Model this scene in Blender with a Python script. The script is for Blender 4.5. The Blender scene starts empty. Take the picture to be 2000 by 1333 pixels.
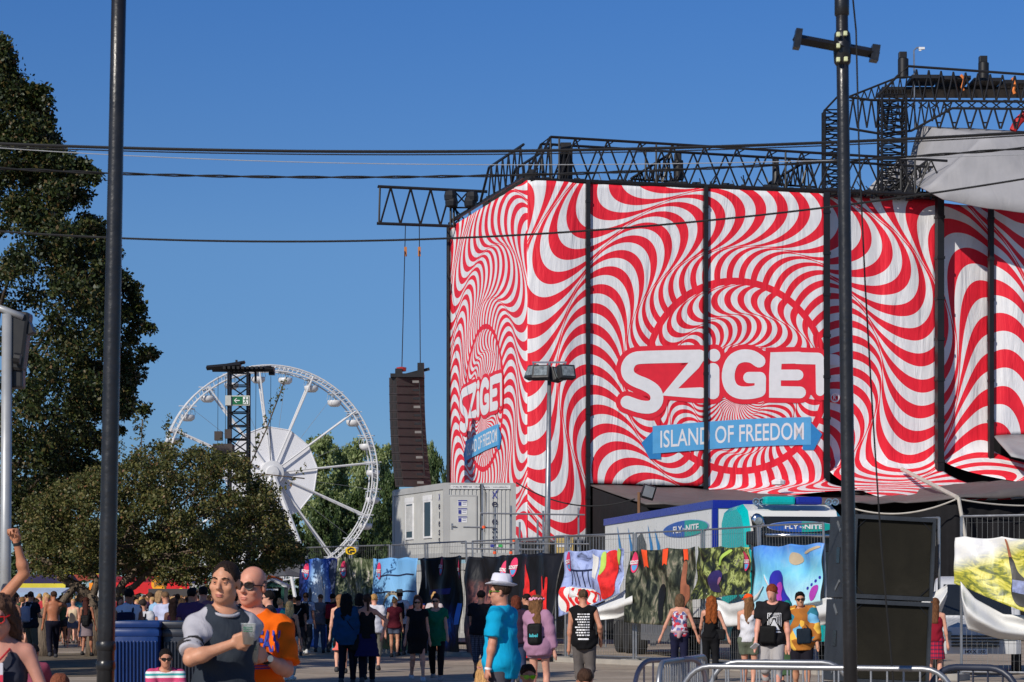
import bpy, bmesh, math, random
import numpy as np
from mathutils import Vector, Matrix, Euler
random.seed(7)
RNG = np.random.default_rng(11)
R = math.radians
SC = bpy.context.scene
COL = SC.collection

# ------------------------------------------------------------------ camera, sky, sun
F, EYE, HZ = 4500.0, 1.6, 1172.0          # focal length in photo pixels, eye height, horizon row
cd = bpy.data.cameras.new('camera'); cam = bpy.data.objects.new('camera', cd); COL.objects.link(cam)
cam.location = (0, 0, EYE); cam.rotation_euler = (R(90), 0, 0)
cd.sensor_width = 36; cd.lens = 36 * F / 2000; cd.shift_y = (HZ - 666.5) / 2000
cd.clip_start = 0.5; cd.clip_end = 6000
cd.dof.use_dof = True; cd.dof.focus_distance = 75; cd.dof.aperture_fstop = 11
SC.camera = cam
SUN_EL, SUN_AZ = R(31), math.atan2(-0.50, -0.70)      # azimuth from +Y towards +X
TO_SUN = Vector((math.sin(SUN_AZ) * math.cos(SUN_EL), math.cos(SUN_AZ) * math.cos(SUN_EL), math.sin(SUN_EL)))
w = bpy.data.worlds.new('World'); SC.world = w; w.use_nodes = True
wn = w.node_tree
sky = wn.nodes.new('ShaderNodeTexSky'); sky.sky_type = 'NISHITA'; sky.sun_disc = False
sky.sun_elevation = SUN_EL; sky.sun_rotation = SUN_AZ
sky.altitude = 3000; sky.air_density = 1.0; sky.dust_density = 0.0; sky.ozone_density = 10.0
bg = wn.nodes['Background']; bg.inputs['Strength'].default_value = 0.105
# colour ramp by elevation: the sky pales less towards the horizon than the clear-air model
tc = wn.nodes.new('ShaderNodeTexCoord'); sx = wn.nodes.new('ShaderNodeSeparateXYZ'); wn.links.new(tc.outputs['Generated'], sx.inputs[0])
rp = wn.nodes.new('ShaderNodeValToRGB'); el = rp.color_ramp.elements
el[0].position = 0.0; el[0].color = (.60, .55, .50, 1); el[1].position = 1.0; el[1].color = (.95, .97, 1, 1)
for p_, c_ in ((.069, (.78, .72, .645)), (.154, (1.05, .97, .84)), (.25, (.82, .97, 1.0))): e = el.new(p_); e.color = (*c_, 1)
mm = wn.nodes.new('ShaderNodeMix'); mm.data_type = 'RGBA'; mm.blend_type = 'MULTIPLY'; mm.inputs[0].default_value = 1.0
wn.links.new(sx.outputs[2], rp.inputs[0]); wn.links.new(sky.outputs[0], mm.inputs[6]); wn.links.new(rp.outputs[0], mm.inputs[7])
wn.links.new(mm.outputs[2], bg.inputs['Color'])
sd = bpy.data.lights.new('sun', 'SUN'); sun = bpy.data.objects.new('sun', sd); COL.objects.link(sun)
sd.energy = 4.0; sd.angle = R(0.5); sd.color = (1.0, 0.93, 0.82)
sun.rotation_euler = (-TO_SUN).to_track_quat('-Z', 'Y').to_euler()
SC.view_settings.view_transform = 'Standard'; SC.view_settings.look = 'None'
SC.view_settings.exposure = 0.0; SC.view_settings.gamma = 1.0
SC.cycles.max_bounces = 6; SC.cycles.use_denoising = True

def W(px, py, Y):
    return Vector(((px - 1000) * Y / F, Y, EYE + (HZ - py) * Y / F))
def WX(px, Y): return (px - 1000) * Y / F
def WZ(py, Y): return EYE + (HZ - py) * Y / F
def srgb(r, g, b):
    return tuple(((c / 255) / 12.92 if c <= 10 else ((c / 255 + 0.055) / 1.055) ** 2.4) for c in (r, g, b))

# ------------------------------------------------------------------ object bookkeeping
def tag(o, label=None, cat=None, group=None, kind=None):
    if label: o['label'] = label
    if cat: o['category'] = cat
    if group: o['group'] = group
    if kind: o['kind'] = kind
    return o
def thing(name, label, cat, loc=(0, 0, 0), rz=0.0, group=None):
    o = bpy.data.objects.new(name, None); COL.objects.link(o)
    o.location = loc; o.rotation_euler = (0, 0, rz); o.empty_display_size = 0.2
    return tag(o, label, cat, group)
def link(name, me, m, parent=None, loc=None):
    o = bpy.data.objects.new(name, me); COL.objects.link(o)
    ms = m if isinstance(m, (list, tuple)) else [m]
    for q in ms: me.materials.append(q)
    if parent is not None: o.parent = parent
    if loc is not None: o.location = loc
    return o
def copy_tree(o, parent=None):
    c = o.copy(); COL.objects.link(c)
    if parent is not None: c.parent = parent
    for ch in list(o.children): copy_tree(ch, c)
    return c

# ------------------------------------------------------------------ materials
class X:
    """a node socket with arithmetic"""
    def __init__(s, nt, v): s.nt, s.v = nt, v
    def _m(s, op, *a):
        n = s.nt.nodes.new('ShaderNodeMath'); n.operation = op
        for i, q in enumerate((s,) + a):
            q = q.v if isinstance(q, X) else q
            if isinstance(q, (int, float)): n.inputs[i].default_value = q
            else: s.nt.links.new(q, n.inputs[i])
        return X(s.nt, n.outputs[0])
    def __add__(s, o): return s._m('ADD', o)
    def __radd__(s, o): return s._m('ADD', o)
    def __sub__(s, o): return s._m('SUBTRACT', o)
    def __rsub__(s, o): return (s * -1.0) + o
    def __mul__(s, o): return s._m('MULTIPLY', o)
    def __rmul__(s, o): return s._m('MULTIPLY', o)
    def __truediv__(s, o): return s._m('DIVIDE', o)
    def sin(s): return s._m('SINE')
    def cos(s): return s._m('COSINE')
    def sqrt(s): return s._m('SQRT')
    def floor(s): return s._m('FLOOR')
    def fract(s): return s._m('FRACT')
    def abs(s): return s._m('ABSOLUTE')
    def pow(s, p): return s._m('POWER', p)
    def mod(s, p): return s._m('FLOORED_MODULO', p)
    def gt(s, o): return s._m('GREATER_THAN', o)
    def lt(s, o): return s._m('LESS_THAN', o)
    def mn(s, o): return s._m('MINIMUM', o)
    def mx(s, o): return s._m('MAXIMUM', o)
    def atan2(s, o): return s._m('ARCTAN2', o)
def newmat(name):
    m = bpy.data.materials.new(name); m.use_nodes = True
    nt = m.node_tree; b = nt.nodes['Principled BSDF']
    return m, nt, b
def coords(nt, kind='Object'):
    tc = nt.nodes.new('ShaderNodeTexCoord'); sp = nt.nodes.new('ShaderNodeSeparateXYZ')
    nt.links.new(tc.outputs[kind], sp.inputs[0])
    return [X(nt, sp.outputs[i]) for i in range(3)], tc.outputs[kind]
def noise(nt, vec, scale, detail=3.0, rough=0.55, dist=0.0):
    n = nt.nodes.new('ShaderNodeTexNoise'); n.inputs['Scale'].default_value = scale
    n.inputs['Detail'].default_value = detail; n.inputs['Roughness'].default_value = rough
    n.inputs['Distortion'].default_value = dist
    if vec is not None: nt.links.new(vec, n.inputs['Vector'])
    return n
def mapping(nt, vec, sc):
    n = nt.nodes.new('ShaderNodeMapping'); n.inputs['Scale'].default_value = sc
    nt.links.new(vec, n.inputs['Vector']); return n.outputs[0]
def mixc(nt, f, a, b):
    n = nt.nodes.new('ShaderNodeMix'); n.data_type = 'RGBA'
    for idx, q in ((0, f), (6, a), (7, b)):
        q = q.v if isinstance(q, X) else q
        if isinstance(q, (int, float)): n.inputs[idx].default_value = q
        elif isinstance(q, tuple): n.inputs[idx].default_value = (*q[:3], 1)
        else: nt.links.new(q, n.inputs[idx])
    return n.outputs[2]
def ramp(nt, f, stops, interp='LINEAR'):
    n = nt.nodes.new('ShaderNodeValToRGB'); n.color_ramp.interpolation = interp
    el = n.color_ramp.elements
    while len(el) < len(stops): el.new(0.5)
    for e, (p, c) in zip(el, stops): e.position = p; e.color = (*c[:3], 1)
    nt.links.new(f.v if isinstance(f, X) else f, n.inputs[0]); return n.outputs[0]
def bump(nt, b, h, strength=0.3, dist=0.02):
    n = nt.nodes.new('ShaderNodeBump'); n.inputs['Strength'].default_value = strength
    n.inputs['Distance'].default_value = dist
    nt.links.new(h.v if isinstance(h, X) else h, n.inputs['Height']); nt.links.new(n.outputs[0], b.inputs['Normal'])
MC = {}
def mat(name, c, rough=0.6, var=0.12, scale=3.0, metal=0.0, bmp=0.0, bscale=30.0, spec=0.5, trans=0.0):
    """plain procedural material: base colour broken up by noise, optional bump"""
    if name in MC: return MC[name]
    m, nt, b = newmat(name)
    _, ob = coords(nt)
    n = noise(nt, ob, scale, 5.0)
    lo = tuple(max(0, q * (1 - var)) for q in c); hi = tuple(min(1, q * (1 + var)) for q in c)
    nt.links.new(ramp(nt, n.outputs[0], [(0.3, lo), (0.7, hi)]), b.inputs['Base Color'])
    n2 = noise(nt, ob, scale * 4, 3.0)
    b.inputs['Metallic'].default_value = metal
    b.inputs['Specular IOR Level'].default_value = spec
    r2 = X(nt, n2.outputs[0]) * 0.25 + (rough - 0.12)
    nt.links.new(r2.v, b.inputs['Roughness'])
    if trans: b.inputs['Transmission Weight'].default_value = trans
    if bmp:
        n3 = noise(nt, ob, bscale, 4.0); bump(nt, b, n3.outputs[0], bmp, 0.02)
    MC[name] = m; return m
def cloth(name, c, rough=0.9):
    if name in MC: return MC[name]
    m, nt, b = newmat(name)
    _, ob = coords(nt)
    n = noise(nt, ob, 2.5, 4.0)
    lo = tuple(q * 0.85 for q in c); hi = tuple(min(1, q * 1.12) for q in c)
    nt.links.new(ramp(nt, n.outputs[0], [(0.3, lo), (0.7, hi)]), b.inputs['Base Color'])
    b.inputs['Roughness'].default_value = rough; b.inputs['Specular IOR Level'].default_value = 0.2
    f = noise(nt, mapping(nt, ob, (1, 1, 0.45)), 9.0, 3.0, 0.5, 0.8); bump(nt, b, f.outputs[0], 0.55, 0.03)
    MC[name] = m; return m
def colx(rgb255, k=1.0): return tuple(min(1.0, q * k) for q in srgb(*rgb255))

# ------------------------------------------------------------------ mesh building
class MB:
    def __init__(s): s.v, s.f, s.mi, s.uv = [], [], [], None
    def add(s, vs, fs, mi=0):
        o = len(s.v); s.v += [tuple(q) for q in vs]
        s.f += [tuple(i + o for i in f) for f in fs]; s.mi += [mi] * len(fs)
        return s
    def box(s, c, d, rot=None, mi=0, bev=0.0):
        cx, cy, cz = c; hx, hy, hz = d[0] / 2, d[1] / 2, d[2] / 2
        if bev and bev < min(hx, hy, hz):
            bm = bmesh.new(); bmesh.ops.create_cube(bm, size=1.0)
            for q in bm.verts: q.co = (q.co.x * d[0], q.co.y * d[1], q.co.z * d[2])
            bmesh.ops.bevel(bm, geom=bm.edges[:], offset=bev, segments=2, affect='EDGES', profile=0.6)
            bm.verts.ensure_lookup_table()
            vs = [q.co.copy() for q in bm.verts]; fs = [[q.index for q in f.verts] for f in bm.faces]; bm.free()
        else:
            vs = [Vector((x, y, z)) for x in (-hx, hx) for y in (-hy, hy) for z in (-hz, hz)]
            fs = [(0, 1, 3, 2), (4, 6, 7, 5), (0, 4, 5, 1), (2, 3, 7, 6), (0, 2, 6, 4), (1, 5, 7, 3)]
        if rot is not None: vs = [rot @ q for q in vs]
        return s.add([q + Vector(c) for q in vs], fs, mi)
    def tube(s, pts, r, n=6, mi=0, caps=True):
        pts = [Vector(p) for p in pts]; k = len(pts)
        rs = r if isinstance(r, (list, tuple)) else [r] * k
        vs, fs = [], []
        up = None
        for i, p in enumerate(pts):
            t = (pts[min(i + 1, k - 1)] - pts[max(i - 1, 0)])
            if t.length < 1e-9: t = Vector((0, 0, 1))
            t.normalize()
            if up is None:
                up = Vector((0, 0, 1)) if abs(t.z) < 0.9 else Vector((0, 1, 0))
            a = t.cross(up)
            if a.length < 1e-4: up = Vector((1, 0, 0)); a = t.cross(up)
            a.normalize(); b = a.cross(t).normalized(); up = b
            for j in range(n):
                th = 2 * math.pi * j / n
                vs.append(p + (a * math.cos(th) + b * math.sin(th)) * rs[i])
        for i in range(k - 1):
            for j in range(n):
                j2 = (j + 1) % n
                fs.append((i * n + j, i * n + j2, (i + 1) * n + j2, (i + 1) * n + j))
        if caps:
            fs.append(tuple(range(n))[::-1]); fs.append(tuple((k - 1) * n + j for j in range(n)))
        return s.add(vs, fs, mi)
    def lathe(s, prof, c=(0, 0, 0), n=16, mi=0, rot=None):
        vs, fs = [], []
        for (r, z) in prof:
            for j in range(n):
                th = 2 * math.pi * j / n; vs.append(Vector((r * math.cos(th), r * math.sin(th), z)))
        k = len(prof)
        for i in range(k - 1):
            for j in range(n):
                j2 = (j + 1) % n; fs.append((i * n + j, i * n + j2, (i + 1) * n + j2, (i + 1) * n + j))
        fs.append(tuple(range(n))[::-1]); fs.append(tuple((k - 1) * n + j for j in range(n)))
        if rot is not None: vs = [rot @ q for q in vs]
        return s.add([q + Vector(c) for q in vs], fs, mi)
    def prism(s, poly, fr, fr2, mi=0):
        """polygon pushed through two point functions (front, back)"""
        n = len(poly)
        vs = [fr(p) for p in poly] + [fr2(p) for p in poly]
        fs = [tuple(range(n)), tuple(range(2 * n - 1, n - 1, -1))]
        for i in range(n):
            j = (i + 1) % n; fs.append((i, j, n + j, n + i)[::-1])
        return s.add(vs, fs, mi)
    def mesh(s, name, smooth=False):
        me = bpy.data.meshes.new(name); me.from_pydata(s.v, [], s.f); 
        if any(s.mi): me.polygons.foreach_set('material_index', s.mi)
        if smooth: me.polygons.foreach_set('use_smooth', [True] * len(me.polygons))
        bm = bmesh.new(); bm.from_mesh(me); bmesh.ops.recalc_face_normals(bm, faces=bm.faces[:]); bm.to_mesh(me); bm.free()
        me.update(); return me
    def build(s, name, m, parent=None, loc=None, smooth=False, auto=False):
        me = s.mesh(name, smooth or auto)
        if auto: me.set_sharp_from_angle(angle=R(40))
        return link(name, me, m, parent, loc)
def ang_smooth(o, a=40):
    o.data.polygons.foreach_set('use_smooth', [True] * len(o.data.polygons)); o.data.set_sharp_from_angle(angle=R(a)); return o
def grid_mesh(name, fn, nu, nv, uvfn=None, smooth=True):
    """sheet fn(u,v) -> point, with UVs"""
    vs = [tuple(fn(i / nu, j / nv)) for j in range(nv + 1) for i in range(nu + 1)]
    fs = [(j * (nu + 1) + i, j * (nu + 1) + i + 1, (j + 1) * (nu + 1) + i + 1, (j + 1) * (nu + 1) + i) for j in range(nv) for i in range(nu)]
    me = bpy.data.meshes.new(name); me.from_pydata(vs, [], fs)
    uv = me.uv_layers.new(name='UVMap')
    uvs = [(uvfn(i / nu, j / nv) if uvfn else (i / nu, j / nv)) for j in range(nv + 1) for i in range(nu + 1)]
    dat = np.empty(len(me.loops) * 2, np.float32); li = np.empty(len(me.loops), np.int32)
    me.loops.foreach_get('vertex_index', li); ua = np.array(uvs, np.float32)
    uv.data.foreach_set('uv', ua[li].ravel())
    if smooth: me.polygons.foreach_set('use_smooth', [True] * len(me.polygons))
    me.update(); return me
_TXT = {}
def text_mesh(s, offset=0.0, align='CENTER', extrude=0.0):
    key = (s, offset, align, extrude)
    if key not in _TXT:
        cu = bpy.data.curves.new('lettering', 'FONT'); cu.body = s; cu.size = 1.0; cu.offset = offset; cu.extrude = extrude
        cu.align_x = align; cu.align_y = 'CENTER'; cu.resolution_u = 4
        o = bpy.data.objects.new('lettering', cu); COL.objects.link(o)
        bpy.context.view_layer.update()
        dg = bpy.context.evaluated_depsgraph_get()
        me = bpy.data.meshes.new_from_object(o.evaluated_get(dg))
        vs = [v.co.copy() for v in me.vertices]; fs = [tuple(p.vertices) for p in me.polygons]
        bpy.data.objects.remove(o); bpy.data.curves.remove(cu); bpy.data.meshes.remove(me)
        _TXT[key] = (vs, fs)
    return _TXT[key]
def text(mb, s, fn, w, h, offset=0.02, mi=0):
    """lettering scaled into a w x h box centred at 0 and pushed through fn(x, y) -> point"""
    vs, fs = text_mesh(s, offset)
    x0 = min(v.x for v in vs); x1 = max(v.x for v in vs); y0 = min(v.y for v in vs); y1 = max(v.y for v in vs)
    mb.add([fn(((v.x - x0) / (x1 - x0) - 0.5) * w, ((v.y - y0) / (y1 - y0) - 0.5) * h) for v in vs], fs, mi)
def truss(mb, p0, p1, w, h, bays, r=0.045, rd=0.028, up=(0, 0, 1), X2=True, tri=False):
    """box lattice between two end centres"""
    p0, p1 = Vector(p0), Vector(p1); t = (p1 - p0); L = t.length; t.normalize()
    if abs(t.z) > .9: up = (0, 1, 0)
    a = t.cross(Vector(up)).normalized(); b = a.cross(t).normalized()
    cs = [a * (w / 2) + b * (h / 2), a * (-w / 2) + b * (h / 2), a * (-w / 2) - b * (h / 2), a * (w / 2) - b * (h / 2)]
    if tri: cs = [b * (h / 2), a * (-w / 2) - b * (h / 2), a * (w / 2) - b * (h / 2)]
    n = len(cs)
    for c in cs: mb.tube([p0 + c, p1 + c], r, 5)
    for i in range(bays):
        q0 = p0 + t * (L * i / bays); q1 = p0 + t * (L * (i + 1) / bays); qm = (q0 + q1) / 2
        for j in range(n):
            c, d = cs[j], cs[(j + 1) % n]
            if X2: mb.tube([q0 + c, q1 + d], rd, 4, caps=False); mb.tube([q0 + c, q0 + d], rd, 4, caps=False)
            else: mb.tube([q0 + d, qm + c], rd, 4, caps=False); mb.tube([qm + c, q1 + d], rd, 4, caps=False)
    for j in range(n): mb.tube([p1 + cs[j], p1 + cs[(j + 1) % n]], rd, 4, caps=False)
    return mb
# ------------------------------------------------------------------ figures: smooth signed-distance bodies turned into meshes
def V3(*a): return np.array(a, np.float32)
def cap(a, b, ra, rb=None, k=0.03, cuts=(), sq=None): return dict(t='c', a=np.array(a, np.float32), b=np.array(b, np.float32), ra=ra, rb=ra if rb is None else rb, k=k, cuts=cuts)
def ell(c, r, M=None, k=0.03, cuts=()): return dict(t='e', c=np.array(c, np.float32), r=np.array(r, np.float32), M=M, k=k, cuts=cuts)
def rbox(c, h, M=None, rr=0.03, k=0.01): return dict(t='b', c=np.array(c, np.float32), h=np.array(h, np.float32), M=M, rr=rr, k=k, cuts=())
def prim_bounds(p):
    if p['t'] == 'c':
        m = max(p['ra'], p['rb']); return np.minimum(p['a'], p['b']) - m, np.maximum(p['a'], p['b']) + m
    q = p['r'] if p['t'] == 'e' else p['h'] + p['rr']
    m = np.full(3, np.linalg.norm(q) if p['t'] == 'b' else q.max(), np.float32) if p['M'] is not None else q
    return p['c'] - m, p['c'] + m
def prim_d(p, x, y, z):
    if p['t'] == 'c':
        ba = p['b'] - p['a']; L2 = float(ba @ ba) + 1e-9
        px, py, pz = x - p['a'][0], y - p['a'][1], z - p['a'][2]
        h = np.clip((px * ba[0] + py * ba[1] + pz * ba[2]) / L2, 0, 1)
        d = np.sqrt((px - ba[0] * h) ** 2 + (py - ba[1] * h) ** 2 + (pz - ba[2] * h) ** 2) - (p['ra'] + (p['rb'] - p['ra']) * h)
    else:
        px, py, pz = x - p['c'][0], y - p['c'][1], z - p['c'][2]
        if p['M'] is not None:
            M = p['M']
            px, py, pz = (M[0, 0] * px + M[1, 0] * py + M[2, 0] * pz, M[0, 1] * px + M[1, 1] * py + M[2, 1] * pz, M[0, 2] * px + M[1, 2] * py + M[2, 2] * pz)
        if p['t'] == 'e':
            r = p['r']
            k0 = np.sqrt((px / r[0]) ** 2 + (py / r[1]) ** 2 + (pz / r[2]) ** 2) + 1e-6
            k1 = np.sqrt((px / r[0] ** 2) ** 2 + (py / r[1] ** 2) ** 2 + (pz / r[2] ** 2) ** 2) + 1e-6
            d = k0 * (k0 - 1) / k1
        else:
            qx, qy, qz = np.abs(px) - p['h'][0], np.abs(py) - p['h'][1], np.abs(pz) - p['h'][2]
            d = np.sqrt(np.maximum(qx, 0) ** 2 + np.maximum(qy, 0) ** 2 + np.maximum(qz, 0) ** 2) + np.minimum(np.maximum(qx, np.maximum(qy, qz)), 0) - p['rr']
    for (c, n) in p['cuts']:
        d = np.maximum(d, (x - c[0]) * n[0] + (y - c[1]) * n[1] + (z - c[2]) * n[2])
    return d
def sdf_mesh(prims, vox, cuts=(), subs=(), disp=None):
    lo = np.min([prim_bounds(p)[0] for p in prims], 0) - 0.05 - 2 * vox
    hi = np.max([prim_bounds(p)[1] for p in prims], 0) + 0.05 + 2 * vox
    n = np.ceil((hi - lo) / vox).astype(int) + 1
    ax = [lo[i] + vox * np.arange(n[i], dtype=np.float32) for i in range(3)]
    D = np.full(tuple(n), 1.0, np.float32)
    def sub(p, m):
        b0, b1 = prim_bounds(p)
        i0 = np.clip(((b0 - m - lo) / vox).astype(int), 0, n - 1); i1 = np.clip(((b1 + m - lo) / vox).astype(int) + 2, 1, n)
        sl = tuple(slice(a, b) for a, b in zip(i0, i1))
        return sl, ax[0][sl[0]][:, None, None], ax[1][sl[1]][None, :, None], ax[2][sl[2]][None, None, :]
    for p in prims:
        sl, x, y, z = sub(p, p['k'] + 3 * vox)
        if min(s.stop - s.start for s in sl) <= 0: continue
        d = prim_d(p, x, y, z); k = p['k']; a = D[sl]
        h = np.maximum(k - np.abs(a - d), 0) / k
        D[sl] = np.minimum(a, d) - h * h * k * 0.25
    for p in subs:
        sl, x, y, z = sub(p, 3 * vox)
        if min(s.stop - s.start for s in sl) <= 0: continue
        d = -prim_d(p, x, y, z); k = p['k']; a = D[sl]
        h = np.maximum(k - np.abs(a - d), 0) / k
        D[sl] = np.maximum(a, d) + h * h * k * 0.25
    x, y, z = ax[0][:, None, None], ax[1][None, :, None], ax[2][None, None, :]
    if disp is not None: D = D + disp(x, y, z)
    for (c, nn) in cuts: D = np.maximum(D, (x - c[0]) * nn[0] + (y - c[1]) * nn[1] + (z - c[2]) * nn[2])
    D[0], D[-1] = 1, 1; D[:, 0], D[:, -1] = 1, 1; D[:, :, 0], D[:, :, -1] = 1, 1
    S = D < 0
    cn = n - 1; tot = int(np.prod(cn))
    acc = np.zeros((3, tot)); cnt = np.zeros(tot); quads = []
    st = (cn[1] * cn[2], cn[2], 1)
    for axis in range(3):
        s0 = [slice(None)] * 3; s1 = [slice(None)] * 3; s0[axis] = slice(0, -1); s1[axis] = slice(1, None)
        A, B = D[tuple(s0)], D[tuple(s1)]; cr = S[tuple(s0)] != S[tuple(s1)]
        idx = np.argwhere(cr)
        if len(idx) == 0: continue
        a = A[cr]; b = B[cr]; t = a / (a - b)
        pos = idx.astype(np.float64).copy(); pos[:, axis] += t
        o1, o2 = [(1, 2), (2, 0), (0, 1)][axis]
        ids = []
        for (d1, d2) in ((1, 1), (0, 1), (0, 0), (1, 0)):
            c = idx.copy(); c[:, o1] -= d1; c[:, o2] -= d2
            f = c[:, 0] * st[0] + c[:, 1] * st[1] + c[:, 2]
            ids.append(f)
            cnt += np.bincount(f, minlength=tot)
            for q in range(3): acc[q] += np.bincount(f, weights=pos[:, q], minlength=tot)
        Q = np.stack(ids, 1); fl = a > 0; Q[fl] = Q[fl][:, ::-1]; quads.append(Q)
    used = np.nonzero(cnt)[0]; mp = np.full(tot, -1); mp[used] = np.arange(len(used))
    P = (acc[:, used] / cnt[used]).T * vox + lo
    return P, mp[np.concatenate(quads)]
def np_mesh(name, P, Q):
    me = bpy.data.meshes.new(name)
    me.vertices.add(len(P)); me.vertices.foreach_set('co', P.astype(np.float32).ravel())
    me.loops.add(len(Q) * 4); me.loops.foreach_set('vertex_index', Q.astype(np.int32).ravel())
    me.polygons.add(len(Q)); me.polygons.foreach_set('loop_start', np.arange(0, len(Q) * 4, 4, dtype=np.int32))
    me.polygons.foreach_set('loop_total', np.full(len(Q), 4, np.int32))
    me.polygons.foreach_set('use_smooth', np.ones(len(Q), bool))
    me.update(calc_edges=True); return me
def sdf_obj(name, prims, vox, m, parent=None, cuts=(), subs=(), disp=None):
    P, Q = sdf_mesh(prims, vox, cuts, subs, disp)
    return link(name, np_mesh(name, P, Q), m, parent)
def ik(a, b, l1, l2, hint):
    a, b, hint = np.array(a, float), np.array(b, float), np.array(hint, float)
    d = b - a; L = np.linalg.norm(d)
    if L > (l1 + l2) * 0.999: b = a + d / L * (l1 + l2) * 0.999; d = b - a; L = np.linalg.norm(d)
    u = d / L; x = (l1 * l1 - l2 * l2 + L * L) / (2 * L); hh = math.sqrt(max(0, l1 * l1 - x * x))
    h = hint - u * (hint @ u); h = h / (np.linalg.norm(h) + 1e-9)
    return a + u * x + h * hh, b
ARMS = {'down': ((.25, -.03, .85), (.2, 1, 0)), 'akimbo': ((.19, .0, 1.0), (1, .4, 0)), 'hold': ((.06, -.30, 1.14), (.6, .4, -1)),
        'phone': ((.09, -.27, 1.30), (.5, .3, -1)), 'fwd': ((.24, -.24, .92), (.2, 1, 0)), 'back': ((.26, .20, .92), (.2, 1, 0)),
        'face': ((.12, -.14, 1.52), (1, -.3, -.6)), 'knee': ((.16, -.50, .92), (1, .2, -.2)), 'up': ((.30, -.10, 1.93), (.6, .3, -.3)),
        'out': ((.36, -.02, .92), (.3, 1, 0)), 'pocket': ((.21, -.08, .93), (.7, 1, 0)), 'hip': ((.2, -.06, .98), (1, .7, 0))}
SKIN = {}
def skin(c=(198, 140, 112)):
    if c not in SKIN:
        m, nt, b = newmat('skin'); _, ob = coords(nt)
        a = srgb(*c); n = noise(nt, ob, 14, 4.0)
        nt.links.new(ramp(nt, n.outputs[0], [(0.3, tuple(q * .86 for q in a)), (0.7, tuple(min(1, q * 1.08) for q in a))]), b.inputs['Base Color'])
        b.inputs['Roughness'].default_value = 0.5; b.inputs['Specular IOR Level'].default_value = 0.35
        b.inputs['Subsurface Weight'].default_value = 0.06; b.inputs['Subsurface Radius'].default_value = (.02, .008, .004)
        SKIN[c] = m
    return SKIN[c]
HAIRM = {}
def hairmat(c):
    if c not in HAIRM:
        m, nt, b = newmat('hair'); _, ob = coords(nt); a = srgb(*c)
        n = noise(nt, mapping(nt, ob, (70, 70, 12)), 1.0, 3.0, 0.6, 0.6)
        nt.links.new(ramp(nt, n.outputs[0], [(0.3, tuple(q * .45 for q in a)), (0.7, tuple(min(1, q * 1.25) for q in a))]), b.inputs['Base Color'])
        b.inputs['Roughness'].default_value = 0.75; b.inputs['Specular IOR Level'].default_value = 0.2; bump(nt, b, n.outputs[0], 0.8, 0.02)
        HAIRM[c] = m
    return HAIRM[c]
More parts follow.
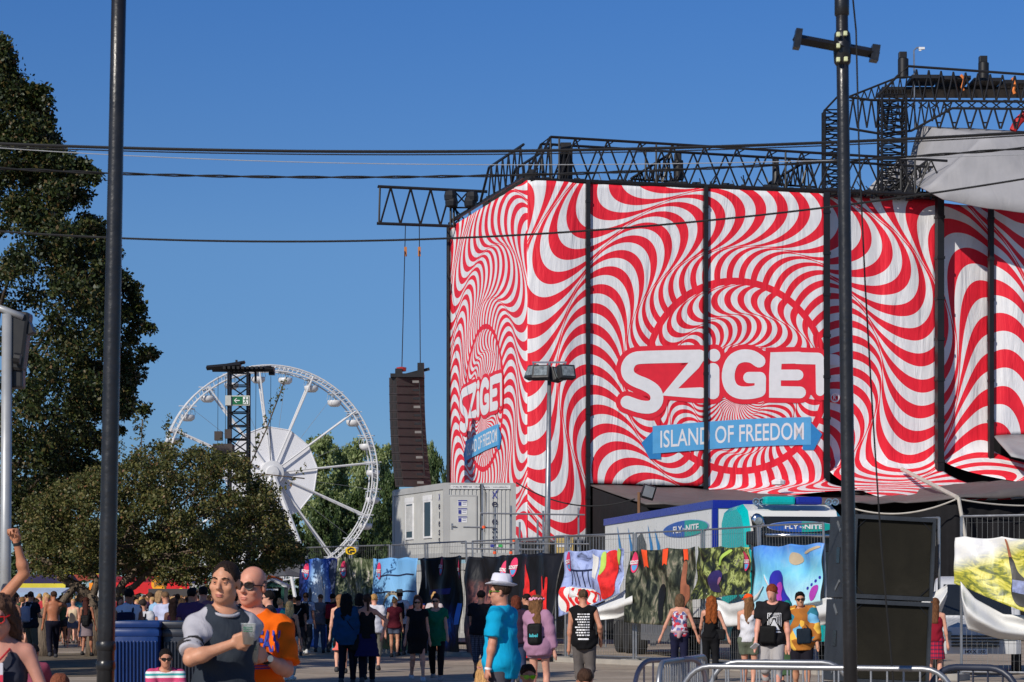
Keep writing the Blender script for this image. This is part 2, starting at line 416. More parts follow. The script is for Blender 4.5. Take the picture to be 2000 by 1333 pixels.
class Fig:
    """one figure: joints from a pose, then body and clothes as separate meshes"""
    def __init__(s, H=1.75, sex='m', fat=1.0, vox=0.024, hipz=.92, lean=0.0, side=0.0, stride=0.0, lead='a', stance=.10, arms=('down', 'down'),
                 ankles=None, knee=(0, -1, 0), hyaw=0.0, hpitch=0.0, hroll=0.0, fine=False, shz=1.425, shx=None):
        s.sc = H / 1.75; s.sex, s.fat, s.vox, s.fine, s.shz = sex, fat, vox / s.sc, fine, shz
        s.dz = hipz - .92; cl, sl = math.cos(lean), math.sin(lean); cs, ss = math.cos(side), math.sin(side)
        def U(x, y, z):
            zz = z - .95; y2, z2 = y * cl - zz * sl, y * sl + zz * cl
            x3, z3 = x * cs + z2 * ss, -x * ss + z2 * cs
            return np.array((x3, y2, z3 + .95 + s.dz), float)
        s.U = U
        s.MU = np.array(((cs, ss * sl, ss * cl), (0, cl, -sl), (-ss, cs * sl, cs * cl)), np.float32)
        f = s.sex == 'f'
        shx = shx or (.160 if f else .185); s.shx = shx
        s.hipx = .092
        s.leg = []
        for i, sg in enumerate((-1, 1)):
            hip = np.array((sg * s.hipx, 0, hipz))
            if ankles: an = np.array((sg * ankles[i][0], ankles[i][1], ankles[i][2]))
            else:
                fw = stride / 2 * (1 if (sg < 0) == (lead == 'a') else -1)
                an = np.array((sg * stance, -fw, .08 + (max(0, -fw) * .25)))
            kn, an = ik(hip, an, .43, .425, knee)
            s.leg.append((hip, kn, an))
        s.arm = []
        for i, sg in enumerate((-1, 1)):
            p = ARMS[arms[i]] if isinstance(arms[i], str) else arms[i]
            sh = U(sg * shx, .01, shz)
            wr = U(sg * p[0][0], p[0][1], p[0][2]); hint = s.MU @ np.array((sg * p[1][0], p[1][1], p[1][2]))
            el, wr = ik(sh, wr, .29, .255, hint)
            s.arm.append((sh, el, wr))
        e = Euler((hpitch, hroll, hyaw), 'XYZ').to_matrix()
        s.MH = (s.MU @ np.array(e, np.float32)).astype(np.float32)
        s.hc = U(0, -.012, 1.555) + s.MH @ np.array((0, 0, .085))
        s.neck = U(0, .012, 1.44)
    def h(s, x, y, z): return s.hc + s.MH @ np.array((x, y, z))
    def he(s, c, r, k=.02, M=None, cuts=()):
        m = s.MH if M is None else (s.MH @ M).astype(np.float32)
        return ell(s.h(*c), r, m, k, cuts)
    def torso(s, inf=0.0):
        f = s.sex == 'f'; t = s.fat; U = s.U; M = s.MU
        P = [ell(U(0, .0, 1.29), (.165 * (.88 if f else 1) * (.5 + .5 * t) + inf, .108 * (.45 + .55 * t) + inf, .19), M, .05),
             ell(U(0, -.02 * (t - 1) * 4, 1.08), (.142 * (.86 if f else 1) * t + inf, .098 * t * (1 + .3 * (t - 1)) + inf, .17), M, .06),
             ell(U(0, .005, .94), (.162 * (1.04 if f else 1) * (.4 + .6 * t) + inf, .115 * (.4 + .6 * t) + inf, .12), M, .06),
             *[cap(U(0, .012, 1.425), U(sg * (s.shx - .03), .01, s.shz - .01), .052 + inf, .052 + inf, .05) for sg in (-1, 1)],
             cap(U(-.06, .015, 1.455), U(.06, .015, 1.455), .045 + inf * .6, .045 + inf * .6, .06)]
        if f: P += [ell(U(sg * .075, -.085, 1.27), (.062 + inf, .05 + inf, .06 + inf), M, .04) for sg in (-1, 1)]
        return P
    def fingers(s, wr, el, sh, sg, grip, axis=None):
        """palm, four fingers and a thumb; grip 0 relaxed .. 1 closed round 'axis'"""
        d = wr - el; d = d / np.linalg.norm(d)
        n = np.cross(d, np.array((0, 0, 1.0))) if axis is None else np.array(axis, float)
        if np.linalg.norm(n) < .1: n = np.array((1.0, 0, 0))
        n = n - d * (n @ d); n /= np.linalg.norm(n)           # across the knuckles
        c = np.cross(d, n) * sg; c /= np.linalg.norm(c)         # towards the palm side
        P = [rbox(wr + d * .055, (.034, .010, .034), np.stack((n, c, d), 1).astype(np.float32), .012, .014)]
        for i, (off, L) in enumerate(((-.030, .070), (-.010, .078), (.010, .074), (.030, .058))):
            r = .0088; b0 = wr + d * .095 + n * off
            a1 = .35 + 1.0 * grip + .05 * i; a2 = a1 + .35 + .9 * grip; a3 = a2 + .2 + .6 * grip
            q = b0
            for (a, l) in ((a1, .42), (a2, .32), (a3, .26)):
                q2 = q + (d * math.cos(a) + c * math.sin(a)) * L * l * 1.15; P.append(cap(q, q2, r, r * .93, .004)); q = q2; r *= .93
        tb = wr + d * .03 - n * .036
        t1 = tb + (d * .6 - n * .6 + c * .5) * .038; t2 = t1 + (d * .8 + n * (.1 + .4 * grip) + c * (.3 + .7 * grip)) * .032
        P += [cap(tb, t1, .013, .011, .012), cap(t1, t2, .011, .009, .005)]
        return P
    def arms_p(s, inf=0, i=None, upto=2.0, grip=(.2, .2), axis=(None, None)):
        P = []
        k = (.85 if s.sex == 'f' else 1.0) * (.65 + .35 * s.fat)
        for j in ((0, 1) if i is None else (i,)):
            sh, el, wr = s.arm[j]
            P.append(cap(sh, el, .050 * k + inf, .040 * k + inf, .035)); P.append(cap(el, wr, .041 * k + inf, .027 * k + inf, .02))
            d = (wr - el) / np.linalg.norm(wr - el)
            P.append(ell(el + d * .07, (.043 * k, .043 * k, .043 * k), None, .03))
            if s.fine: P += s.fingers(wr, el, sh, (-1, 1)[j], grip[j], axis[j])
            else:
                P.append(cap(wr + d * .02, wr + d * .10, .030, .034, .02)); P.append(cap(wr + d * .10, wr + d * .16 + np.array((0, -.015, 0)), .027, .017, .015))
                P.append(cap(wr + d * .04 + np.array((0, -.03, 0)), wr + d * .10 + np.array((0, -.045, 0)), .014, .011, .01))
        return P
    def body(s, grip=(.2, .2), axis=(None, None)):
        P = s.torso()
        k = (.95 if s.sex == 'f' else 1.0) * (.6 + .4 * s.fat)
        for (hip, kn, an) in s.leg:
            P += [cap(hip, kn, .083 * k, .053 * k, .05), cap(kn, an, .052 * k, .034 * k, .03), ell(kn + (an - kn) * .28 + np.array((0, .02, 0)), (.05 * k, .052 * k, .1), None, .04),
                  cap(an + np.array((0, .03, -.035)), an + np.array((0, -.13, -.048)), .036, .028, .03)]
        P += s.arms_p(grip=grip, axis=axis)
        P += [cap(s.neck, s.h(0, .015, -.06), .058 * (.9 if s.sex == 'f' else 1) * (.6 + .4 * s.fat), .054 * (.9 if s.sex == 'f' else 1) * (.6 + .4 * s.fat), .035)]
        P += [s.he((0, .012, .035), (.076, .098, .085)), s.he((0, -.028, -.035), (.062, .068, .085), .03), s.he((0, -.060, -.095), (.030, .026, .022), .03)]
        P += [s.he((sg * .079, .014, -.008), (.010, .020, .032), .008) for sg in (-1, 1)]
        subs = []
        if s.fine:
            P += [s.he((sg * .038, -.014, -.066), (.026, .044, .030), .03) for sg in (-1, 1)]
            P += [cap(s.h(-.040, -.086, .026), s.h(.040, -.086, .026), .011, .011, .014), cap(s.h(0, -.092, .016), s.h(0, -.118, -.028), .0085, .0135, .012)]
            P += [s.he((sg * .013, -.104, -.033), (.009, .010, .008), .008) for sg in (-1, 1)]
            P += [s.he((sg * .046, -.066, -.026), (.024, .022, .022), .02) for sg in (-1, 1)]
            P += [s.he((0, -.094, -.066), (.024, .010, .006), .006), s.he((0, -.091, -.077), (.021, .011, .007), .006)]
            subs = [s.he((sg * .031, -.106, .004), (.017, .020, .011), .012) for sg in (-1, 1)] + [s.he((0, -.107, -.0715), (.022, .012, .0018), .003)]
        else: P += [cap(s.h(0, -.092, .012), s.h(0, -.112, -.03), .010, .014, .012)]
        return P, subs
    def out(s, name, P, m, parent, vox=None, cuts=(), subs=(), disp=None):
        v, q = sdf_mesh(P, vox or s.vox, cuts, subs, disp)
        o = link(name, np_mesh(name, v * s.sc, q), m, parent); return o
    # --- clothes
    def shirt(s, sleeve=.62, hem=.86, inf=.022, neck=.088, long=False, flare=.012, tuck=0.0, neckdrop=0.0, sleeves=True):
        P = s.torso(inf)
        U = s.U; t = s.fat
        P.append(cap(U(0, -.01 * t, 1.15), U(0, 0, hem - .1), (.125 * t + inf * .6), (.135 * (.3 + .7 * t) + inf), .08))
        if hem < .93: P.append(ell(U(0, -.005, .95), (.166 * (1.04 if s.sex == 'f' else 1) * (.4 + .6 * t) + inf + .022, .122 * (.4 + .6 * t) + inf + .024, .17), s.MU, .06))
        k = (.85 if s.sex == 'f' else 1.0) * (.65 + .35 * s.fat)
        if sleeves:
            for (sh, el, wr) in s.arm:
                d = (el - sh) / np.linalg.norm(el - sh); e = sh + (el - sh) * sleeve
                if long:
                    P += [cap(sh, el, .052 * k + inf, .044 * k + inf, .03), cap(el, wr, .046 * k + inf, .034 * k + inf, .02, ((el + (wr - el) * .92, (wr - el) / np.linalg.norm(wr - el)),))]
                else: P.append(cap(sh, e + d * .08, .054 * k + inf, .050 * k + inf + flare, .03, ((e, d),)))
        up = s.MU @ np.array((0, 0, 1.0))
        cuts = ((U(0, 0, hem), -up),)
        subs = [ell(U(0, -.012 - neckdrop * .3, 1.50), (neck, neck * .95, .055 + neckdrop), s.MU, .006)]
        return P, cuts, subs
    def tank(s, hem=.9, inf=.014, drop=.10, strap=.028):
        P = s.torso(inf)[:3] + s.torso(inf)[6:]
        U = s.U
        P.append(cap(U(0, 0, 1.12), U(0, 0, hem - .05), .12 + inf, .14 + inf, .06))
        for sg in (-1, 1):
            P += [cap(U(sg * .085, -.09, 1.32), U(sg * .085, .01, 1.468), strap, strap, .02), cap(U(sg * .085, .01, 1.468), U(sg * .085, .09, 1.32), strap, strap, .02)]
        up = s.MU @ np.array((0, 0, 1.0))
        return P, ((U(0, 0, hem), -up),), [ell(U(0, 0, 1.47), (.06, .2, .10 + drop * .3), s.MU, .01)]
    def legs_p(s, frac=2.0, inf=.02, waist=1.0, flare=.0):
        t = s.fat; U = s.U
        k = (.95 if s.sex == 'f' else 1.0) * (.6 + .4 * s.fat)
        P = [ell(U(0, .005, .94), (.166 * (1.04 if s.sex == 'f' else 1) * (.4 + .6 * t) + inf, .118 * (.4 + .6 * t) + inf, .13), s.MU, .05), ell(U(0, 0, 1.03), (.145 * t + inf, .105 * t + inf, .1), s.MU, .05)]
        for (hip, kn, an) in s.leg:
            d = (kn - hip) / np.linalg.norm(kn - hip); d2 = (an - kn) / np.linalg.norm(an - kn)
            if frac <= 1.0:
                e = hip + (kn - hip) * frac
                P.append(cap(hip, kn, .088 * k + inf, .068 * k + inf + flare, .05, ((e, d),)))
            else:
                e = kn + (an - kn) * (frac - 1.0)
                P += [cap(hip, kn, .086 * k + inf, .058 * k + inf, .05), cap(kn, an + d2 * .05, .056 * k + inf, .042 * k + inf + flare, .03, ((e, d2),)), ell(kn + (an - kn) * .28 + np.array((0, .02, 0)), (.05 * k + inf * .8, .052 * k + inf * .8, .1), None, .04)]
        return P, ((U(0, 0, waist), s.MU @ np.array((0, 0, 1.0))),)
    def skirt(s, z0=1.02, z1=.5, r0=.14, r1=.22, yk=.75):
        U = s.U
        P = [ell(U(0, .005, .94), (.185, .135, .13), s.MU, .05), ell(U(0, 0, 1.03), (.15, .11, .1), s.MU, .05)]
        m = 5
        for i in range(m):
            a = i / (m - 1); z = z0 + (z1 - z0) * a; r = r0 + (r1 - r0) * a
            P.append(ell(np.array((0, 0, z + s.dz)), (r, r * yk, abs(z0 - z1) / m * 1.2), None, .06))
        return P, ((U(0, 0, z0), (0, 0, 1)), ((0, 0, z1 + s.dz), (0, 0, -1)))
    def shoe(s, i):
        a = s.leg[i][2]
        return [cap(a + np.array((0, .035, -.035)), a + np.array((0, -.15, -.045)), .047, .038, .02), cap(a + np.array((0, .03, -.05)), a + np.array((0, -.15, -.055)), .045, .04, .01), cap(a + np.array((0, .02, 0)), a + np.array((0, .02, -.03)), .05, .05, .02)], (((0, 0, a[2] - .08), (0, 0, -1)),)
    def hair(s, style):
        pl = lambda p, n: (s.h(*p), s.MH @ (np.array(n, float) / np.linalg.norm(n)))
        base = [s.he((0, .016, .040), (.085, .104, .090))]
        cuts = [pl((0, -.06, .045), (0, -1.0, -.75))]
        if style == 'short': return base, cuts + [pl((0, .06, -.03), (0, .35, -1))]
        if style == 'crop': return [s.he((0, .016, .037), (.080, .101, .088))], cuts + [pl((0, .06, -.02), (0, .3, -1))]
        if style == 'quiff': return base + [s.he((0, -.055, .105), (.06, .05, .03), .03)], cuts + [pl((0, .06, -.03), (0, .35, -1))]
        if style == 'bald': return [s.he((0, .018, .018), (.079, .101, .075))], [pl((0, .0, .03), (0, -1, .9)), pl((0, .06, -.05), (0, .35, -1)), pl((0, -.02, 0), (0, -1, 0))]
        if style in ('long', 'vlong', 'wavy'):
            L = {'long': .30, 'vlong': .46, 'wavy': .36}[style]; wd = 1.25 if style == 'wavy' else 1.0
            up = s.MU @ np.array((0, 0, 1.0)); a = s.h(0, .035, .0); b = s.h(0, .075, -.12) ; c = a - up * (L + .05) + s.MU @ np.array((0, .075, 0))
            P = [s.he((0, .018, .038), (.089 * wd, .108, .095))]
            for sg in (-1, 0, 1):
                o = s.MH @ np.array((sg * .045 * wd, 0, 0)); P.append(cap(b + o * .9 + (a - b) * .5, c + o * (1.3 if style == 'wavy' else .8), .058 * wd, .040 * wd, .04))
            return P, [pl((0, -.055, .02), (0, -1.0, -.35))]
        if style == 'bob': return [s.he((0, .018, .035), (.094, .110, .098)), cap(s.h(-.05, .03, -.02), s.h(-.055, .03, -.10), .055, .045, .03), cap(s.h(.05, .03, -.02), s.h(.055, .03, -.10), .055, .045, .03), cap(s.h(0, .06, -.02), s.h(0, .06, -.10), .06, .05, .03)], [pl((0, -.055, .02), (0, -1.0, -.35))]
        if style == 'pony': return base + [s.he((0, .115, .045), (.035, .04, .035)), cap(s.h(0, .13, .03), s.h(0, .15, -.20), .036, .018, .02)], [pl((0, -.055, .04), (0, -1.0, -.7)), ]
        if style == 'bun': return base + [s.he((0, .07, .125), (.045, .045, .04))], [pl((0, -.055, .04), (0, -1.0, -.7)), pl((0, .06, -.05), (0, .3, -1))]
        if style == 'afro': return [s.he((0, .03, .045), (.125, .13, .13))], [pl((0, -.065, .0), (0, -1.0, -.35)), pl((0, 0, -.07), (0, 0, -1))]
        return base, cuts
PERSON_N = [0]
def dress(fig, label, loc, yaw=0.0, sk=(198, 140, 112), top=None, bottom=None, hair=('short', (60, 42, 30)), shoes=(40, 40, 44), extras=(), group=None,
          vox=None, name='person', grip=(.2, .2), axis=(None, None), disp=None, top_mats=None):
    """build a figure: the body mesh is the thing, hair and clothes are its parts"""
    s = fig; PERSON_N[0] += 1
    P, subs = s.body(grip, axis)
    body = s.out(name, P, skin(sk), None, subs=subs)
    body.location = loc; body.rotation_euler = (0, 0, R(yaw)); tag(body, label, 'person', group)
    up = s.MU @ np.array((0, 0, 1.0))
    wr = disp
    if top:
        kind, c = top[0], top[1]; m = c if isinstance(c, bpy.types.Material) else cloth('cloth_%02d_%02d_%02d' % c, colx(c, .9))
        o = top[2] if len(top) > 2 else {}
        if kind == 'tee': P, cu, su = s.shirt(**o); s.out('t_shirt', P, m, body, cuts=cu, subs=su, disp=wr)
        if kind == 'long': P, cu, su = s.shirt(long=True, **o); s.out('sweater', P, m, body, cuts=cu, subs=su, disp=wr)
        if kind == 'tank': P, cu, su = s.tank(**o); s.out('tank_top', P, m, body, cuts=cu, subs=su, disp=wr)
        if kind == 'vest': P, cu, su = s.shirt(sleeves=False, **o); s.out('sleeveless_shirt', P, m, body, cuts=cu, subs=su, disp=wr)
        if kind == 'dress':
            P, cu, su = s.shirt(**{**dict(hem=.6), **{k: v for k, v in o.items() if k not in ('z1', 'r1')}}); Q, cq = s.skirt(1.1, o.get('z1', .5), .15, o.get('r1', .2))
            s.out('dress', P + Q, m, body, cuts=(cq[1],), subs=su)
    if bottom:
        kind, c = bottom[0], bottom[1]; m = c if isinstance(c, bpy.types.Material) else cloth('cloth_%02d_%02d_%02d' % c, colx(c, .9))
        o = bottom[2] if len(bottom) > 2 else {}
        if kind == 'shorts': P, cu = s.legs_p(**{**dict(frac=.9, inf=.022), **o}); s.out('shorts', P, m, body, cuts=cu)
        if kind == 'pants': P, cu = s.legs_p(**{**dict(frac=1.93, inf=.014), **o}); s.out('trousers', P, m, body, cuts=cu)
        if kind == 'skirt': P, cu = s.skirt(**o); s.out('skirt', P, m, body, cuts=cu)
    if hair and hair[0] != 'none':
        P, cu = s.hair(hair[0]); a = .011 if hair[0] in ('wavy', 'afro') else (.0022 if s.fine else .0055)
        s.out('hair', P, hairmat(hair[1]), body, vox=min(s.vox, .016), cuts=cu, disp=lambda x, y, z: a * np.sin(x * 62 + 2 * np.sin(z * 21)) * np.sin(y * 55 + z * 40))
    if shoes:
        for i in (0, 1):
            P, cu = s.shoe(i); s.out('shoe', P, mat('shoe_%02d_%02d_%02d' % shoes, colx(shoes), .7), body, cuts=cu)
    for e in extras: e(s, body)
    return body
# --- accessories, each a part worn by its person
def x_glasses(c=(15, 15, 17), frame=None):
    def f(s, b):
        m = mat('sunglass_lens_%02d%02d%02d' % c, colx(c), .15, spec=.8); fr = mat('glasses_frame_%02d%02d%02d' % (frame or c), colx(frame or c), .35)
        mb = MB(); mb2 = MB()
        for sg in (-1, 1):
            pl = [(-.026, .014), (.0, .017), (.026, .014), (.025, -.008), (.012, -.019), (-.010, -.019), (-.024, -.008)]
            fn = lambda p, dy: Vector(s.h(sg * .034 + p[0] * sg, -.106 + abs(p[0] + .02) * .25 + dy, .006 + p[1])) * s.sc
            mb.prism(pl, lambda p: fn(p, 0), lambda p: fn(p, .006))
            mb2.tube([fn((q[0] * 1.06, q[1] * 1.08), -.001) for q in pl + pl[:1]], .0032 * s.sc, 5)
            mb2.tube([Vector(s.h(sg * .060, -.092, .012)) * s.sc, Vector(s.h(sg * .082, -.05, .012)) * s.sc, Vector(s.h(sg * .085, .01, .006)) * s.sc], .004 * s.sc, 5)
        mb2.tube([Vector(s.h(-.010, -.108, .010)) * s.sc, Vector(s.h(.010, -.108, .010)) * s.sc], .004 * s.sc, 5)
        o = mb2.build('sunglasses', fr, b); mb.build('lens', m, o)
    return f
def x_pack(c=(20, 20, 24), w=.15, hgt=.22, z=1.22, d=.085):
    def f(s, b):
        U = s.U; m = cloth('bag_%02d_%02d_%02d' % c, colx(c, .9), .7)
        y = .125 * (.5 + .5 * s.fat) + d
        P = [rbox(U(0, y, z), (w - .05, d - .05, hgt - .05), s.MU, .05, .02), rbox(U(0, y + d * .6, z - .07), (w * .7 - .04, .01, .06), s.MU, .04, .03)]
        bag = s.out('backpack', P, m, b)
        for sg in (-1, 1):
            pts = [U(sg * .09, y - d, z + hgt * .8), U(sg * .095, .05, 1.50), U(sg * .10, -.10, 1.38), U(sg * .12, -.125 * (.5 + .5 * s.fat), 1.24), U(sg * .16, .0, 1.12), U(sg * .12, y - d, 1.08)]
            MB().tube([Vector(p) * s.sc for p in pts], .018 * s.sc, 6).build('strap', m, bag)
    return f
def x_bag(c=(18, 18, 20), side=1, z=.92, sz=(.13, .05, .11), front=False, back=False):
    def f(s, b):
        U = s.U; m = cloth('bag_%02d_%02d_%02d' % c, colx(c, .9), .7)
        p = U(side * .19, .02, z)
        if front: p = U(side * .04, -.17 * s.fat, z)
        if back: p = U(side * .05, .19, z)
        bag = s.out('shoulder_bag', [rbox(p, (sz[0] - .025, sz[1] - .02 if sz[1] > .03 else .01, sz[2] - .025), s.MU, .025, .01)], m, b)
        t = s.fat
        pts = [p + np.array((0, 0, sz[2])), U(side * .12, -.12 * t - .03, 1.15), U(0, -.125 * t - .03, 1.30), U(-side * .10, -.06, 1.47), U(-side * .11, .02, 1.49), U(-side * .06, .13 * t, 1.36), U(side * .08, .14 * t, 1.15), p + np.array((0, 0.02, sz[2]))]
        MB().tube([Vector(q) * s.sc for q in pts], .010 * s.sc, 5).build('strap', m, bag)
    return f
def x_cap(c=(255, 90, 20), back=False):
    def f(s, b):
        m = cloth('hat_%02d_%02d_%02d' % c, colx(c), .8)
        P = [s.he((0, .016, .050), (.092, .110, .092))]; g = 1 if back else -1
        cuts = [(s.h(0, 0, .045), s.MH @ np.array((0, -.1 * g, -1.0)))]
        P2 = P
        o = s.out('cap', P, m, b, vox=.014, cuts=cuts)
        s.out('visor', [ell(s.h(0, g * .12, .052), (.075, .075, .012), s.MH, .01)], m, o, vox=.012)
    return f
def x_hat(c=(225, 215, 190), brim=.17, hgt=.11, band=None, tilt=0.0):
    def f(s, b):
        m = cloth('hat_%02d_%02d_%02d' % c, colx(c), .8)
        rot = Matrix(s.MH.tolist()) @ Matrix.Rotation(tilt, 3, 'X')
        pr = [(.085, .0), (brim * .75, -.006), (brim, .012), (brim, .016), (brim * .75, .002), (.103, .012), (.098, .05), (.088, hgt - .015), (.07, hgt), (.03, hgt - .012), (.0, hgt - .02)]
        n = 28; mb = MB(); vs = []
        for (r, z) in pr:
            for j in range(n):
                th = 2 * math.pi * j / n; x, y = r * math.cos(th) * .9, r * math.sin(th) * 1.08
                zz = z - (.03 * (x / brim) ** 2 * -1 if r > .12 else 0) - (.02 * max(0, -math.sin(th)) if r > .14 else 0)
                vs.append(Vector(s.h(0, .012, .075)) * s.sc + rot @ Vector((x, y, zz)) * s.sc)
        k = len(pr); fs = [(i * n + j, i * n + (j + 1) % n, (i + 1) * n + (j + 1) % n, (i + 1) * n + j) for i in range(k - 1) for j in range(n)]
        mb.add(vs, fs); o = mb.build('hat', m, b, smooth=True)
        if band:
            mb = MB(); vs = []
            for (r, z) in ((.105, .013), (.1065, .034), (.096, .034), (.095, .013)):
                for j in range(n):
                    th = 2 * math.pi * j / n; vs.append(Vector(s.h(0, .012, .075)) * s.sc + rot @ Vector((r * math.cos(th) * .9, r * math.sin(th) * 1.08, z)) * s.sc)
            mb.add(vs, [(i * n + j, i * n + (j + 1) % n, ((i + 1) % 4) * n + (j + 1) % n, ((i + 1) % 4) * n + j) for i in range(4) for j in range(n)])
            mb.build('hat_band', mat('hat_band', colx(band)), o, smooth=True)
    return f
def x_print(c, rows, z0=1.12, z1=1.40, w=.2, back=True, seed=1):
    """little printed blocks on a shirt, following its curve"""
    def f(s, b):
        rr = random.Random(seed); mb = MB(); U = s.U; sg = 1 if back else -1
        def pt(x, z):
            y = math.sqrt(max(0.02, 1 - (x / .185) ** 2)) * (.132) * (.6 + .4 * s.fat)
            return Vector(U(x, sg * (y + .012), z)) * s.sc
        for i in range(rows):
            z = z1 - (z1 - z0) * (i + .5) / rows; hh = (z1 - z0) / rows * .32; x = -w / 2 * rr.uniform(.7, 1)
            while x < w / 2 * .9:
                l = rr.uniform(.015, .05)
                mb.add([pt(x, z - hh), pt(x + l, z - hh), pt(x + l, z + hh), pt(x, z + hh)], [(0, 1, 2, 3)]); x += l + .012
        mb.build('shirt_print', mat('print_%02d_%02d_%02d' % c, colx(c), .9), b)
    return f
# ------------------------------------------------------------------ ground
def ground_mat():
    m, nt, b = newmat('dusty_asphalt'); (x, y, z), ob = coords(nt)
    n1 = noise(nt, ob, .35, 6.0, .6); n2 = noise(nt, ob, 6.0, 5.0, .65); n3 = noise(nt, mapping(nt, ob, (.5, 2.2, 1)), 1.2, 4.0, .6)
    c1 = ramp(nt, n1.outputs[0], [(.3, (.30, .24, .18)), (.7, (.46, .38, .295))])
    c2 = ramp(nt, n3.outputs[0], [(.38, (.52, .50, .50)), (.52, (1, 1, 1))])
    mx = nt.nodes.new('ShaderNodeMix'); mx.data_type = 'RGBA'; mx.blend_type = 'MULTIPLY'; mx.inputs[0].default_value = .75
    nt.links.new(c1, mx.inputs[6]); nt.links.new(c2, mx.inputs[7])
    mx2 = nt.nodes.new('ShaderNodeMix'); mx2.data_type = 'RGBA'; mx2.blend_type = 'OVERLAY'; mx2.inputs[0].default_value = .5
    nt.links.new(mx.outputs[2], mx2.inputs[6]); nt.links.new(n2.outputs[0], mx2.inputs[7])
    nt.links.new(mx2.outputs[2], b.inputs['Base Color']); b.inputs['Roughness'].default_value = .9
    bump(nt, b, n2.outputs[0], .5, .03); return m
g = MB()
g.add([(-3000, -60, 0), (3000, -60, 0), (3000, 4000, 0), (-3000, 4000, 0)], [(0, 1, 2, 3)])
tag(g.build('ground', ground_mat()), kind='structure')
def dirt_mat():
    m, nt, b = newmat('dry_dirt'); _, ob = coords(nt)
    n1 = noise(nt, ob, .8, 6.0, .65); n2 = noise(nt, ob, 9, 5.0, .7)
    nt.links.new(ramp(nt, n1.outputs[0], [(.3, (.10, .075, .05)), (.55, (.17, .13, .085)), (.75, (.11, .10, .05))]), b.inputs['Base Color'])  # bare brown dirt, toned darker to carry tree shade as well
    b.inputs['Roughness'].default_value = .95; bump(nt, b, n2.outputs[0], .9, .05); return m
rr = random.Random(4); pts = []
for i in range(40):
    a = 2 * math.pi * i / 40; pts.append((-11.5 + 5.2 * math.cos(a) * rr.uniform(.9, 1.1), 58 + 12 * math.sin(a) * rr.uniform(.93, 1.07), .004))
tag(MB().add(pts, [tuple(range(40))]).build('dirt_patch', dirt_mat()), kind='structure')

# ------------------------------------------------------------------ the wrapped stage tower
C0 = Vector((0.63, 95, 0)); E1 = Vector((.971, .2395, 0)); N1 = Vector((.2395, -.971, 0))      # front face
E2 = Vector((-.2785, .9604, 0)); N2 = Vector((-.9604, -.2785, 0))                                # left face
ZT = 18.91
def s_of(px):
    k = (px - 1000) / F; return (k * 95 - .63) / (.971 - .2395 * k)
def z_at(px, py):
    s = s_of(px); return EYE + (HZ - py) * (95 + .2395 * s) / F
def t_of(px):
    k = (px - 1000) / F; return (.63 - 95 * k) / (.2785 + .9604 * k)
def z2_at(px, py):
    t = t_of(px); return EYE + (HZ - py) * (95 + .9604 * t) / F
SC_, ZC = s_of(1440), z_at(1440, 735); RD = 4.15
TC, ZC2 = t_of(945), z2_at(945, 778); RD2 = 3.25
RED, WHITE = (.80, .021, .042), (.80, .80, .82)

def stripe_mat(name, inner_scale=1.0):
    """red and white wave stripes drawn round a ring; reads the sheet's UVs in ring radii"""
    m, nt, b = newmat(name)
    uvn = nt.nodes.new('ShaderNodeUVMap'); sp = nt.nodes.new('ShaderNodeSeparateXYZ'); nt.links.new(uvn.outputs[0], sp.inputs[0])
    u, v = X(nt, sp.outputs[0]), X(nt, sp.outputs[1])
    def field(u, v, N, r0, L, A, warp):
        r = (u * u + v * v).sqrt(); th = u.atan2(v)
        re = r * (1.0 - .13 * th.sin()) + warp * ((th * 3.0 + 1.0).sin()) + .10 * (th * 2.0 + .4).cos() * (r - 1.0).mx(0.0).mn(1.0)
        g = (re - r0) * (2.0 / L) + .5
        k = g.floor(); h = g.fract() * 2.0 - 1.0
        sg = 1.0 - k.mod(2.0) * 2.0
        arc = ((1.0 - h * h).mx(0.0).sqrt() - .0) * sg
        ph = th * (N / (2 * math.pi)) + arc * A
        st = (ph * (2 * math.pi)).sin()
        edge = (h.abs() - .93).mx(0.0) * 9.0
        return (st - edge).gt(0.0), r
    out, r = field(u, v, 48, 1.0, 1.44, 2.4, .02)
    inn, r2 = field(u, v + .22, 44, 1.02, .62, 1.5, .02)
    ring = (u * u + v * v).sqrt()
    inside = ring.lt(.93)
    w = out * ring.gt(1.0) + inn * inside
    _, ob = coords(nt)
    n = noise(nt, ob, 1.1, 4.0)
    red = ramp(nt, n.outputs[0], [(.3, tuple(q * .92 for q in RED)), (.7, tuple(q * 1.06 for q in RED))])
    wh = ramp(nt, n.outputs[0], [(.3, (.72, .72, .75)), (.7, (.81, .81, .82))])
    nt.links.new(mixc(nt, w, red, wh), b.inputs['Base Color'])
    b.inputs['Roughness'].default_value = .55; b.inputs['Specular IOR Level'].default_value = .3
    f1 = noise(nt, mapping(nt, ob, (1.0, 1.0, .18)), 1.3, 4.0, .55, .6); bump(nt, b, f1.outputs[0], .55, .25)
    return m
STRIPES = stripe_mat('wave_stripe_vinyl')
BLACKST = mat('black_painted_steel', (.013, .013, .015), .45, spec=.4)
BLACKFAB = cloth('black_molton', (.012, .012, .014))
GALV = mat('galvanised_steel', (.34, .35, .37), .38, .15, 4.0, metal=.7)
WHITEP = mat('white_paint', (.74, .74, .75), .4)

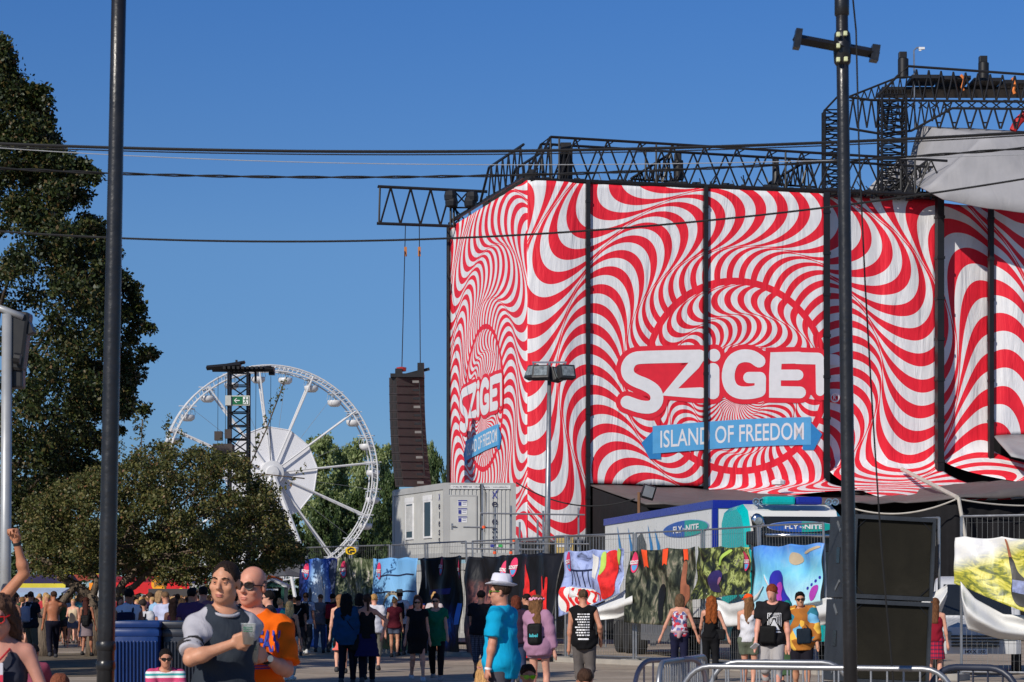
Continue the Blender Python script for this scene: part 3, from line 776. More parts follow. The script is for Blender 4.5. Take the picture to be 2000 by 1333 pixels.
def front_sheet(name, label, px0, px1, ztop, zbot0, zbot1, d=0.0, flap=None, nu=40, nv=60, s0=None, s1=None, bulge=.05, seed=0, wob=1.0):
    """one vertical sheet of the wrap; flap=(forward m, drop m, sideways m) lets its foot run out over the canopy"""
    rr = random.Random(seed); s0 = s_of(px0) if s0 is None else s0; s1 = s_of(px1) if s1 is None else s1
    ph = [rr.uniform(0, 6.28) for _ in range(6)]
    def pt(u, v):
        s = s0 + (s1 - s0) * u; zb = zbot0 + (zbot1 - zbot0) * u
        off = d + bulge * math.sin(u * math.pi) * (.4 + .6 * math.sin(v * 3.1)) + wob * (.04 * math.sin(s * 2.7 + ph[0] + v * 2) * math.sin(v * 5 + ph[1]) + .025 * math.sin(s * 6.1 + ph[2]) * (.4 + .6 * math.sin(v * 9 + ph[4])))
        zt = ztop if not callable(ztop) else ztop(u)
        if flap is None or v > .22: 
            vv = v if flap is None else (v - .22) / .78
            z = zb + (zt - zb) * vv; p = C0 + E1 * s; return Vector((p.x, p.y, z)) - N1 * (-off)
        q = (.22 - v) / .22; fw, pa, pb, sd, tw = flap
        a = q ** 1.25; fwu = fw * (.85 + .15 * u)
        p = C0 + E1 * (s + sd * a + tw * u * a * a); off += fwu * a
        pe = C0 + E1 * (s + sd + tw * u) + N1 * fwu; ze = EYE + (HZ - (pa + (pb - pa) * u)) * pe.y / F
        z = zb + (ze - zb) * q ** .62 + .10 * math.sin(u * 5 + ph[3]) * q
        return Vector((p.x, p.y, z)) + N1 * off
    def uv(u, v):
        s = s0 + (s1 - s0) * u; zb = zbot0 + (zbot1 - zbot0) * u; zt = ztop if not callable(ztop) else ztop(u)
        if flap is None: z = zb + (zt - zb) * v
        elif v > .22: z = zb + (zt - zb) * (v - .22) / .78
        else: z = zb - (.22 - v) / .22 * flap[0] * 1.05
        return ((s - SC_) / RD, (z - ZC) / RD)
    me = grid_mesh(name, pt, nu, nv, uv); o = link(name, me, STRIPES)
    so = o.modifiers.new('thickness', 'SOLIDIFY'); so.thickness = .012; so.offset = -1
    return tag(o, label, 'banner', 'striped wrap sheets on the stage tower')
ztopA = lambda px: z_at(px, 352 + (px - 1030) * .0445)
sheet_corner = front_sheet('stage_wrap', 'narrow red and white wave striped sheet at the tower corner behind the floodlight mast', 1030, 1145, 18.9, 4.0, 4.0, bulge=.22, seed=1)
sheet_left = front_sheet('stage_wrap', 'red and white striped sheet bearing the letters SZ on the tower front', 1150, 1375, 18.9, z_at(1150, 944), z_at(1375, 950), bulge=.01, seed=2, wob=.22)
sheet_right = front_sheet('stage_wrap', 'red and white striped sheet bearing iGE and the round striped crown on the tower front', 1381, 1610, 18.9, z_at(1381, 948), z_at(1610, 930), bulge=.01, flap=(3.2, 970, 961, .1, .7), seed=3, wob=.22)
sheet_d = front_sheet('stage_wrap', 'recessed striped sheet behind the tall right mast, its foot spread over the canopy', 1618, 1840, 19.0, z_at(1618, 886), z_at(1840, 892), d=-.7, flap=(6.5, 976, 968, .5, .9), seed=4)
sheet_e = front_sheet('stage_wrap', 'narrow recessed striped sheet right of the thick black post, its foot swung to the right', 1842, 1944, lambda u: 18.86 - .1 * u, z_at(1842, 880), z_at(1944, 862), d=-.7, flap=(6.0, 942, 926, 2.0, 1.3), nu=24, seed=5)
sheet_f = front_sheet('stage_wrap', 'striped sheet at the far right end of the tower, bulging in its black frame', 1938, 2060, 18.7, z_at(1938, 852), z_at(2060, 845), bulge=.3, seed=6)
# left face of the tower in one sheet
def left_sheet():
    t1 = t_of(879)
    def pt(u, v):
        t = t1 * (1 - u); zb = 4.0 + (0) * u; z = zb + (ZT - zb) * v
        off = .012 * math.sin(t * 2.2 + v * 3) * math.sin(v * 7) + .006 * math.sin(t * 5)
        p = C0 + E2 * t + N2 * off; return Vector((p.x, p.y, z))
    def uv(u, v):
        t = t1 * (1 - u); z = 4.0 + (ZT - 4.0) * v; return ((TC - t) / RD2, (z - ZC2) / RD2)
    o = link('stage_wrap', grid_mesh('stage_wrap', pt, 40, 50, uv), STRIPES)
    so = o.modifiers.new('thickness', 'SOLIDIFY'); so.thickness = .012; so.offset = -1
    return tag(o, 'striped sheet on the narrow left side of the tower, behind the white container', 'banner', 'striped wrap sheets on the stage tower')
sheet_side = left_sheet()

# --- lettering on the wrap, drawn as strokes in photo pixels of the front face
LETTERS = [  # (stroke points, width px) in pixels of the photo
    ('S', [(1366, 696), (1262, 698), (1236, 700), (1224, 716), (1226, 734), (1240, 744), (1262, 752), (1280, 764), (1284, 782), (1274, 796), (1252, 796), (1224, 786)], 25),
    ('Z', [(1300, 697), (1366, 699), (1356, 712), (1308, 766), (1368, 768)], 22),
    ('i', [(1392, 722), (1392, 768)], 25), ('dot', [(1394, 694), (1394.5, 695)], 24),
    ('G', [(1482, 706), (1468, 696), (1446, 695), (1428, 706), (1420, 734), (1426, 758), (1442, 768), (1466, 768), (1482, 764)], 25), ('Gbar', [(1462, 738), (1484, 738)], 22), ('Gstem', [(1484.5, 739), (1484, 764)], 22),
    ('E', [(1560, 699), (1515, 700), (1513, 734), (1513, 766), (1562, 767)], 23), ('Ebar', [(1520, 733), (1558, 733)], 21),
    ('T', [(1555, 700), (1597, 701)], 23), ('Tstem', [(1600, 702), (1601, 766)], 16)]
def outline(pts, wd, n=8):
    """outline polygon of a round-ended stroke"""
    P = [Vector(p) for p in pts]; k = len(P); L, Rr = [], []
    for i in range(k):
        a = (P[i] - P[i - 1]).normalized() if i else None; b = (P[i + 1] - P[i]).normalized() if i < k - 1 else None
        if a is None: t = b; sc = 1
        elif b is None: t = a; sc = 1
        else:
            t = (a + b).normalized(); sc = min(1.6, 1 / max(.4, t.dot(a)))
        nn = Vector((-t.y, t.x)); L.append(P[i] + nn * wd / 2 * sc); Rr.append(P[i] - nn * wd / 2 * sc)
    def capp(c, frm, to, sign):
        a0 = math.atan2(frm.y - c.y, frm.x - c.x); return [c + Vector((math.cos(a0 + sign * math.pi * j / n), math.sin(a0 + sign * math.pi * j / n))) * wd / 2 for j in range(1, n)]
    return L, capp(P[-1], L[-1], Rr[-1], -1), Rr, capp(P[0], Rr[0], L[0], -1)
def stroke(mb, pts, wd, fn, mi=0):
    L, c1, Rr, c0 = outline(pts, wd)
    k = len(L); vs = [fn(p) for p in L] + [fn(p) for p in Rr]
    fs = [(i, i + 1, k + i + 1, k + i) for i in range(k - 1)]
    mb.add(vs, fs, mi)
    vs = [fn(L[-1])] + [fn(p) for p in c1] + [fn(Rr[-1])]; mb.add(vs, [tuple(range(len(vs)))], mi)
    vs = [fn(Rr[0])] + [fn(p) for p in c0] + [fn(L[0])]; mb.add(vs, [tuple(range(len(vs)))], mi)
def smooth_pts(pts, it=2):
    for _ in range(it):
        q = [pts[0]]
        for a, b in zip(pts[:-1], pts[1:]): q += [(a[0] * .75 + b[0] * .25, a[1] * .75 + b[1] * .25), (a[0] * .25 + b[0] * .75, a[1] * .25 + b[1] * .75)]
        pts = q + [pts[-1]]
    return pts
VW = mat('white_vinyl_print', (.80, .80, .82), .5, .05); VR = mat('red_vinyl_print', RED, .55, .06)
VB = mat('sky_blue_vinyl_print', srgb(92, 170, 222), .5, .06); VB2 = mat('mid_blue_vinyl_print', srgb(48, 132, 196), .5, .06); VK = mat('dark_vinyl_print', (.02, .025, .04), .5)
def front_fn(off):
    def f(p):
        s = s_of(p[0]); q = C0 + E1 * s + N1 * off; return Vector((q.x, q.y, z_at(p[0], p[1])))
    return f
def side_fn(off):
    """front pixels -> same design on the left face"""
    def f(p):
        u = (s_of(p[0]) - SC_) / RD; v = (z_at(p[0], p[1]) - ZC) / RD
        q = C0 + E2 * (TC - u * RD2) + N2 * off; return Vector((q.x, q.y, ZC2 + v * RD2))
    return f
def wrap_logo(fnf, parent_sheet, nm):
    red, wh = MB(), MB()
    o = .022
    red.add([fnf(o - .001)(p) for p in ((1236, 692), (1608, 694), (1608, 772), (1300, 772), (1236, 790))], [(0, 1, 2, 3, 4)])
    for i, (n, pts, wd) in enumerate(LETTERS):
        sp = smooth_pts(pts) if n in 'SG' else pts
        stroke(red, sp, wd + 19, fnf(o + i * .0007)); stroke(wh, sp, wd, fnf(o + .010 + i * .0007))
    r1 = red.build('logo_backing', VR, parent_sheet); wh.build('logo_letters', VW, parent_sheet)
    # ribbon
    rb = MB()
    def rib(x): return -3.5 * math.sin((x - 1272) / (1583 - 1272) * math.pi * 1.0 - .5) - (x - 1430) * .046
    top, bot = [], []
    for i in range(25):
        x = 1274 + (1583 - 1274) * i / 24; y = 851 + rib(x); top.append((x, y - 27)); bot.append((x, y + 27))
    f1 = fnf(o + .030)
    n = len(top); rb.add([f1(p) for p in top] + [f1(p) for p in bot], [(i, i + 1, n + i + 1, n + i) for i in range(n - 1)])
    f0 = fnf(o + .022); rbo = rb.build('ribbon', VB, parent_sheet)
    for sg, x0, yy in ((-1, 1274, top[0][1] + 36), (1, 1583, top[-1][1] + 36)):
        tails = MB(); tails.add([f0(p) for p in ((x0 + sg * -16, yy - 26), (x0 + sg * 0, yy - 26), (x0 + sg * 22, yy - 3), (x0 + sg * 6, yy + 28), (x0 + sg * -16, yy + 28))], [(0, 1, 2, 3, 4)]); tails.build('ribbon_tail', VB2, rbo)
    tx = MB(); f2 = fnf(o + .036)
    text(tx, 'ISLAND OF FREEDOM', lambda x, y: f2((1429 + x, 851 + rib(1429 + x) - y)), 280, 34, .009)
    tx.build('ribbon_lettering', VW, rbo)
wrap_logo(front_fn, sheet_left, 'front'); wrap_logo(side_fn, sheet_side, 'side')
# the cut-off end of the T with its ring mark on the recessed sheet
mb = MB(); fr_ = front_fn(-.55)
stroke(mb, [(1630, 700), (1641, 701)], 22, fr_)
mb.build('logo_letters', VW, sheet_d)
mb = MB(); ring = [(1639 + 8 * math.cos(a * .524), 775 + 8 * math.sin(a * .524)) for a in range(13)]; mb.tube([front_fn(-.5)(p) for p in ring], .04, 6)
text(mb, 'R', lambda x, y: front_fn(-.5)((1639 + x, 775 - y)), 6, 8, .03); mb.build('registered_mark', VW, sheet_d)
# --- steel: posts, core
def post(px, r, d, label, z0=3.2, z1=19.0):
    p = C0 + E1 * s_of(px) + N1 * d
    mb = MB(); mb.box((0, 0, (z0 + z1) / 2), (r * 2, r * 2, z1 - z0), Matrix.Rotation(.242, 3, 'Z'))
    for k in range(9):
        z = z0 + (z1 - z0) * (k + .5) / 9; mb.box((0, 0, z), (r * 2.4, r * 2.4, .12), Matrix.Rotation(.242, 3, 'Z'))
    mb.box((0, 0, .1), (r * 5, r * 5, .2)); mb.tube([(0, 0, .2), (0, 0, z0)], r * .8, 8)
    return tag(mb.build('tower_post', BLACKST, None, (p.x, p.y, 0)), label, 'post', 'black posts of the stage tower')
post(1147.5, .085, .05, 'thin black post between the corner sheet and the SZ sheet')
post(1377.5, .085, .05, 'thin black post crossing the big letters in the middle of the tower front')
post(1614.5, .14, -.1, 'black post on the tower just left of the tall right mast')
post(1837, .15, -.1, 'thick black post under the corner of the grey roof fabric')
post(1933.5, .10, .1, 'black frame post at the left edge of the far right striped sheet')
pc = C0 + E2 * t_of(880); mb = MB().tube([(pc.x - .1, pc.y, 0), (pc.x - .1, pc.y, 18.9)], .09, 6)
tag(mb.build('tower_post', BLACKST), 'thin black post on the far left edge of the tower', 'post', 'black posts of the stage tower')
# dark core inside the tower so nothing shows through the gaps
mb = MB()
cs = [C0 + E1 * .5 + E2 * .8, C0 + E1 * 23 + E2 * .9, C0 + E1 * 23 + E2 * 11, C0 + E1 * .5 + E2 * 11]
vs = [Vector((c.x, c.y, 0.0)) for c in cs] + [Vector((c.x, c.y, 18.2)) for c in cs]
mb.add(vs, [(0, 1, 5, 4), (1, 2, 6, 5), (2, 3, 7, 6), (3, 0, 4, 7), (4, 5, 6, 7)])
tag(mb.build('stage_tower', BLACKFAB), 'dark inner body of the stage tower seen below and between the striped sheets', 'stage tower')

# ------------------------------------------------------------------ trusses on the stage
def wp(px, py, d=0.0, back=0.0):
    """point over the front face line at a photo position"""
    s = s_of(px); q = C0 + E1 * s - N1 * back; Y = q.y; return W(px, py, Y)
def truss_thing(label, build, group=None, cat='truss'):
    mb = MB(); build(mb); return tag(mb.build('truss', BLACKST), label, cat, group)
G_T = 'black lattice trusses of the stage'
def b_top(mb):
    # long roof-edge truss with sloped left end
    A = [wp(1036, 345), wp(1075, 268)]; back = -N1 * 1.5
    lo = lambda x: wp(x, 352 + (x - 1036) * .0375); hi = lambda x: wp(x, 268 + (x - 1075) * .0605)
    for off in (Vector((0, 0, 0)), back):
        mb.tube([lo(1036) + off, lo(1850) + off], .07, 5); mb.tube([lo(1036) + off, hi(1075) + off], .06, 5); mb.tube([hi(1075) + off, hi(1850) + off], .06, 5)
        mb.tube([hi(1092) + off, lo(1092) + off], .045, 5); mb.tube([hi(1075) + off, lo(1078) + off], .045, 5)
        xs = 1092; k = 0
        n = 12; step = (1850 - xs) / n
        for i in range(n):
            x0 = xs + step * i; xm = x0 + step / 2
            mb.tube([lo(x0) + off, hi(xm) + off], .038, 4, caps=False); mb.tube([hi(xm) + off, lo(x0 + step) + off], .038, 4, caps=False)
            if i % 4 == 3: mb.tube([hi(x0) + off, lo(x0) + off], .045, 5)
    for i in range(25):
        x = 1040 + 32 * i; mb.tube([lo(x), lo(x + 16) + back], .03, 4, caps=False); mb.tube([lo(x + 16) + back, lo(x + 32)], .03, 4, caps=False)
        if i % 2: mb.tube([hi(max(x, 1075)), hi(max(x, 1075)) + back], .03, 4, caps=False)
truss_thing('long black lattice truss along the top of the striped tower front', b_top, G_T)
def b_deck(mb):
    # cable tray, clamps and clutter under it
    rr = random.Random(3)
    for i in range(70):
        x = 1034 + 11.6 * i; p = wp(x, 360 + (x - 1034) * .035 - 4, 0, .5); mb.box(p, (.28 * rr.uniform(.5, 1.2), .5, rr.uniform(.12, .42)))
    for o in (0, .6, 1.1): mb.tube([wp(1034, 349, 0, o), wp(1845, 381, 0, o)], .05, 5)
    for i in range(40):
        x = 1040 + rr.random() * 790; y = 352 + (x - 1036) * .0375
        mb.tube([wp(x, y, 0, .4), wp(x + rr.uniform(-18, 18), y - rr.uniform(8, 26), 0, .7)], .025, 4)
tag((lambda m: (b_deck(m), m.build('cable_tray', BLACKST))[1])(MB()), 'dark cable tray with clamps along the upper edge of the striped sheets', 'cable tray')
def b_bundle(mb):
    rr = random.Random(5)
    for i in range(26):
        x = 1100 + rr.uniform(-14, 14); q0 = wp(x + 3, 352, 0, rr.uniform(.3, .9)); q1 = wp(1107 + (x - 1100) * .7, 288 + rr.uniform(0, 14), 0, rr.uniform(.3, .9)); mb.tube([q0, q1], .045, 5)
    q = wp(1105, 286, 0, .6); mb.box(q, (.45, .35, .25))
tag((lambda m: (b_bundle(m), m.build('cable_bundle', BLACKST))[1])(MB()), 'thick bundle of black cables standing at the tower corner', 'cables')
def b_left(mb):
    # edge truss along the top of the left face
    def P(t, z): q = C0 + E2 * t + N2 * .1; return Vector((q.x, q.y, z))
    tl = t_of(955)
    for off in (Vector((0, 0, 0)), -N2 * 1.2):
        mb.tube([P(0.2, ZT + .15) + off, P(12.4, ZT + .15) + off], .06, 5); mb.tube([P(.2, ZT + 1.5) + off, P(5.5, ZT + 1.5) + off], .06, 5)
        mb.tube([P(5.5, ZT + 1.5) + off, P(7.0, ZT + .15) + off], .06, 5)
        for i in range(6): mb.tube([P(.2 + i * .9, ZT + .15) + off, P(.65 + i * .9, ZT + 1.5) + off], .035, 4); mb.tube([P(.65 + i * .9, ZT + 1.5) + off, P(1.1 + i * .9, ZT + .15) + off], .035, 4)
    rr = random.Random(8)
    for i in range(26): mb.box(P(.3 + i * .3, ZT + .25) - N2 * .5, (.3, .3, rr.uniform(.2, .6)))
truss_thing('short black truss leading back along the left edge of the tower top', b_left, G_T)
def b_canti(mb):
    Y = 106
    for dy in (0, 1.4):
        f = lambda x, y: W(x, y, Y + dy) ; top = lambda x: 365 + (x - 740) * .047; bo = lambda x: 437 + (x - 738) * .036
        mb.tube([f(738, top(738)), f(952, top(952))], .075, 5); mb.tube([f(736, bo(736)), f(886, bo(886))], .075, 5); mb.tube([f(742, top(742)), f(740, bo(740))], .05, 5)
        x = 743
        for i in range(4):
            mb.tube([f(x, bo(x)), f(x + 20, top(x + 20))], .045, 4); mb.tube([f(x + 20, top(x + 20)), f(x + 39, bo(x + 39))], .045, 4); x += 39
        for xx in (880, 886, 917): mb.tube([f(xx, top(xx)), f(xx, 445)], .06, 5)
        for k in range(2): mb.tube([f(886, 372 + 34 * k), f(917, 406 + 34 * k)], .035, 4); mb.tube([f(917, 372 + 34 * k), f(886, 406 + 34 * k)], .035, 4); mb.tube([f(886, 406 + 34 * k), f(917, 406 + 34 * k)], .04, 4)
        mb.tube([f(882, 430), f(955, 385), f(1036, 340)], .05, 5)
    for x in (738, 782, 820, 860, 900, 940): mb.tube([W(x, 366 + (x - 740) * .047, Y), W(x, 366 + (x - 740) * .047, Y + 1.4)], .04, 4); mb.tube([W(x, 437, Y), W(x, 437, Y + 1.4)], .04, 4)
    for (x, y) in ((880, 383), (882, 395), (922, 385), (919, 395)): mb.lathe([(.0, -.3), (.28, -.2), (.3, 0), (.25, .2), (0, .28)], W(x, y, Y - .2), 10)
truss_thing('black cantilever truss jutting left from the tower against the sky', b_canti, G_T)
def b_tower(px0, px1, Y, ytop, ybot, label):
    def b(mb):
        w_ = (px1 - px0) * Y / F; c = (px0 + px1) / 2
        truss(mb, W(c, ybot, Y), W(c, ytop, Y), w_, w_, int((ybot - ytop) / 13), .06, .032)
    truss_thing(label, b, G_T)
b_tower(1609, 1640, 104, 218, 385, 'upright lattice tower just left of the tall right mast above the stripes')
b_tower(1719, 1766, 103, 190, 385, 'upright lattice tower with dense cables in front of the grey roof fabric')
def b_up(mb):
    # upper truss: chamfered left shoulder, deck and hanging lower truss
    Y = 103.5
    for dy in (0, 2.2):
        f = lambda x, y: W(x, y, Y + dy - (x - 1650) * .006)
        mb.tube([f(1609, 218), f(1640, 185), f(1657, 190), f(1753, 152), f(1800, 150)], .05, 5)
        mb.tube([f(1718, 186), f(1752, 150), f(1775, 130), f(2060, 150)], .06, 5)
        mb.tube([f(1657, 190), f(1700, 196), f(2060, 200)], .06, 5); mb.tube([f(1609, 253), f(1655, 251), f(1720, 262), f(1780, 256), f(1860, 212), f(2060, 214)], .06, 5)
        for i in range(12):
            x = 1790 + 24 * i; mb.tube([f(x - 12, 198), f(x, 136 + (x - 1790) * .065)], .04, 4); mb.tube([f(x, 136 + (x - 1790) * .065), f(x + 12, 198)], .04, 4)
            mb.tube([f(x - 20, 200), f(x - 4, 212)], .03, 4); mb.tube([f(x - 20, 212), f(x - 4, 200)], .03, 4)
        for i in range(8):
            x = 1822 + 30 * i; mb.tube([f(x, 212), f(x + 11, 252)], .045, 4); mb.tube([f(x + 26, 212), f(x + 13, 252)], .045, 4); mb.tube([f(x + 8, 240), f(x + 16, 240)], .035, 4)
        for i in range(8):
            x = 1660 + 14 * i; y = 190 - (x - 1657) * .38; mb.tube([f(x, y), f(x + 7, 196)], .03, 4); mb.tube([f(x + 7, 196), f(x + 14, y - 5)], .03, 4)
        for i in range(5):
            x = 1648 + 18 * i; mb.tube([f(x, 194), f(x + 9, 250)], .04, 4); mb.tube([f(x + 9, 250), f(x + 18, 194)], .04, 4)
        for i in range(9):
            x = 1724 + 15 * i; y = 256 - max(0, (x - 1780)) * .55; mb.tube([f(x, 200), f(x + 7, y)], .035, 4); mb.tube([f(x + 7, y), f(x + 15, 200)], .035, 4)
    for i in range(20):
        x = 1660 + 20 * i; mb.tube([W(x, 197, Y), W(x + 8, 197, Y + 2.2)], .035, 4)
    for (x0, x1, y) in ((1775, 1830, 156), (1832, 1890, 158), (1895, 1950, 162), (1952, 2050, 166)):
        a, b_ = W(x0, y, Y - .1), W(x1, y + 3, Y - .3); mb.box((a + b_) / 2, ((b_ - a).length, 1.6, .16))
    mb.box(W(1900, 181, Y + 1), (8.5, 1.8, .12))
truss_thing('big black lattice roof truss at the upper right with a narrow walkway', b_up, G_T)
def b_inner(mb, seg):
    for (x0, y0, x1, y1) in (seg,):
        for o in (0, .9):
            f = lambda x, y: wp(x, y, 0, 2.0 + o)
            mb.tube([f(x0, y0), f(x1, y1)], .06, 5); mb.tube([f(x0, y0), f(x1 + 14, y0 + 6)], .05, 5)
            for i in range(9):
                a = i / 9; b2 = (i + .5) / 9; mb.tube([f(x0 + (x1 - x0) * b2, y0 + (y1 - y0) * b2), f(x0 + (x1 - x0) * a, y0 + 5)], .032, 4); mb.tube([f(x0 + (x1 - x0) * b2, y0 + (y1 - y0) * b2), f(x0 + (x1 - x0) * (a + .11), y0 + 5)], .032, 4)
            mb.tube([f(x1, y1), f(x1 + 14, y0 + 6)], .05, 5); mb.tube([f(x1, y1), f(x1 - 16, y0 + 6)], .05, 5)
for sg_, lb_ in (((1232, 350, 1310, 300), 'short sloping roof truss behind the edge truss above the SZ sheet'), ((1500, 360, 1580, 312), 'short sloping roof truss behind the edge truss left of the tall right mast'), ((1735, 372, 1810, 315), 'short sloping roof truss behind the edge truss at the foot of the dense tower')): truss_thing(lb_, lambda mb: b_inner(mb, sg_), G_T)
def drum(px, pyt, pyb, Y, wpx, label, cone=False):
    r = wpx / 2 * Y / F; h = (pyb - pyt) * Y / F; t = thing('beacon_housing', label, 'lamp housing', W(px, pyb, Y), 0, 'black housings on the trusses')
    MB().lathe([(r * (1.1 if cone else 1), 0), (r * (1.0), h * .2), (r * (.72 if cone else 1), h * .72), (r * .6, h * .76)], n=14).build('drum', BLACKST, t, auto=True)
    MB().box((-.12 * r, 0, h * .86), (r * 1.45, r * 1.4, h * .26), bev=.03).build('cap', BLACKST, t)
    return t
drum(1325, 300, 352, 97.5, 19, 'black cylinder housing standing on the trusses left of the tower middle')
drum(1516, 311, 360, 98.5, 16, 'tapering black housing in the trusses right of the tower middle', True)
drum(1764, 102, 152, 103, 21, 'black cylinder with square head on the roof truss beside the thin white antenna')
drum(1921, 110, 160, 102.5, 21, 'black cylinder with square head on the roof truss near the photo edge')
t = thing('weather_mast', 'thin white mast with a little camera rising from the grey roof fabric', 'mast', W(1787, 252, 103))
b0 = W(1787, 252, 103)
MB().tube([(0, 0, 0), W(1785, 99, 103) - b0, W(1790, 94, 103) - b0, W(1797, 93, 103) - b0], .035, 6).build('pole', GALV, t)
mb = MB().box(W(1800, 95, 103) - b0, (.26, .12, .1)).box(W(1797, 98, 103) - b0, (.1, .08, .1)); mb.build('camera_head', WHITEP, t)
for (x, y, c, lb) in ((1879, 160, (230, 130, 60), 'orange sling looped on the roof truss left of the right black cylinder'), (1979, 166, (225, 120, 70), 'orange sling hanging from the roof truss at the photo edge')):
    q = W(x, y, 102.2); mb = MB().tube([q + Vector((-.06, 0, .3)), q + Vector((.1, 0, .1)), q + Vector((0, 0, -.25)), q + Vector((.06, 0, -.4))], .07, 6)
    tag(mb.build('sling', mat('orange_sling', srgb(*c), .8)), lb, 'sling', 'orange slings on the roof truss')
mb = MB(); q = [W(1978, 256, 102), W(1988, 238, 102), W(2002, 225, 102), W(2020, 220, 102)]
mb.tube(q, [.16, .2, .2, .2], 8); tag(mb.build('red_hose', mat('red_fabric', (.5, .015, .02), .7)), 'red fabric roll hanging in the roof truss at the right photo edge', 'roll')

# ------------------------------------------------------------------ grey roof fabric
def sheet_tris(name, pts, faces, m, label, cat, thick=.05, sub=4, wob=.025, seed=1):
    bm = bmesh.new(); vs = [bm.verts.new(p) for p in pts]
    for f in faces: bm.faces.new([vs[i] for i in f])
    bmesh.ops.triangulate(bm, faces=bm.faces[:]); bmesh.ops.subdivide_edges(bm, edges=bm.edges[:], cuts=sub, use_grid_fill=True)
    rr = random.Random(seed)
    for v in bm.verts: v.co += Vector((0, -1, 0)) * wob * math.sin(v.co.x * 1.9 + v.co.z * 2.7) + Vector((0, 0, 1)) * wob * .5 * math.sin(v.co.x * 3.3 + v.co.y)
    bmesh.ops.recalc_face_normals(bm, faces=bm.faces[:])
    me = bpy.data.meshes.new(name); bm.to_mesh(me); bm.free(); me.polygons.foreach_set('use_smooth', [True] * len(me.polygons))
    o = link(name, me, m); so = o.modifiers.new('thickness', 'SOLIDIFY'); so.thickness = thick
    return tag(o, label, cat)
def fabric(name, c, rough=.7):
    m, nt, b = newmat(name); _, ob = coords(nt); n = noise(nt, ob, .6, 5.0)
    nt.links.new(ramp(nt, n.outputs[0], [(.3, tuple(q * .85 for q in c)), (.7, tuple(q * 1.1 for q in c))]), b.inputs['Base Color'])
    b.inputs['Roughness'].default_value = rough; f = noise(nt, mapping(nt, ob, (1, 1, .4)), .8, 3.0, .5, 1.0); bump(nt, b, f.outputs[0], .35, .2); return m
GREYF = fabric('grey_roof_fabric', (.34, .335, .35))
P = [W(1795, 248, 104), W(2060, 262, 102), W(1768, 352, 103.5), W(1808, 372, 97.5), W(1842, 391, 97.3), W(2060, 424, 97.3), W(1922, 270, 98.2), W(2060, 268, 99), W(1930, 408, 97.2), W(1860, 318, 100)]
sheet_tris('roof_fabric', P, [(0, 1, 7, 6), (0, 6, 9), (0, 9, 2), (2, 9, 3), (3, 9, 6), (3, 6, 4), (4, 6, 8), (8, 6, 7, 5)], GREYF, 'large grey roof fabric folded over the right end of the tower', 'roof fabric')
P = [W(1686, 378, 108), W(1740, 322, 108), W(1790, 300, 108), W(1790, 380, 108)]
sheet_tris('roof_fabric', P, [(0, 1, 2, 3)], GREYF, 'small grey fabric gable showing behind the dense lattice tower', 'roof fabric', seed=3)

# ------------------------------------------------------------------ canopy below the wrap
CANF = fabric('brown_grey_canopy', (.115, .10, .10), .6)
def fp(px, py, d): # over the front plane pushed d metres towards the camera
    s = s_of(px); q = C0 + E1 * s + N1 * d; Y = q.y; return W(px, py, Y)
P = [fp(1152, 948, .1), fp(1380, 957, .1), fp(1640, 968, .1), fp(1262, 986, 7), fp(1440, 992, 7), fp(1655, 985, 7), fp(1200, 966, 3)]
sheet_tris('canopy', P, [(0, 6, 3, 1), (1, 3, 4), (1, 4, 5, 2)], CANF, 'brown grey canopy roof sloping from the striped tower to the truck', 'canopy', wob=.08)
P = [fp(1640, 960, .1), fp(1770, 957, .1), fp(1660, 984, 9), fp(1770, 984, 9), fp(1868, 972, 12), fp(1880, 946, .1), fp(2060, 930, .1), fp(1880, 955, 8), fp(2060, 948, 12), fp(2060, 973, 12.1), fp(1884, 973, 12.1)]
sheet_tris('canopy', P, [(0, 2, 3, 1), (1, 3, 4), (1, 4, 7, 5), (5, 7, 8, 6), (7, 4, 10, 9, 8)], CANF, 'peaked brown grey canopy at the right with a striped sheet draped over it', 'canopy', wob=.1, seed=2)
def drape(name, pts, z0, label, amp=.18, n=50):
    pts = [Vector(p) for p in pts]; L = [0]
    for a, b in zip(pts[:-1], pts[1:]): L.append(L[-1] + (b - a).length)
    def at(u):
        d = u * L[-1]
        for i in range(len(pts) - 1):
            if d <= L[i + 1] + 1e-6: f = (d - L[i]) / (L[i + 1] - L[i]); return pts[i].lerp(pts[i + 1], f)
        return pts[-1]
    def fn(u, v):
        p = at(u); z = z0 + (p.z - .06 - z0) * v; a = amp * (1.0 - .8 * v)
        return Vector((p.x, p.y + .25 + a * math.sin(u * L[-1] * 5) + a * .5 * math.sin(u * L[-1] * 11.3 + 1), z))
    o = link(name, grid_mesh(name, fn, n * 2, 8), BLACKFAB); so = o.modifiers.new('thickness', 'SOLIDIFY'); so.thickness = .02
    return tag(o, label, 'curtain')
drape('black_curtain', [fp(1158, 950, 1.2), fp(1262, 988, 6.8), fp(1440, 994, 6.8), fp(1655, 987, 6.8)], 0.0, 'black curtain in the dark opening left of and behind the truck')  # black sheet added to give the shaded void under the canopy
drape('black_curtain', [fp(1655, 990, 8.9), fp(1770, 1000, 8.9), fp(1868, 974, 11.8), fp(2060, 974, 11.9)], 0.0, 'black curtain hanging from the right canopy behind the loudspeakers')
OLDW = mat('weathered_white_pole', (.5, .47, .42), .6)
a, b_ = fp(1762, 917, .6), fp(1869, 972, 12.2)
tag(MB().tube([a, b_], .09, 8).build('canopy_pole', OLDW), 'pale pole running down the slope of the right canopy', 'pole')
q = fp(1872, 972, 12.4); g_ = W(1906, 1172, q.y); tag(MB().tube([q, Vector((g_.x + .3, q.y, 0))], .07, 8).build('canopy_pole', OLDW), 'pale slanting pole holding the front corner of the right canopy', 'pole')
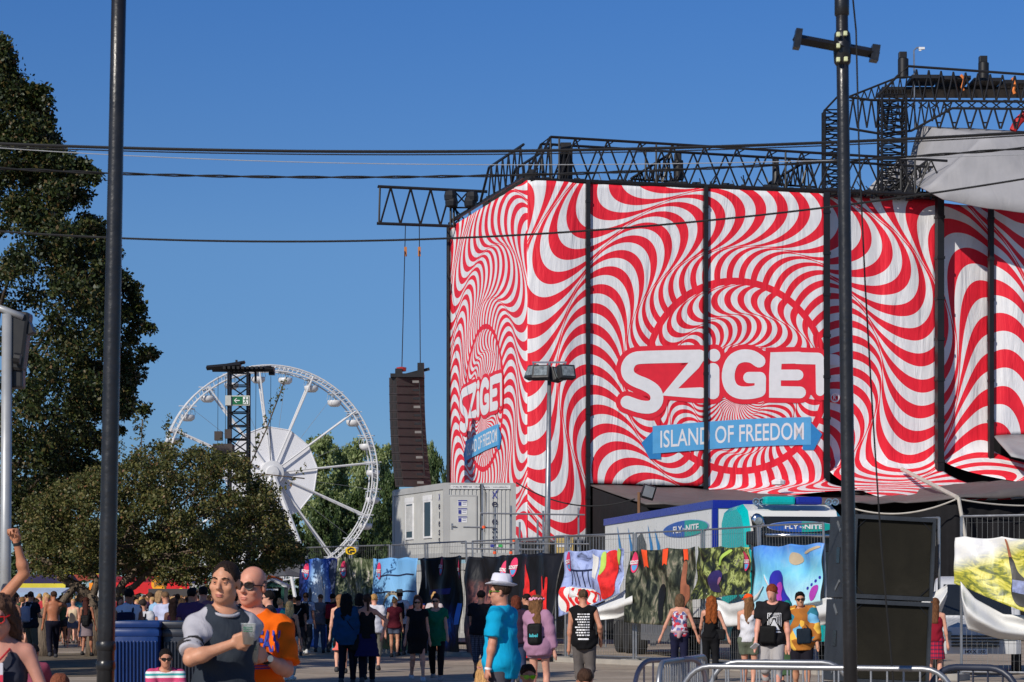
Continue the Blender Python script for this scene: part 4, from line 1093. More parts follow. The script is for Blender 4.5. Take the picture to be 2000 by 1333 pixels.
def rope(p0, p1, sag, r, m, label, name='rope', cat='rope', n=20):
    p0, p1 = Vector(p0), Vector(p1)
    pts = [p0.lerp(p1, i / n) - Vector((0, 0, 4 * sag * (i / n) * (1 - i / n))) for i in range(n + 1)]
    return tag(MB().tube(pts, r, 5).build(name, m), label, cat)
rope(fp(1668, 994, 9.2), fp(1866, 976, 12.3), .35, .03, OLDW, 'slack pale rope under the canopy edge above the loudspeakers')
rope(fp(1876, 976, 12.3), fp(2060, 986, 12.3), .12, .03, OLDW, 'slack pale rope under the canopy edge at the right photo edge')
t = thing('flood_light', 'small black floodlight on a short rusty post at the canopy edge', 'floodlight', fp(1248, 1000, 8)); b0 = t.location.copy()
MB().tube([(0, 0, -4), (0, 0, .75)], .06, 6).build('post', mat('rusty_steel', (.2, .1, .05), .8), t)
MB().box((.35, -.1, .75), (.5, .22, .55), Euler((.2, .25, .3)).to_matrix(), bev=.03).build('housing', BLACKST, t)
MB().box((.36, -.235, .76), (.40, .03, .42), Euler((.2, .25, .3)).to_matrix()).build('lens', mat('lamp_glass', (.25, .27, .3), .1), t)
# white crumpled bundle with dark end on the draped flap
q = wp(1478, 948) + N1 * 2.6; mb = MB(); mb.lathe([(.0, -.15), (.28, -.1), (.3, .05), (.16, .12), (0, .14)], q, 9); tag(mb.build('cloth_bundle', VW), 'small white crumpled bundle lying on the spread foot of the iGE sheet', 'cloth')
P = [fp(1941, 853, .05), fp(2060, 848, .05), fp(1975, 893, 4.5), fp(2060, 912, 5.0)]
sheet_tris('roof_fabric', P, [(0, 2, 3, 1)], GREYF, 'light grey fabric apron sloping out below the far right striped sheet', 'roof fabric', seed=5)
# ------------------------------------------------------------------ office containers, two high
CW = mat('container_light_grey', (.50, .50, .485), .45, .08, 1.5); CWD = mat('container_frame_grey', (.40, .40, .395), .45, .08, 1.5)
GLASSD = mat('dark_window_glass', (.015, .018, .022), .06, spec=.8); SHUT = mat('roller_shutter', (.56, .56, .55), .5)
INKB = mat('dark_ink', (.02, .022, .05), .6); INKN = mat('navy_ink', (.03, .04, .25), .5); RUB = mat('black_rubber', (.015, .015, .016), .8)
def container(z0, label, full):
    o0 = Vector((WX(868, 82), 82, 0)); ex = Vector((.985, .06, 0)).normalized(); ey = Vector((-ex.y - .30, .95, 0)).normalized()
    t = thing('office_container', label, 'container', (o0.x, o0.y, z0), 0, 'white office containers stacked two high')
    Wd, Ln, Hh = 2.55, 6.06, 2.62
    P = lambda a, b, z: ex * a + ey * b + Vector((0, 0, z))
    def slab(mb, a0, a1, b0, b1, z0, z1):
        vs = [P(a, b, z) for a in (a0, a1) for b in (b0, b1) for z in (z0, z1)]
        mb.add(vs, [(0, 1, 3, 2), (4, 6, 7, 5), (0, 4, 5, 1), (2, 3, 7, 6), (0, 2, 6, 4), (1, 5, 7, 3)])
    # ribbed walls
    mb = MB(); n = 15
    for i in range(n): a0 = .16 + (Wd - .32) * i / n; a1 = .16 + (Wd - .32) * (i + .62) / n; slab(mb, a0, a1, .03, .06, .16, Hh - .22)
    slab(mb, .1, Wd - .1, .062, .12, .1, Hh - .1)
    n = 36
    for i in range(n): b0 = .16 + (Ln - .32) * i / n; b1 = .16 + (Ln - .32) * (i + .62) / n; slab(mb, .03, .06, b0, b1, .16, Hh - .22)
    slab(mb, .062, .12, .1, Ln - .1, .1, Hh - .1); slab(mb, Wd - .08, Wd - .04, .1, Ln - .1, .1, Hh - .1); slab(mb, .13, Wd - .1, Ln - .12, Ln - .06, .1, Hh - .1)
    mb.build('wall', CW, t)
    mb = MB()
    for a in (0, Wd - .17):
        for b in (0, Ln - .17): slab(mb, a, a + .17, b, b + .17, 0, Hh)
    for z in (0, Hh - .2): slab(mb, .17, Wd - .17, -.0, .15, z, z + .16); slab(mb, 0, .15, .17, Ln - .17, z, z + .16); slab(mb, Wd - .15, Wd, .17, Ln - .17, z, z + .16); slab(mb, .17, Wd - .17, Ln - .15, Ln, z, z + .16)
    mb.build('frame', CWD, t)
    mb = MB(); slab(mb, .02, Wd - .02, .02, Ln - .02, Hh - .05, Hh + .03); mb.build('roof', CWD, t)
    if not full: return t
    mb = MB(); slab(mb, .20, 1.12, .0, .05, .12, 2.16); d = mb.build('door', CW, t)
    mb = MB(); slab(mb, .17, 1.15, -.004, .028, 2.165, 2.22); slab(mb, .165, .195, -.004, .028, .1, 2.165); slab(mb, 1.125, 1.155, -.004, .028, .1, 2.165); mb.build('door_frame', CWD, d)
    mb = MB(); mb.tube([P(.27, -.06, 1.1), P(.40, -.06, 1.1)], .018, 6); mb.tube([P(.27, -.06, 1.1), P(.27, .01, 1.1)], .018, 6); slab(mb, .24, .30, -.012, -.002, .98, 1.2); mb.build('handle', GALV, d)
    for k in range(3):
        z = 1.92 - .29 * k
        mb = MB(); slab(mb, .48, .80, -.012, -.004, z - .11, z + .11); pz = mb.build('poster', WHITEP, d, smooth=False)
        mb = MB(); slab(mb, .48, .80, -.018, -.014, z + .07, z + .11); slab(mb, .49, .60, -.018, -.014, z - .09, z + .05); slab(mb, .64, .78, -.018, -.014, z + .02, z + .035); slab(mb, .64, .76, -.018, -.014, z - .04, z - .025); mb.build('print', INKN, pz)
    f = lambda x, y, a, z: P(a + x, -.012, z + y)
    mb = MB(); slab(mb, .22, Wd - .2, -.008, .0, Hh - .185, Hh - .06); bd = mb.build('name_board', WHITEP, t)
    mb = MB(); text(mb, '• (+36) 30 4888 666 • info@xeless.hu • www.xeless.hu •', lambda x, y: P(Wd / 2 + x, -.014, Hh - .122 + y), 2.05, .07, .01); mb.build('lettering', INKB, bd)
    lt = [('X', 2.22, INKN, .2, .24), ('e', 1.88, INKB, .2, .2), ('l', 1.58, INKB, .05, .24), ('e', 1.26, INKB, .2, .2), ('s', .95, INKB, .18, .2), ('s', .66, INKB, .18, .2)]
    for ch, z, m_, w_, h_ in lt:
        mb = MB(); text(mb, ch, lambda x, y: P(1.80 + x, .018, z + y), w_, h_, .02); 
        if ch == 'X': mb.add([P(1.82, .014, 2.30), P(1.84, .014, 2.36), P(2.02, .014, 2.48), P(1.86, .014, 2.33)], [(0, 1, 2, 3)])
        mb.build('letter', m_, t)
        mb = MB(); text(mb, ch, lambda x, y: P(.018, .62 - x, z - .06 + y), w_ * .9, h_, .02); mb.build('letter', m_, t)
    for k, c in enumerate(((.02, .03, .3), (.8, .8, .8), (.03, .5, .1))):
        mb = MB(); slab(mb, 1.64 + .15 * k, 1.77 + .15 * k, .012, .02, .36, .46); mb.build('colour_mark', mat('mark_%d' % k, c, .5), t)
    for b0, closed in ((3.55, True), (1.45, False)):
        mb = MB(); z1, z2 = (.72, 2.1)
        slab(mb, -.012, .05, b0, b0 + .07, z1, z2); slab(mb, -.012, .05, b0 + .83, b0 + .9, z1, z2); slab(mb, -.012, .05, b0 + .07, b0 + .83, z1, z1 + .07); slab(mb, -.012, .05, b0 + .07, b0 + .83, z2 - .07, z2); slab(mb, -.02, .02, b0 - .03, b0 + .93, z2 + .003, z2 + .18)
        wf = mb.build('window', WHITEP, t)
        mb = MB(); slab(mb, .005, .028, b0 + .07, b0 + .83, z1 + .07, z2 - .07); mb.build('pane', GLASSD, wf)
        if closed:
            mb = MB()
            for i in range(20): slab(mb, -.008, .004, b0 + .072, b0 + .828, z1 + .30 + i * .048, z1 + .343 + i * .048)
            mb.build('shutter', SHUT, wf)
    mb = MB(); mb.tube([P(1.28, -.02, 2.6), P(1.29, -.03, 1.6), P(1.27, -.03, .3)], .025, 6); mb.tube([P(1.36, -.02, 2.6), P(1.45, -.03, 2.3), P(1.42, -.03, .9)], .012, 5); mb.build('cable', RUB, t)
    return t
container(0.25, 'lower white office container, mostly hidden behind the dark banners under the upper one', False)
container(3.14 - .02, 'upper white office container with door, posters and tall letters beside the tower corner', True)

# ------------------------------------------------------------------ floodlight mast
t = thing('floodlight_mast', 'tall galvanised floodlight mast with four lamps before the tower corner', 'light mast', (WX(1066, 80), 80, 0)); bx = t.location.copy()
tp = W(1073, 742, 80) - bx
MB().tube([(0, 0, 0), tp * .5, tp], [.13, .10, .07], 10).build('pole', GALV, t, smooth=True)
MB().box(tp + Vector((0, 0, .02)), (1.15, .09, .09)).box(tp + Vector((0, 0, .6)), (1.2, .06, .06)).tube([tp + Vector((-.55, 0, 0)), tp + Vector((-.55, 0, .6))], .03, 5).tube([tp + Vector((.55, 0, 0)), tp + Vector((.55, 0, .6))], .03, 5).tube([tp, tp + Vector((0, 0, .62))], .05, 6).build('crossbar', GALV, t)
LG = mat('floodlight_glass', (.20, .23, .24), .12, .5, 9.0, spec=.8)
for i, (dx, dz, rz, rx) in enumerate(((-.28, .22, -.25, .42), (.58, .24, .5, .25), (-.56, .26, -1.0, .4), (.20, .18, 1.1, .35))):
    M = Euler((rx * -1, 0, rz)).to_matrix(); c = tp + Vector((dx, -.18 if i < 2 else .1, dz))
    h = MB().box((0, 0, 0), (.62, .26, .5), bev=.04).box((0, .17, 0), (.4, .14, .34), bev=.03)
    h.v = [tuple(M @ Vector(v) + c) for v in h.v]; lamp = h.build('floodlight', mat('lamp_housing', (.03, .03, .032), .5), t)
    g_ = MB().box((0, -.135, 0), (.46, .03, .35)); g_.v = [tuple(M @ Vector(v) + c) for v in g_.v]; g_.build('lens', LG, lamp)
# ------------------------------------------------------------------ scaffold tubes beside the container
def tube_thing(name, pts, r, m, label, cat, group=None, n=8): return tag(MB().tube(pts, r, n).build(name, m, smooth=True), label, cat, group)
t = thing('scaffold_railing', 'grey scaffold tube railing with orange caps in front of the white container', 'scaffold', (WX(1010, 74), 74, 0)); bx = t.location.copy()
for (x, y0) in ((942, 945), (967, 990), (998, 988), (1015, 1020), (1050, 1016), (1061, 998), (1112, 1045), (1130, 992)):
    MB().tube([W(x, y0, 74) - bx, W(x, 1172 + 90, 74) - bx], .033, 6).build('upright', GALV, t)
for (x0, y0, x1, y1) in ((938, 1003, 1142, 1006), (905, 1030, 967, 1031), (900, 1061, 1150, 1063), (912, 1072, 1060, 1074), (1008, 1054, 1150, 1047)):
    MB().tube([W(x0, y0, 73.9) - bx, W(x1, y1, 73.9) - bx], .03, 6).build('rail', GALV, t)
OR = mat('orange_cap', srgb(255, 90, 30), .5)
for (x, y) in ((945, 1030), (966, 1080), (998, 1080), (1004, 1056)): MB().lathe([(.0, -.05), (.055, -.04), (.055, .04), (0, .05)], W(x, y, 73.8) - bx, 8).build('coupler_cap', OR, t)
def bar_panel(px0, px1, y0, y1, Y, label):
    t = thing('barrier', label, 'barrier', (WX((px0 + px1) / 2, Y), Y, 0), 0, 'steel barriers by the scaffold'); bx = t.location.copy(); mb = MB()
    mb.tube([W(px0, y0, Y) - bx, W(px1, y0, Y) - bx], .03, 6); mb.tube([W(px0, y1, Y) - bx, W(px1, y1, Y) - bx], .03, 6); mb.tube([W(px0, y0, Y) - bx, Vector((WX(px0, Y), Y, 0)) - bx], .03, 6); mb.tube([W(px1, y0, Y) - bx, Vector((WX(px1, Y), Y, 0)) - bx], .03, 6)
    mb.build('frame', GALV, t); mb = MB(); n = int((px1 - px0) / 6)
    for i in range(1, n): x = px0 + (px1 - px0) * i / n; mb.tube([W(x, y0, Y) - bx, W(x, y1, Y) - bx], .014, 4)
    mb.build('bars', GALV, t)
bar_panel(1085, 1183, 1047, 1086, 78, 'grey barred barrier on the deck left of the truck trailer')
bar_panel(1006, 1062, 1056, 1088, 77, 'short grey barred barrier below the floodlight mast')
t = thing('flight_case', 'tan flight case with white label on the deck beside the truck', 'case', (WX(1102, 80), 80, WZ(1085, 80)))
MB().box((0, 0, .37), (.62, .5, .6), bev=.02).build('body', mat('tan_plywood', srgb(196, 168, 96), .6), t); MB().box((.0, -.262, .33), (.5, .015, .1)).build('label_plate', WHITEP, t)
mb = MB().box((0, 0, WZ(1088, 80) - .1), (7, 6, .16))
for a in (-3, 3): mb.box((a, -2.7, (WZ(1088, 80) - .18) / 2), (.2, .2, WZ(1088, 80) - .18)); mb.box((a, 2.7, (WZ(1088, 80) - .18) / 2), (.2, .2, WZ(1088, 80) - .18))
mb.v = [(v[0] + WX(1105, 81), v[1] + 82.5, v[2]) for v in mb.v]; tag(mb.build('platform', mat('deck_steel', (.12, .12, .125), .7)), 'dark steel platform carrying the flight case and barriers beside the container', 'platform')
rope(W(1008, 943, 82), W(1240, 975, 80), .5, .025, RUB, 'thin dark cable from the container roof across the striped sheet', 'cable', 'cable')

# ------------------------------------------------------------------ hanging loudspeaker column
BRN = mat('dark_brown_cabinet', (.046, .034, .032), .6, .15, 2.0); GRL = mat('cabinet_grille', (.025, .022, .022), .7)
t = thing('line_array', 'dark brown column of hanging loudspeaker cabinets left of the tower', 'loudspeaker', W(800, 945, 100), 0); bx = t.location.copy()
for i in range(13):
    a0, a1 = i / 13, (i + 1) / 13
    L = lambda a: 760 + 11 * a - 3 * math.sin(a * 3.1) + 6 * max(0, a - .75) ; Fm = lambda a: L(a) + 15 + 4 * max(0, a - .6); Rr_ = lambda a: 829 + 14 * a - 4 * math.sin(a * 3.1)
    y0, y1 = 738 + 16.4 * i, 738 + 16.4 * (i + 1) - .1
    mb = MB(); q = []
    for (a, y) in ((a0, y0), (a1, y1)):
        q += [W(L(a), y, 100.25) - bx, W(Fm(a), y - .3, 99.6) - bx, W(Rr_(a), y + .3, 100.3) - bx, W(Rr_(a) - 10, y, 101.2) - bx]
    mb.add(q, [(0, 1, 5, 4), (1, 2, 6, 5), (2, 3, 7, 6), (3, 0, 4, 7), (0, 3, 2, 1), (4, 5, 6, 7)]); MB().tube([q[4] + Vector((0, -.02, 0)), q[5] + Vector((0, -.03, 0)), q[6] + Vector((0, -.03, 0))], .018, 4).build('seam', GRL, t); c = mb.build('cabinet', BRN, t)
    mb = MB()
    for f0, f1 in ((.12, .42), (.55, .9)):
        P_ = lambda u, v: (q[0].lerp(q[1], u).lerp(q[4].lerp(q[5], u), v)) + Vector((-.01, -.02, 0))
        mb.add([P_(f0, .15), P_(f1, .15), P_(f1, .8), P_(f0, .8)], [(0, 1, 2, 3)])
    mb.build('horn_slot', GRL, c)
    mb = MB(); xm = 812 + 10 * a0; mb.box(W(xm, (y0 + y1) / 2, 99.75) - bx, (.28, .12, .1)); mb.build('connector', BLACKST if i % 3 else mat('dull_grey_plug', (.2, .19, .18), .6), c)
MB().box(W(796, 735, 100) - bx, (1.45, .8, .16)).box(W(815, 727, 100) - bx, (1.1, .12, .12), Matrix.Rotation(-.25, 3, 'Y')).box(W(822, 724, 100) - bx, (.28, .5, .62)).box(W(779, 728, 100) - bx, (.3, .5, .3)).build('flying_frame', BLACKST, t)
MB().lathe([(.0, -.1), (.2, -.08), (.22, .08), (0, .12)], W(784, 722, 100) - bx, 10).build('chain_hoist', mat('red_hoist', (.4, .03, .03), .5), t)
MB().tube([W(819, 745, 99.7) - bx, W(829, 930, 99.7) - bx], .03, 5).build('cable', RUB, t)
for (xt, yt, xb, yb, lb) in ((792, 440, 785, 720, 'left steel hoist wire holding the hanging loudspeaker column'), (819, 441, 821, 712, 'right steel hoist wire holding the hanging loudspeaker column')):
    t = thing('hoist_wire', lb, 'wire', W(xt, yt, 106), 0, 'hoist wires of the loudspeaker column'); bx = t.location.copy()
    MB().tube([(0, 0, 0), W(xb, yb, 100) - bx], .022, 5).build('wire', BLACKST, t)
    h = W(xt, 492, 104.9) - bx; MB().box(h, (.12, .12, .42)).build('hook_block', mat('orange_hook', (.45, .16, .03), .6), t)

# ------------------------------------------------------------------ truck and trailer behind the fence
BLU = mat('royal_blue_paint', srgb(28, 44, 150), .3, .06); WHT = mat('trailer_white', (.72, .72, .71), .3, .05, 1.0); TURQ = mat('turquoise_paint', srgb(0, 176, 176), .28, .05); TBLK = mat('gloss_black', (.012, .013, .016), .18); CHR = mat('chrome', (.75, .76, .78), .15, .05, metal=1.0)
tc0 = Vector((WX(1392, 58), 58, 0)); td = Vector((-.157, .988, 0)); tr = Vector((.988, .157, 0))       # near front-left corner, backwards, rightwards
TZ = WZ(977, 58)
def TP(a, b, z): return tc0 + tr * a + td * b + Vector((0, 0, z))
def tbox(mb, a0, a1, b0, b1, z0, z1, mi=0):
    vs = [TP(a, b, z) for a in (a0, a1) for b in (b0, b1) for z in (z0, z1)]
    mb.add(vs, [(0, 1, 3, 2), (4, 6, 7, 5), (0, 4, 5, 1), (2, 3, 7, 6), (0, 2, 6, 4), (1, 5, 7, 3)], mi); return mb
t = thing('truck_trailer', 'white box trailer edged in royal blue with an oval name badge, parked behind the fence', 'trailer'); t.location = (0, 0, 0)
tbox(MB(), .03, 2.52, .03, 13.9, 1.15, TZ - .06).build('box_body', WHT, t)
mb = MB(); tbox(mb, 0, .12, .125, 14, TZ - .20, TZ); tbox(mb, 2.43, 2.55, .125, 14, TZ - .20, TZ); tbox(mb, 0, 2.55, 0, .12, TZ - .20, TZ); tbox(mb, 0, .13, 0, .12, 1.1, TZ - .205); tbox(mb, 2.42, 2.55, 0, .12, 1.1, TZ - .205); tbox(mb, .13, 2.43, .12, 14, TZ - .05, TZ - .02)
mb.build('edge_trim', BLU, t)
def oval(mb, fn, cx, cz, rx, rz, x0=-1, x1=1, n=40):
    q = [fn(cx + rx * math.cos(2 * math.pi * i / n), cz + rz * math.sin(2 * math.pi * i / n)) for i in range(n)]; mb.add(q, [tuple(range(n))])
def badge(fn, cx, cz, rx, rz, par, mir=1):
    """two-tone oval with lettering; fn(x, z, off)"""
    n = 24; mb = MB(); o = .02
    rim = [(cx + rx * 1.04 * math.cos(2 * math.pi * i / 48), cz + rz * 1.06 * math.sin(2 * math.pi * i / 48)) for i in range(48)]
    mb.add([fn(x, z, .012) for x, z in rim], [tuple(range(48))]); b_ = mb.build('name_badge', mat('badge_rim', srgb(150, 170, 215), .4), par)
    for sg, m_ in ((-1, mat('badge_blue', srgb(32, 84, 172), .35, .05)), (1, mat('badge_teal', srgb(8, 158, 150), .35, .05))):
        q = [(cx + sg * rx * math.sin(math.pi * i / n), cz + rz * math.cos(math.pi * i / n)) for i in range(n + 1)]
        mb = MB(); mb.add([fn(x, z, .022) for x, z in q], [tuple(range(n + 1))]); mb.build('badge_half', m_, b_)
    mb = MB(); text(mb, 'FLY', lambda x, y: fn(cx - rx * .30 + x, cz + y, .034), rx * .42, rz * .86, .03); text(mb, 'NITE', lambda x, y: fn(cx + rx * .36 + x, cz + y, .034), rx * .56, rz * .86, .03); text(mb, 'by', lambda x, y: fn(cx + rx * .02 + x, cz - rz * .1 + y, .036), rx * .16, rz * .5, .01)
    mb.build('lettering', VW, b_)
badge(lambda x, z, o: TP(.03 - o, -x, z), -3.1, WZ(1033, 61), 2.55, .215, t)
# dark swoosh print low on the trailer side
mb = MB()
for b_, h, wd in ((6.0, .35, .3), (6.9, .5, .3), (9.6, .5, .5), (11.2, .6, .4)):
    mb = MB(); mb.add([TP(.018, b_, 2.3), TP(.018, b_ + .1, 3.1), TP(.018, b_ + .8, 3.25 + h), TP(.018, b_ + .45, 3.0), TP(.018, b_ + wd, 2.3)], [(0, 1, 2, 3, 4)]); mb.build('swoosh_print', VB2, t)
mb = MB(); mb.add([TP(.016, b_, z) for b_, z in ((7.8, 2.3), (7.9, 3.2), (8.5, 3.55), (9.1, 3.4), (9.4, 2.3))], [(0, 1, 2, 3, 4)]); mb.build('dark_print', TBLK, t)
mb = MB(); tbox(mb, .25, 2.3, .2, 13.6, .85, 1.10); mb.build('chassis', TBLK, t)
def wheel(par, a, b, r=.5, wd=.3, name='wheel'):
    M = Matrix(((tr.x, td.x, 0), (tr.y, td.y, 0), (0, 0, 1))); rot = M @ Matrix.Rotation(R(90), 3, 'Y')
    w_ = MB().lathe([(r * .62, -wd / 2), (r * .94, -wd / 2), (r, -wd * .35), (r, wd * .35), (r * .94, wd / 2), (r * .62, wd / 2)], TP(a, b, r), 20, rot=rot).build(name, RUB, par, auto=True)
    MB().lathe([(.0, -wd * .30), (r * .2, -wd * .38), (r * .3, -wd * .3), (r * .6, -wd * .46), (r * .6, -wd * .1), (0, -wd * .1)], TP(a, b, r), 16, rot=rot).build('rim', GALV, w_, auto=True)
for b in (9.6, 10.9, 12.2): wheel(t, .2, b); wheel(t, 2.35, b)
tbox(MB(), .02, .10, 3.2, 8.6, .45, .95).build('side_guard', GALV, t)
# cab
t2 = thing('truck_cab', 'turquoise and white truck cab with chrome roof horns, seen over the blue banner', 'truck'); 
CB0, CB1 = -3.1, -.75                                           # along the truck axis (negative = towards the camera)
ca0, ca1 = .03, 2.5
zr = WZ(988, 55.3); zs = WZ(1065, 55.3) - .1
prof = [(CB1, .95), (CB1, zr - .25), (CB1 - .25, zr), (CB0 + .75, zr + .05), (CB0 + .30, zr - .12), (CB0 + .06, zr - .55), (CB0, zr - 1.1), (CB0, 1.9), (CB0 + .02, .6), (CB1, .6)]
def cab_pt(p, a):
    return TP(a, p[0], p[1])
mb = MB(); n = len(prof)
for a in (ca0, ca0 + .14, ca1 - .14, ca1):
    k_ = .12 if a in (ca0, ca1) else 0
    for p in prof: mb.v.append(tuple(cab_pt((p[0] + (k_ if p[0] < -2 else 0) - (k_ * .3 if p[0] > -1.2 else 0), p[1] - (k_ if p[1] > zr - .3 else 0)), a)))
for r_ in range(3):
    for i in range(n): j = (i + 1) % n; mb.f.append((r_ * n + i, r_ * n + j, (r_ + 1) * n + j, (r_ + 1) * n + i)); mb.mi.append(0 if (r_ != 1 or i in (8,)) else (1 if i in (3, 4, 5) else 0))
mb.f.append(tuple(range(n))[::-1]); mb.mi.append(0); mb.f.append(tuple(range(3 * n, 4 * n))); mb.mi.append(0)
cabo = mb.build('cab_body', [TURQ, WHT], t2); ang_smooth(cabo, 35)
fn_front = lambda x, z, o: TP(ca0 + (ca1 - ca0) / 2 + x, CB0 + .0 - o, z)
mb = MB(); 
zf0, zf1 = WZ(1078, 55), WZ(1009, 55)
mb.add([fn_front(-1.12, zf1, -.02 + .03), fn_front(1.15, zf1, .03), fn_front(1.15, zf0, .05), fn_front(-.95, zf0, .05)], [(0, 1, 2, 3)])
mb.box(TP(1.3, CB0 - .04, (zf0 + zf1) / 2), (2.1, .06, zf1 - zf0), Matrix.Rotation(.157, 3, 'Z'), bev=.02); mb.build('sun_visor', TBLK, t2)
badge(lambda x, z, o: TP(ca0 + (ca1 - ca0) / 2 + x, CB0 - .075 - o, z), .12, WZ(1029, 55), .82, .125, t2)
mb = MB(); mb.box(TP(1.3, CB0 - .02, 2.15), (2.25, .06, 1.25), Matrix.Rotation(.157, 3, 'Z'), bev=.05); mb.build('windscreen', GLASSD, t2)
mb = MB().tube([TP(.45, CB0 - .22, WZ(1046, 55)), TP(2.6, CB0 - .22, WZ(1047, 55))], .05, 8); mb.build('light_bar', CHR, t2, smooth=True)
mb = MB(); mb.lathe([(0, -.02), (.13, 0), (.15, .04), (.1, .07), (0, .08)], TP(.32, CB0 - .07, WZ(1019, 55)), 14, rot=Matrix.Rotation(R(-25), 3, 'Y') @ Matrix.Rotation(R(90), 3, 'X') @ Matrix.Diagonal((1, 1.35, 1))); hl = mb.build('spot_lamp', CHR, t2, smooth=True)
MB().lathe([(0, -.02), (.10, 0), (.08, .03), (0, .04)], TP(.32, CB0 - .15, WZ(1019, 55)), 12, rot=Matrix.Rotation(R(90), 3, 'X')).build('lens', LG, hl)
mb = MB(); mb.box(TP(.16, CB0 - .14, WZ(1052, 55)), (.30, .2, .34), Matrix.Rotation(.157, 3, 'Z'), bev=.06); mb.build('mirror', TBLK, t2)
mb = MB()
for x in (-.95, -.80, .86, 1.02):
    p = fn_front(x + .05, zr + .10, -.28); mb.lathe([(.04, -.5), (.045, -.1), (.085, .0), (.07, .0), (.02, -.12)], p, 12, rot=Matrix.Rotation(R(90), 3, 'X'))
mb.build('horns', CHR, t2, auto=True)
mb = MB(); mb.box(fn_front(-.35, zr + .12, -.3), (.75, .4, .2), Matrix.Rotation(.157, 3, 'Z'), bev=.06); mb.build('light_board', TURQ, t2)
mb = MB(); mb.box(fn_front(.37, zr + .12, -.3), (.66, .38, .19), Matrix.Rotation(.157, 3, 'Z'), bev=.06); mb.build('light_board', BLU, t2)
for (a, b) in ((.15, -2.2), (2.35, -2.2)): wheel(t2, a, b)
tbox(MB(), .2, 2.3, -3, 1.5, .5, .92).build('chassis', TBLK, t2)
# white van behind the right fence
t3 = thing('white_van', 'pale van with dark windscreen parked behind the right end of the fence', 'van', (WX(1905, 49), 49, 0), R(-12))
P = [(-1, 0), (1, 0)]
vp = [(0, .45), (-.08, .8), (-.02, 1.02), (.9, 1.22), (1.55, 1.98), (2.0, 2.12), (4.6, 2.12), (4.7, .45)]
mb = MB(); n = len(vp)
for x, k_ in ((-.95, .1), (-.85, 0), (.85, 0), (.95, .1)):
    mb.v += [(x * (1 - .06 * max(0, z - 1.1)), y + k_ * (y < 1), z - k_ * (z > 1.9) * .6) for y, z in vp]
for r_ in range(3):
    for i in range(n): j = (i + 1) % n; mb.f.append((r_ * n + i, r_ * n + j, (r_ + 1) * n + j, (r_ + 1) * n + i)); mb.mi.append(0)
mb.f.append(tuple(range(n))[::-1]); mb.f.append(tuple(range(3 * n, 4 * n))); mb.mi += [0, 0]
ang_smooth(mb.build('body', mat('van_paint', (.55, .56, .58), .25, .04), t3), 35)
MB().add([(-.76, .93, 1.27), (.76, .93, 1.27), (.70, 1.50, 1.94), (-.70, 1.50, 1.94)], [(0, 1, 2, 3)]).build('windscreen', GLASSD, t3)
mb = MB(); [mb.box((0, -.085, .62 + .07 * k), (1.0, .04, .035)) for k in range(4)]; mb.build('grille', TBLK, t3)
for sg in (-1, 1): MB().box((sg * .68, -.06, .84), (.36, .08, .2), bev=.03).build('headlight', LG, t3)
pl = MB().box((0, -.11, .5), (.52, .03, .12)).build('number_plate', WHITEP, t3)
mb = MB(); text(mb, 'MXX 180', lambda x, y: Vector((x, -.13, .5 + y)), .42, .08, .02); mb.build('lettering', INKB, pl)
for sg in (-1, 1):
    for y in (.9, 3.7):
        w_ = MB().lathe([(.2, -.1), (.31, -.1), (.33, -.06), (.33, .06), (.31, .1), (.2, .1)], (sg * .86, y, .33), 18, rot=Matrix.Rotation(R(90), 3, 'Y')).build('wheel', RUB, t3, auto=True); MB().lathe([(0, -.06), (.2, -.08), (.2, .08), (0, .06)], (sg * .86, y, .33), 14, rot=Matrix.Rotation(R(90), 3, 'Y')).build('rim', GALV, w_)

# ------------------------------------------------------------------ site fence
G_F = 'tall wire fence panels around the stage compound'
FH = 3.25
FP = [(598, 72.8), (685, 71.0), (763, 69.4), (837, 67.5), (921, 65.0), (1010, 62.5), (1106, 59.6), (1240, 57.0), (1373, 54.3), (1487, 51.6), (1622, 49.4), (1838, 46.2)]
FPT = [Vector((WX(x, Y), Y, 0)) for x, Y in FP]
def fence_panel(a, b, label, lean=0.0, bars=True):
    d = b - a; L = d.length; u = d / L; nrm = Vector((u.y, -u.x, 0))
    t = thing('fence_panel', label, 'fence', a, 0, G_F); top = nrm * lean
    f = lambda s, z: u * s + Vector((0, 0, z)) + top * (z / FH)
    mb = MB(); mb.tube([f(.06, .1), f(.06, FH)], .028, 6); mb.tube([f(L - .06, .1), f(L - .06, FH)], .028, 6); mb.tube([f(.06, FH), f(L - .06, FH)], .024, 6); mb.tube([f(.06, .18), f(L - .06, .18)], .024, 6); mb.build('frame', GALV, t)
    mb = MB(); n = max(4, int(L / .11))
    for i in range(1, n): s = .06 + (L - .12) * i / n; mb.tube([f(s, .18), f(s, FH)], .0035, 3, caps=False)
    for k in range(9): mb.tube([f(.06, .4 + k * .34), f(L - .06, .4 + k * .34)], .0032, 3, caps=False)
    mb.build('wire_mesh', mat('dull_wire', (.16, .165, .17), .5, metal=.5), t)
    mb = MB(); rot = Matrix.Rotation(math.atan2(u.y, u.x), 3, 'Z'); mb.box((u * .0) + Vector((0, 0, .07)), (.24, .7, .14), rot, bev=.02); mb.build('foot', mat('concrete_foot', (.33, .31, .28), .9), t)
    return t
FL = ['wire fence panel behind the far left blue banner with silhouettes', 'wire fence panel behind the green festival banner, next to the yellow sign', 'wire fence panel behind the pale blue ring banner', 'wire fence panel behind the black banner with a blue lit stage', 'wire fence panel behind the brown crowd banner, left half', 'wire fence panel behind the black banner with red figures', 'wire fence panel behind the red and white striped collage banner', 'wire fence panel behind the grey green banner with orange patches', 'wire fence panel behind the green banner with the purple head', 'wire fence panel behind the blue banner with the indigo figure', 'wire fence panel behind the black loudspeaker stack']
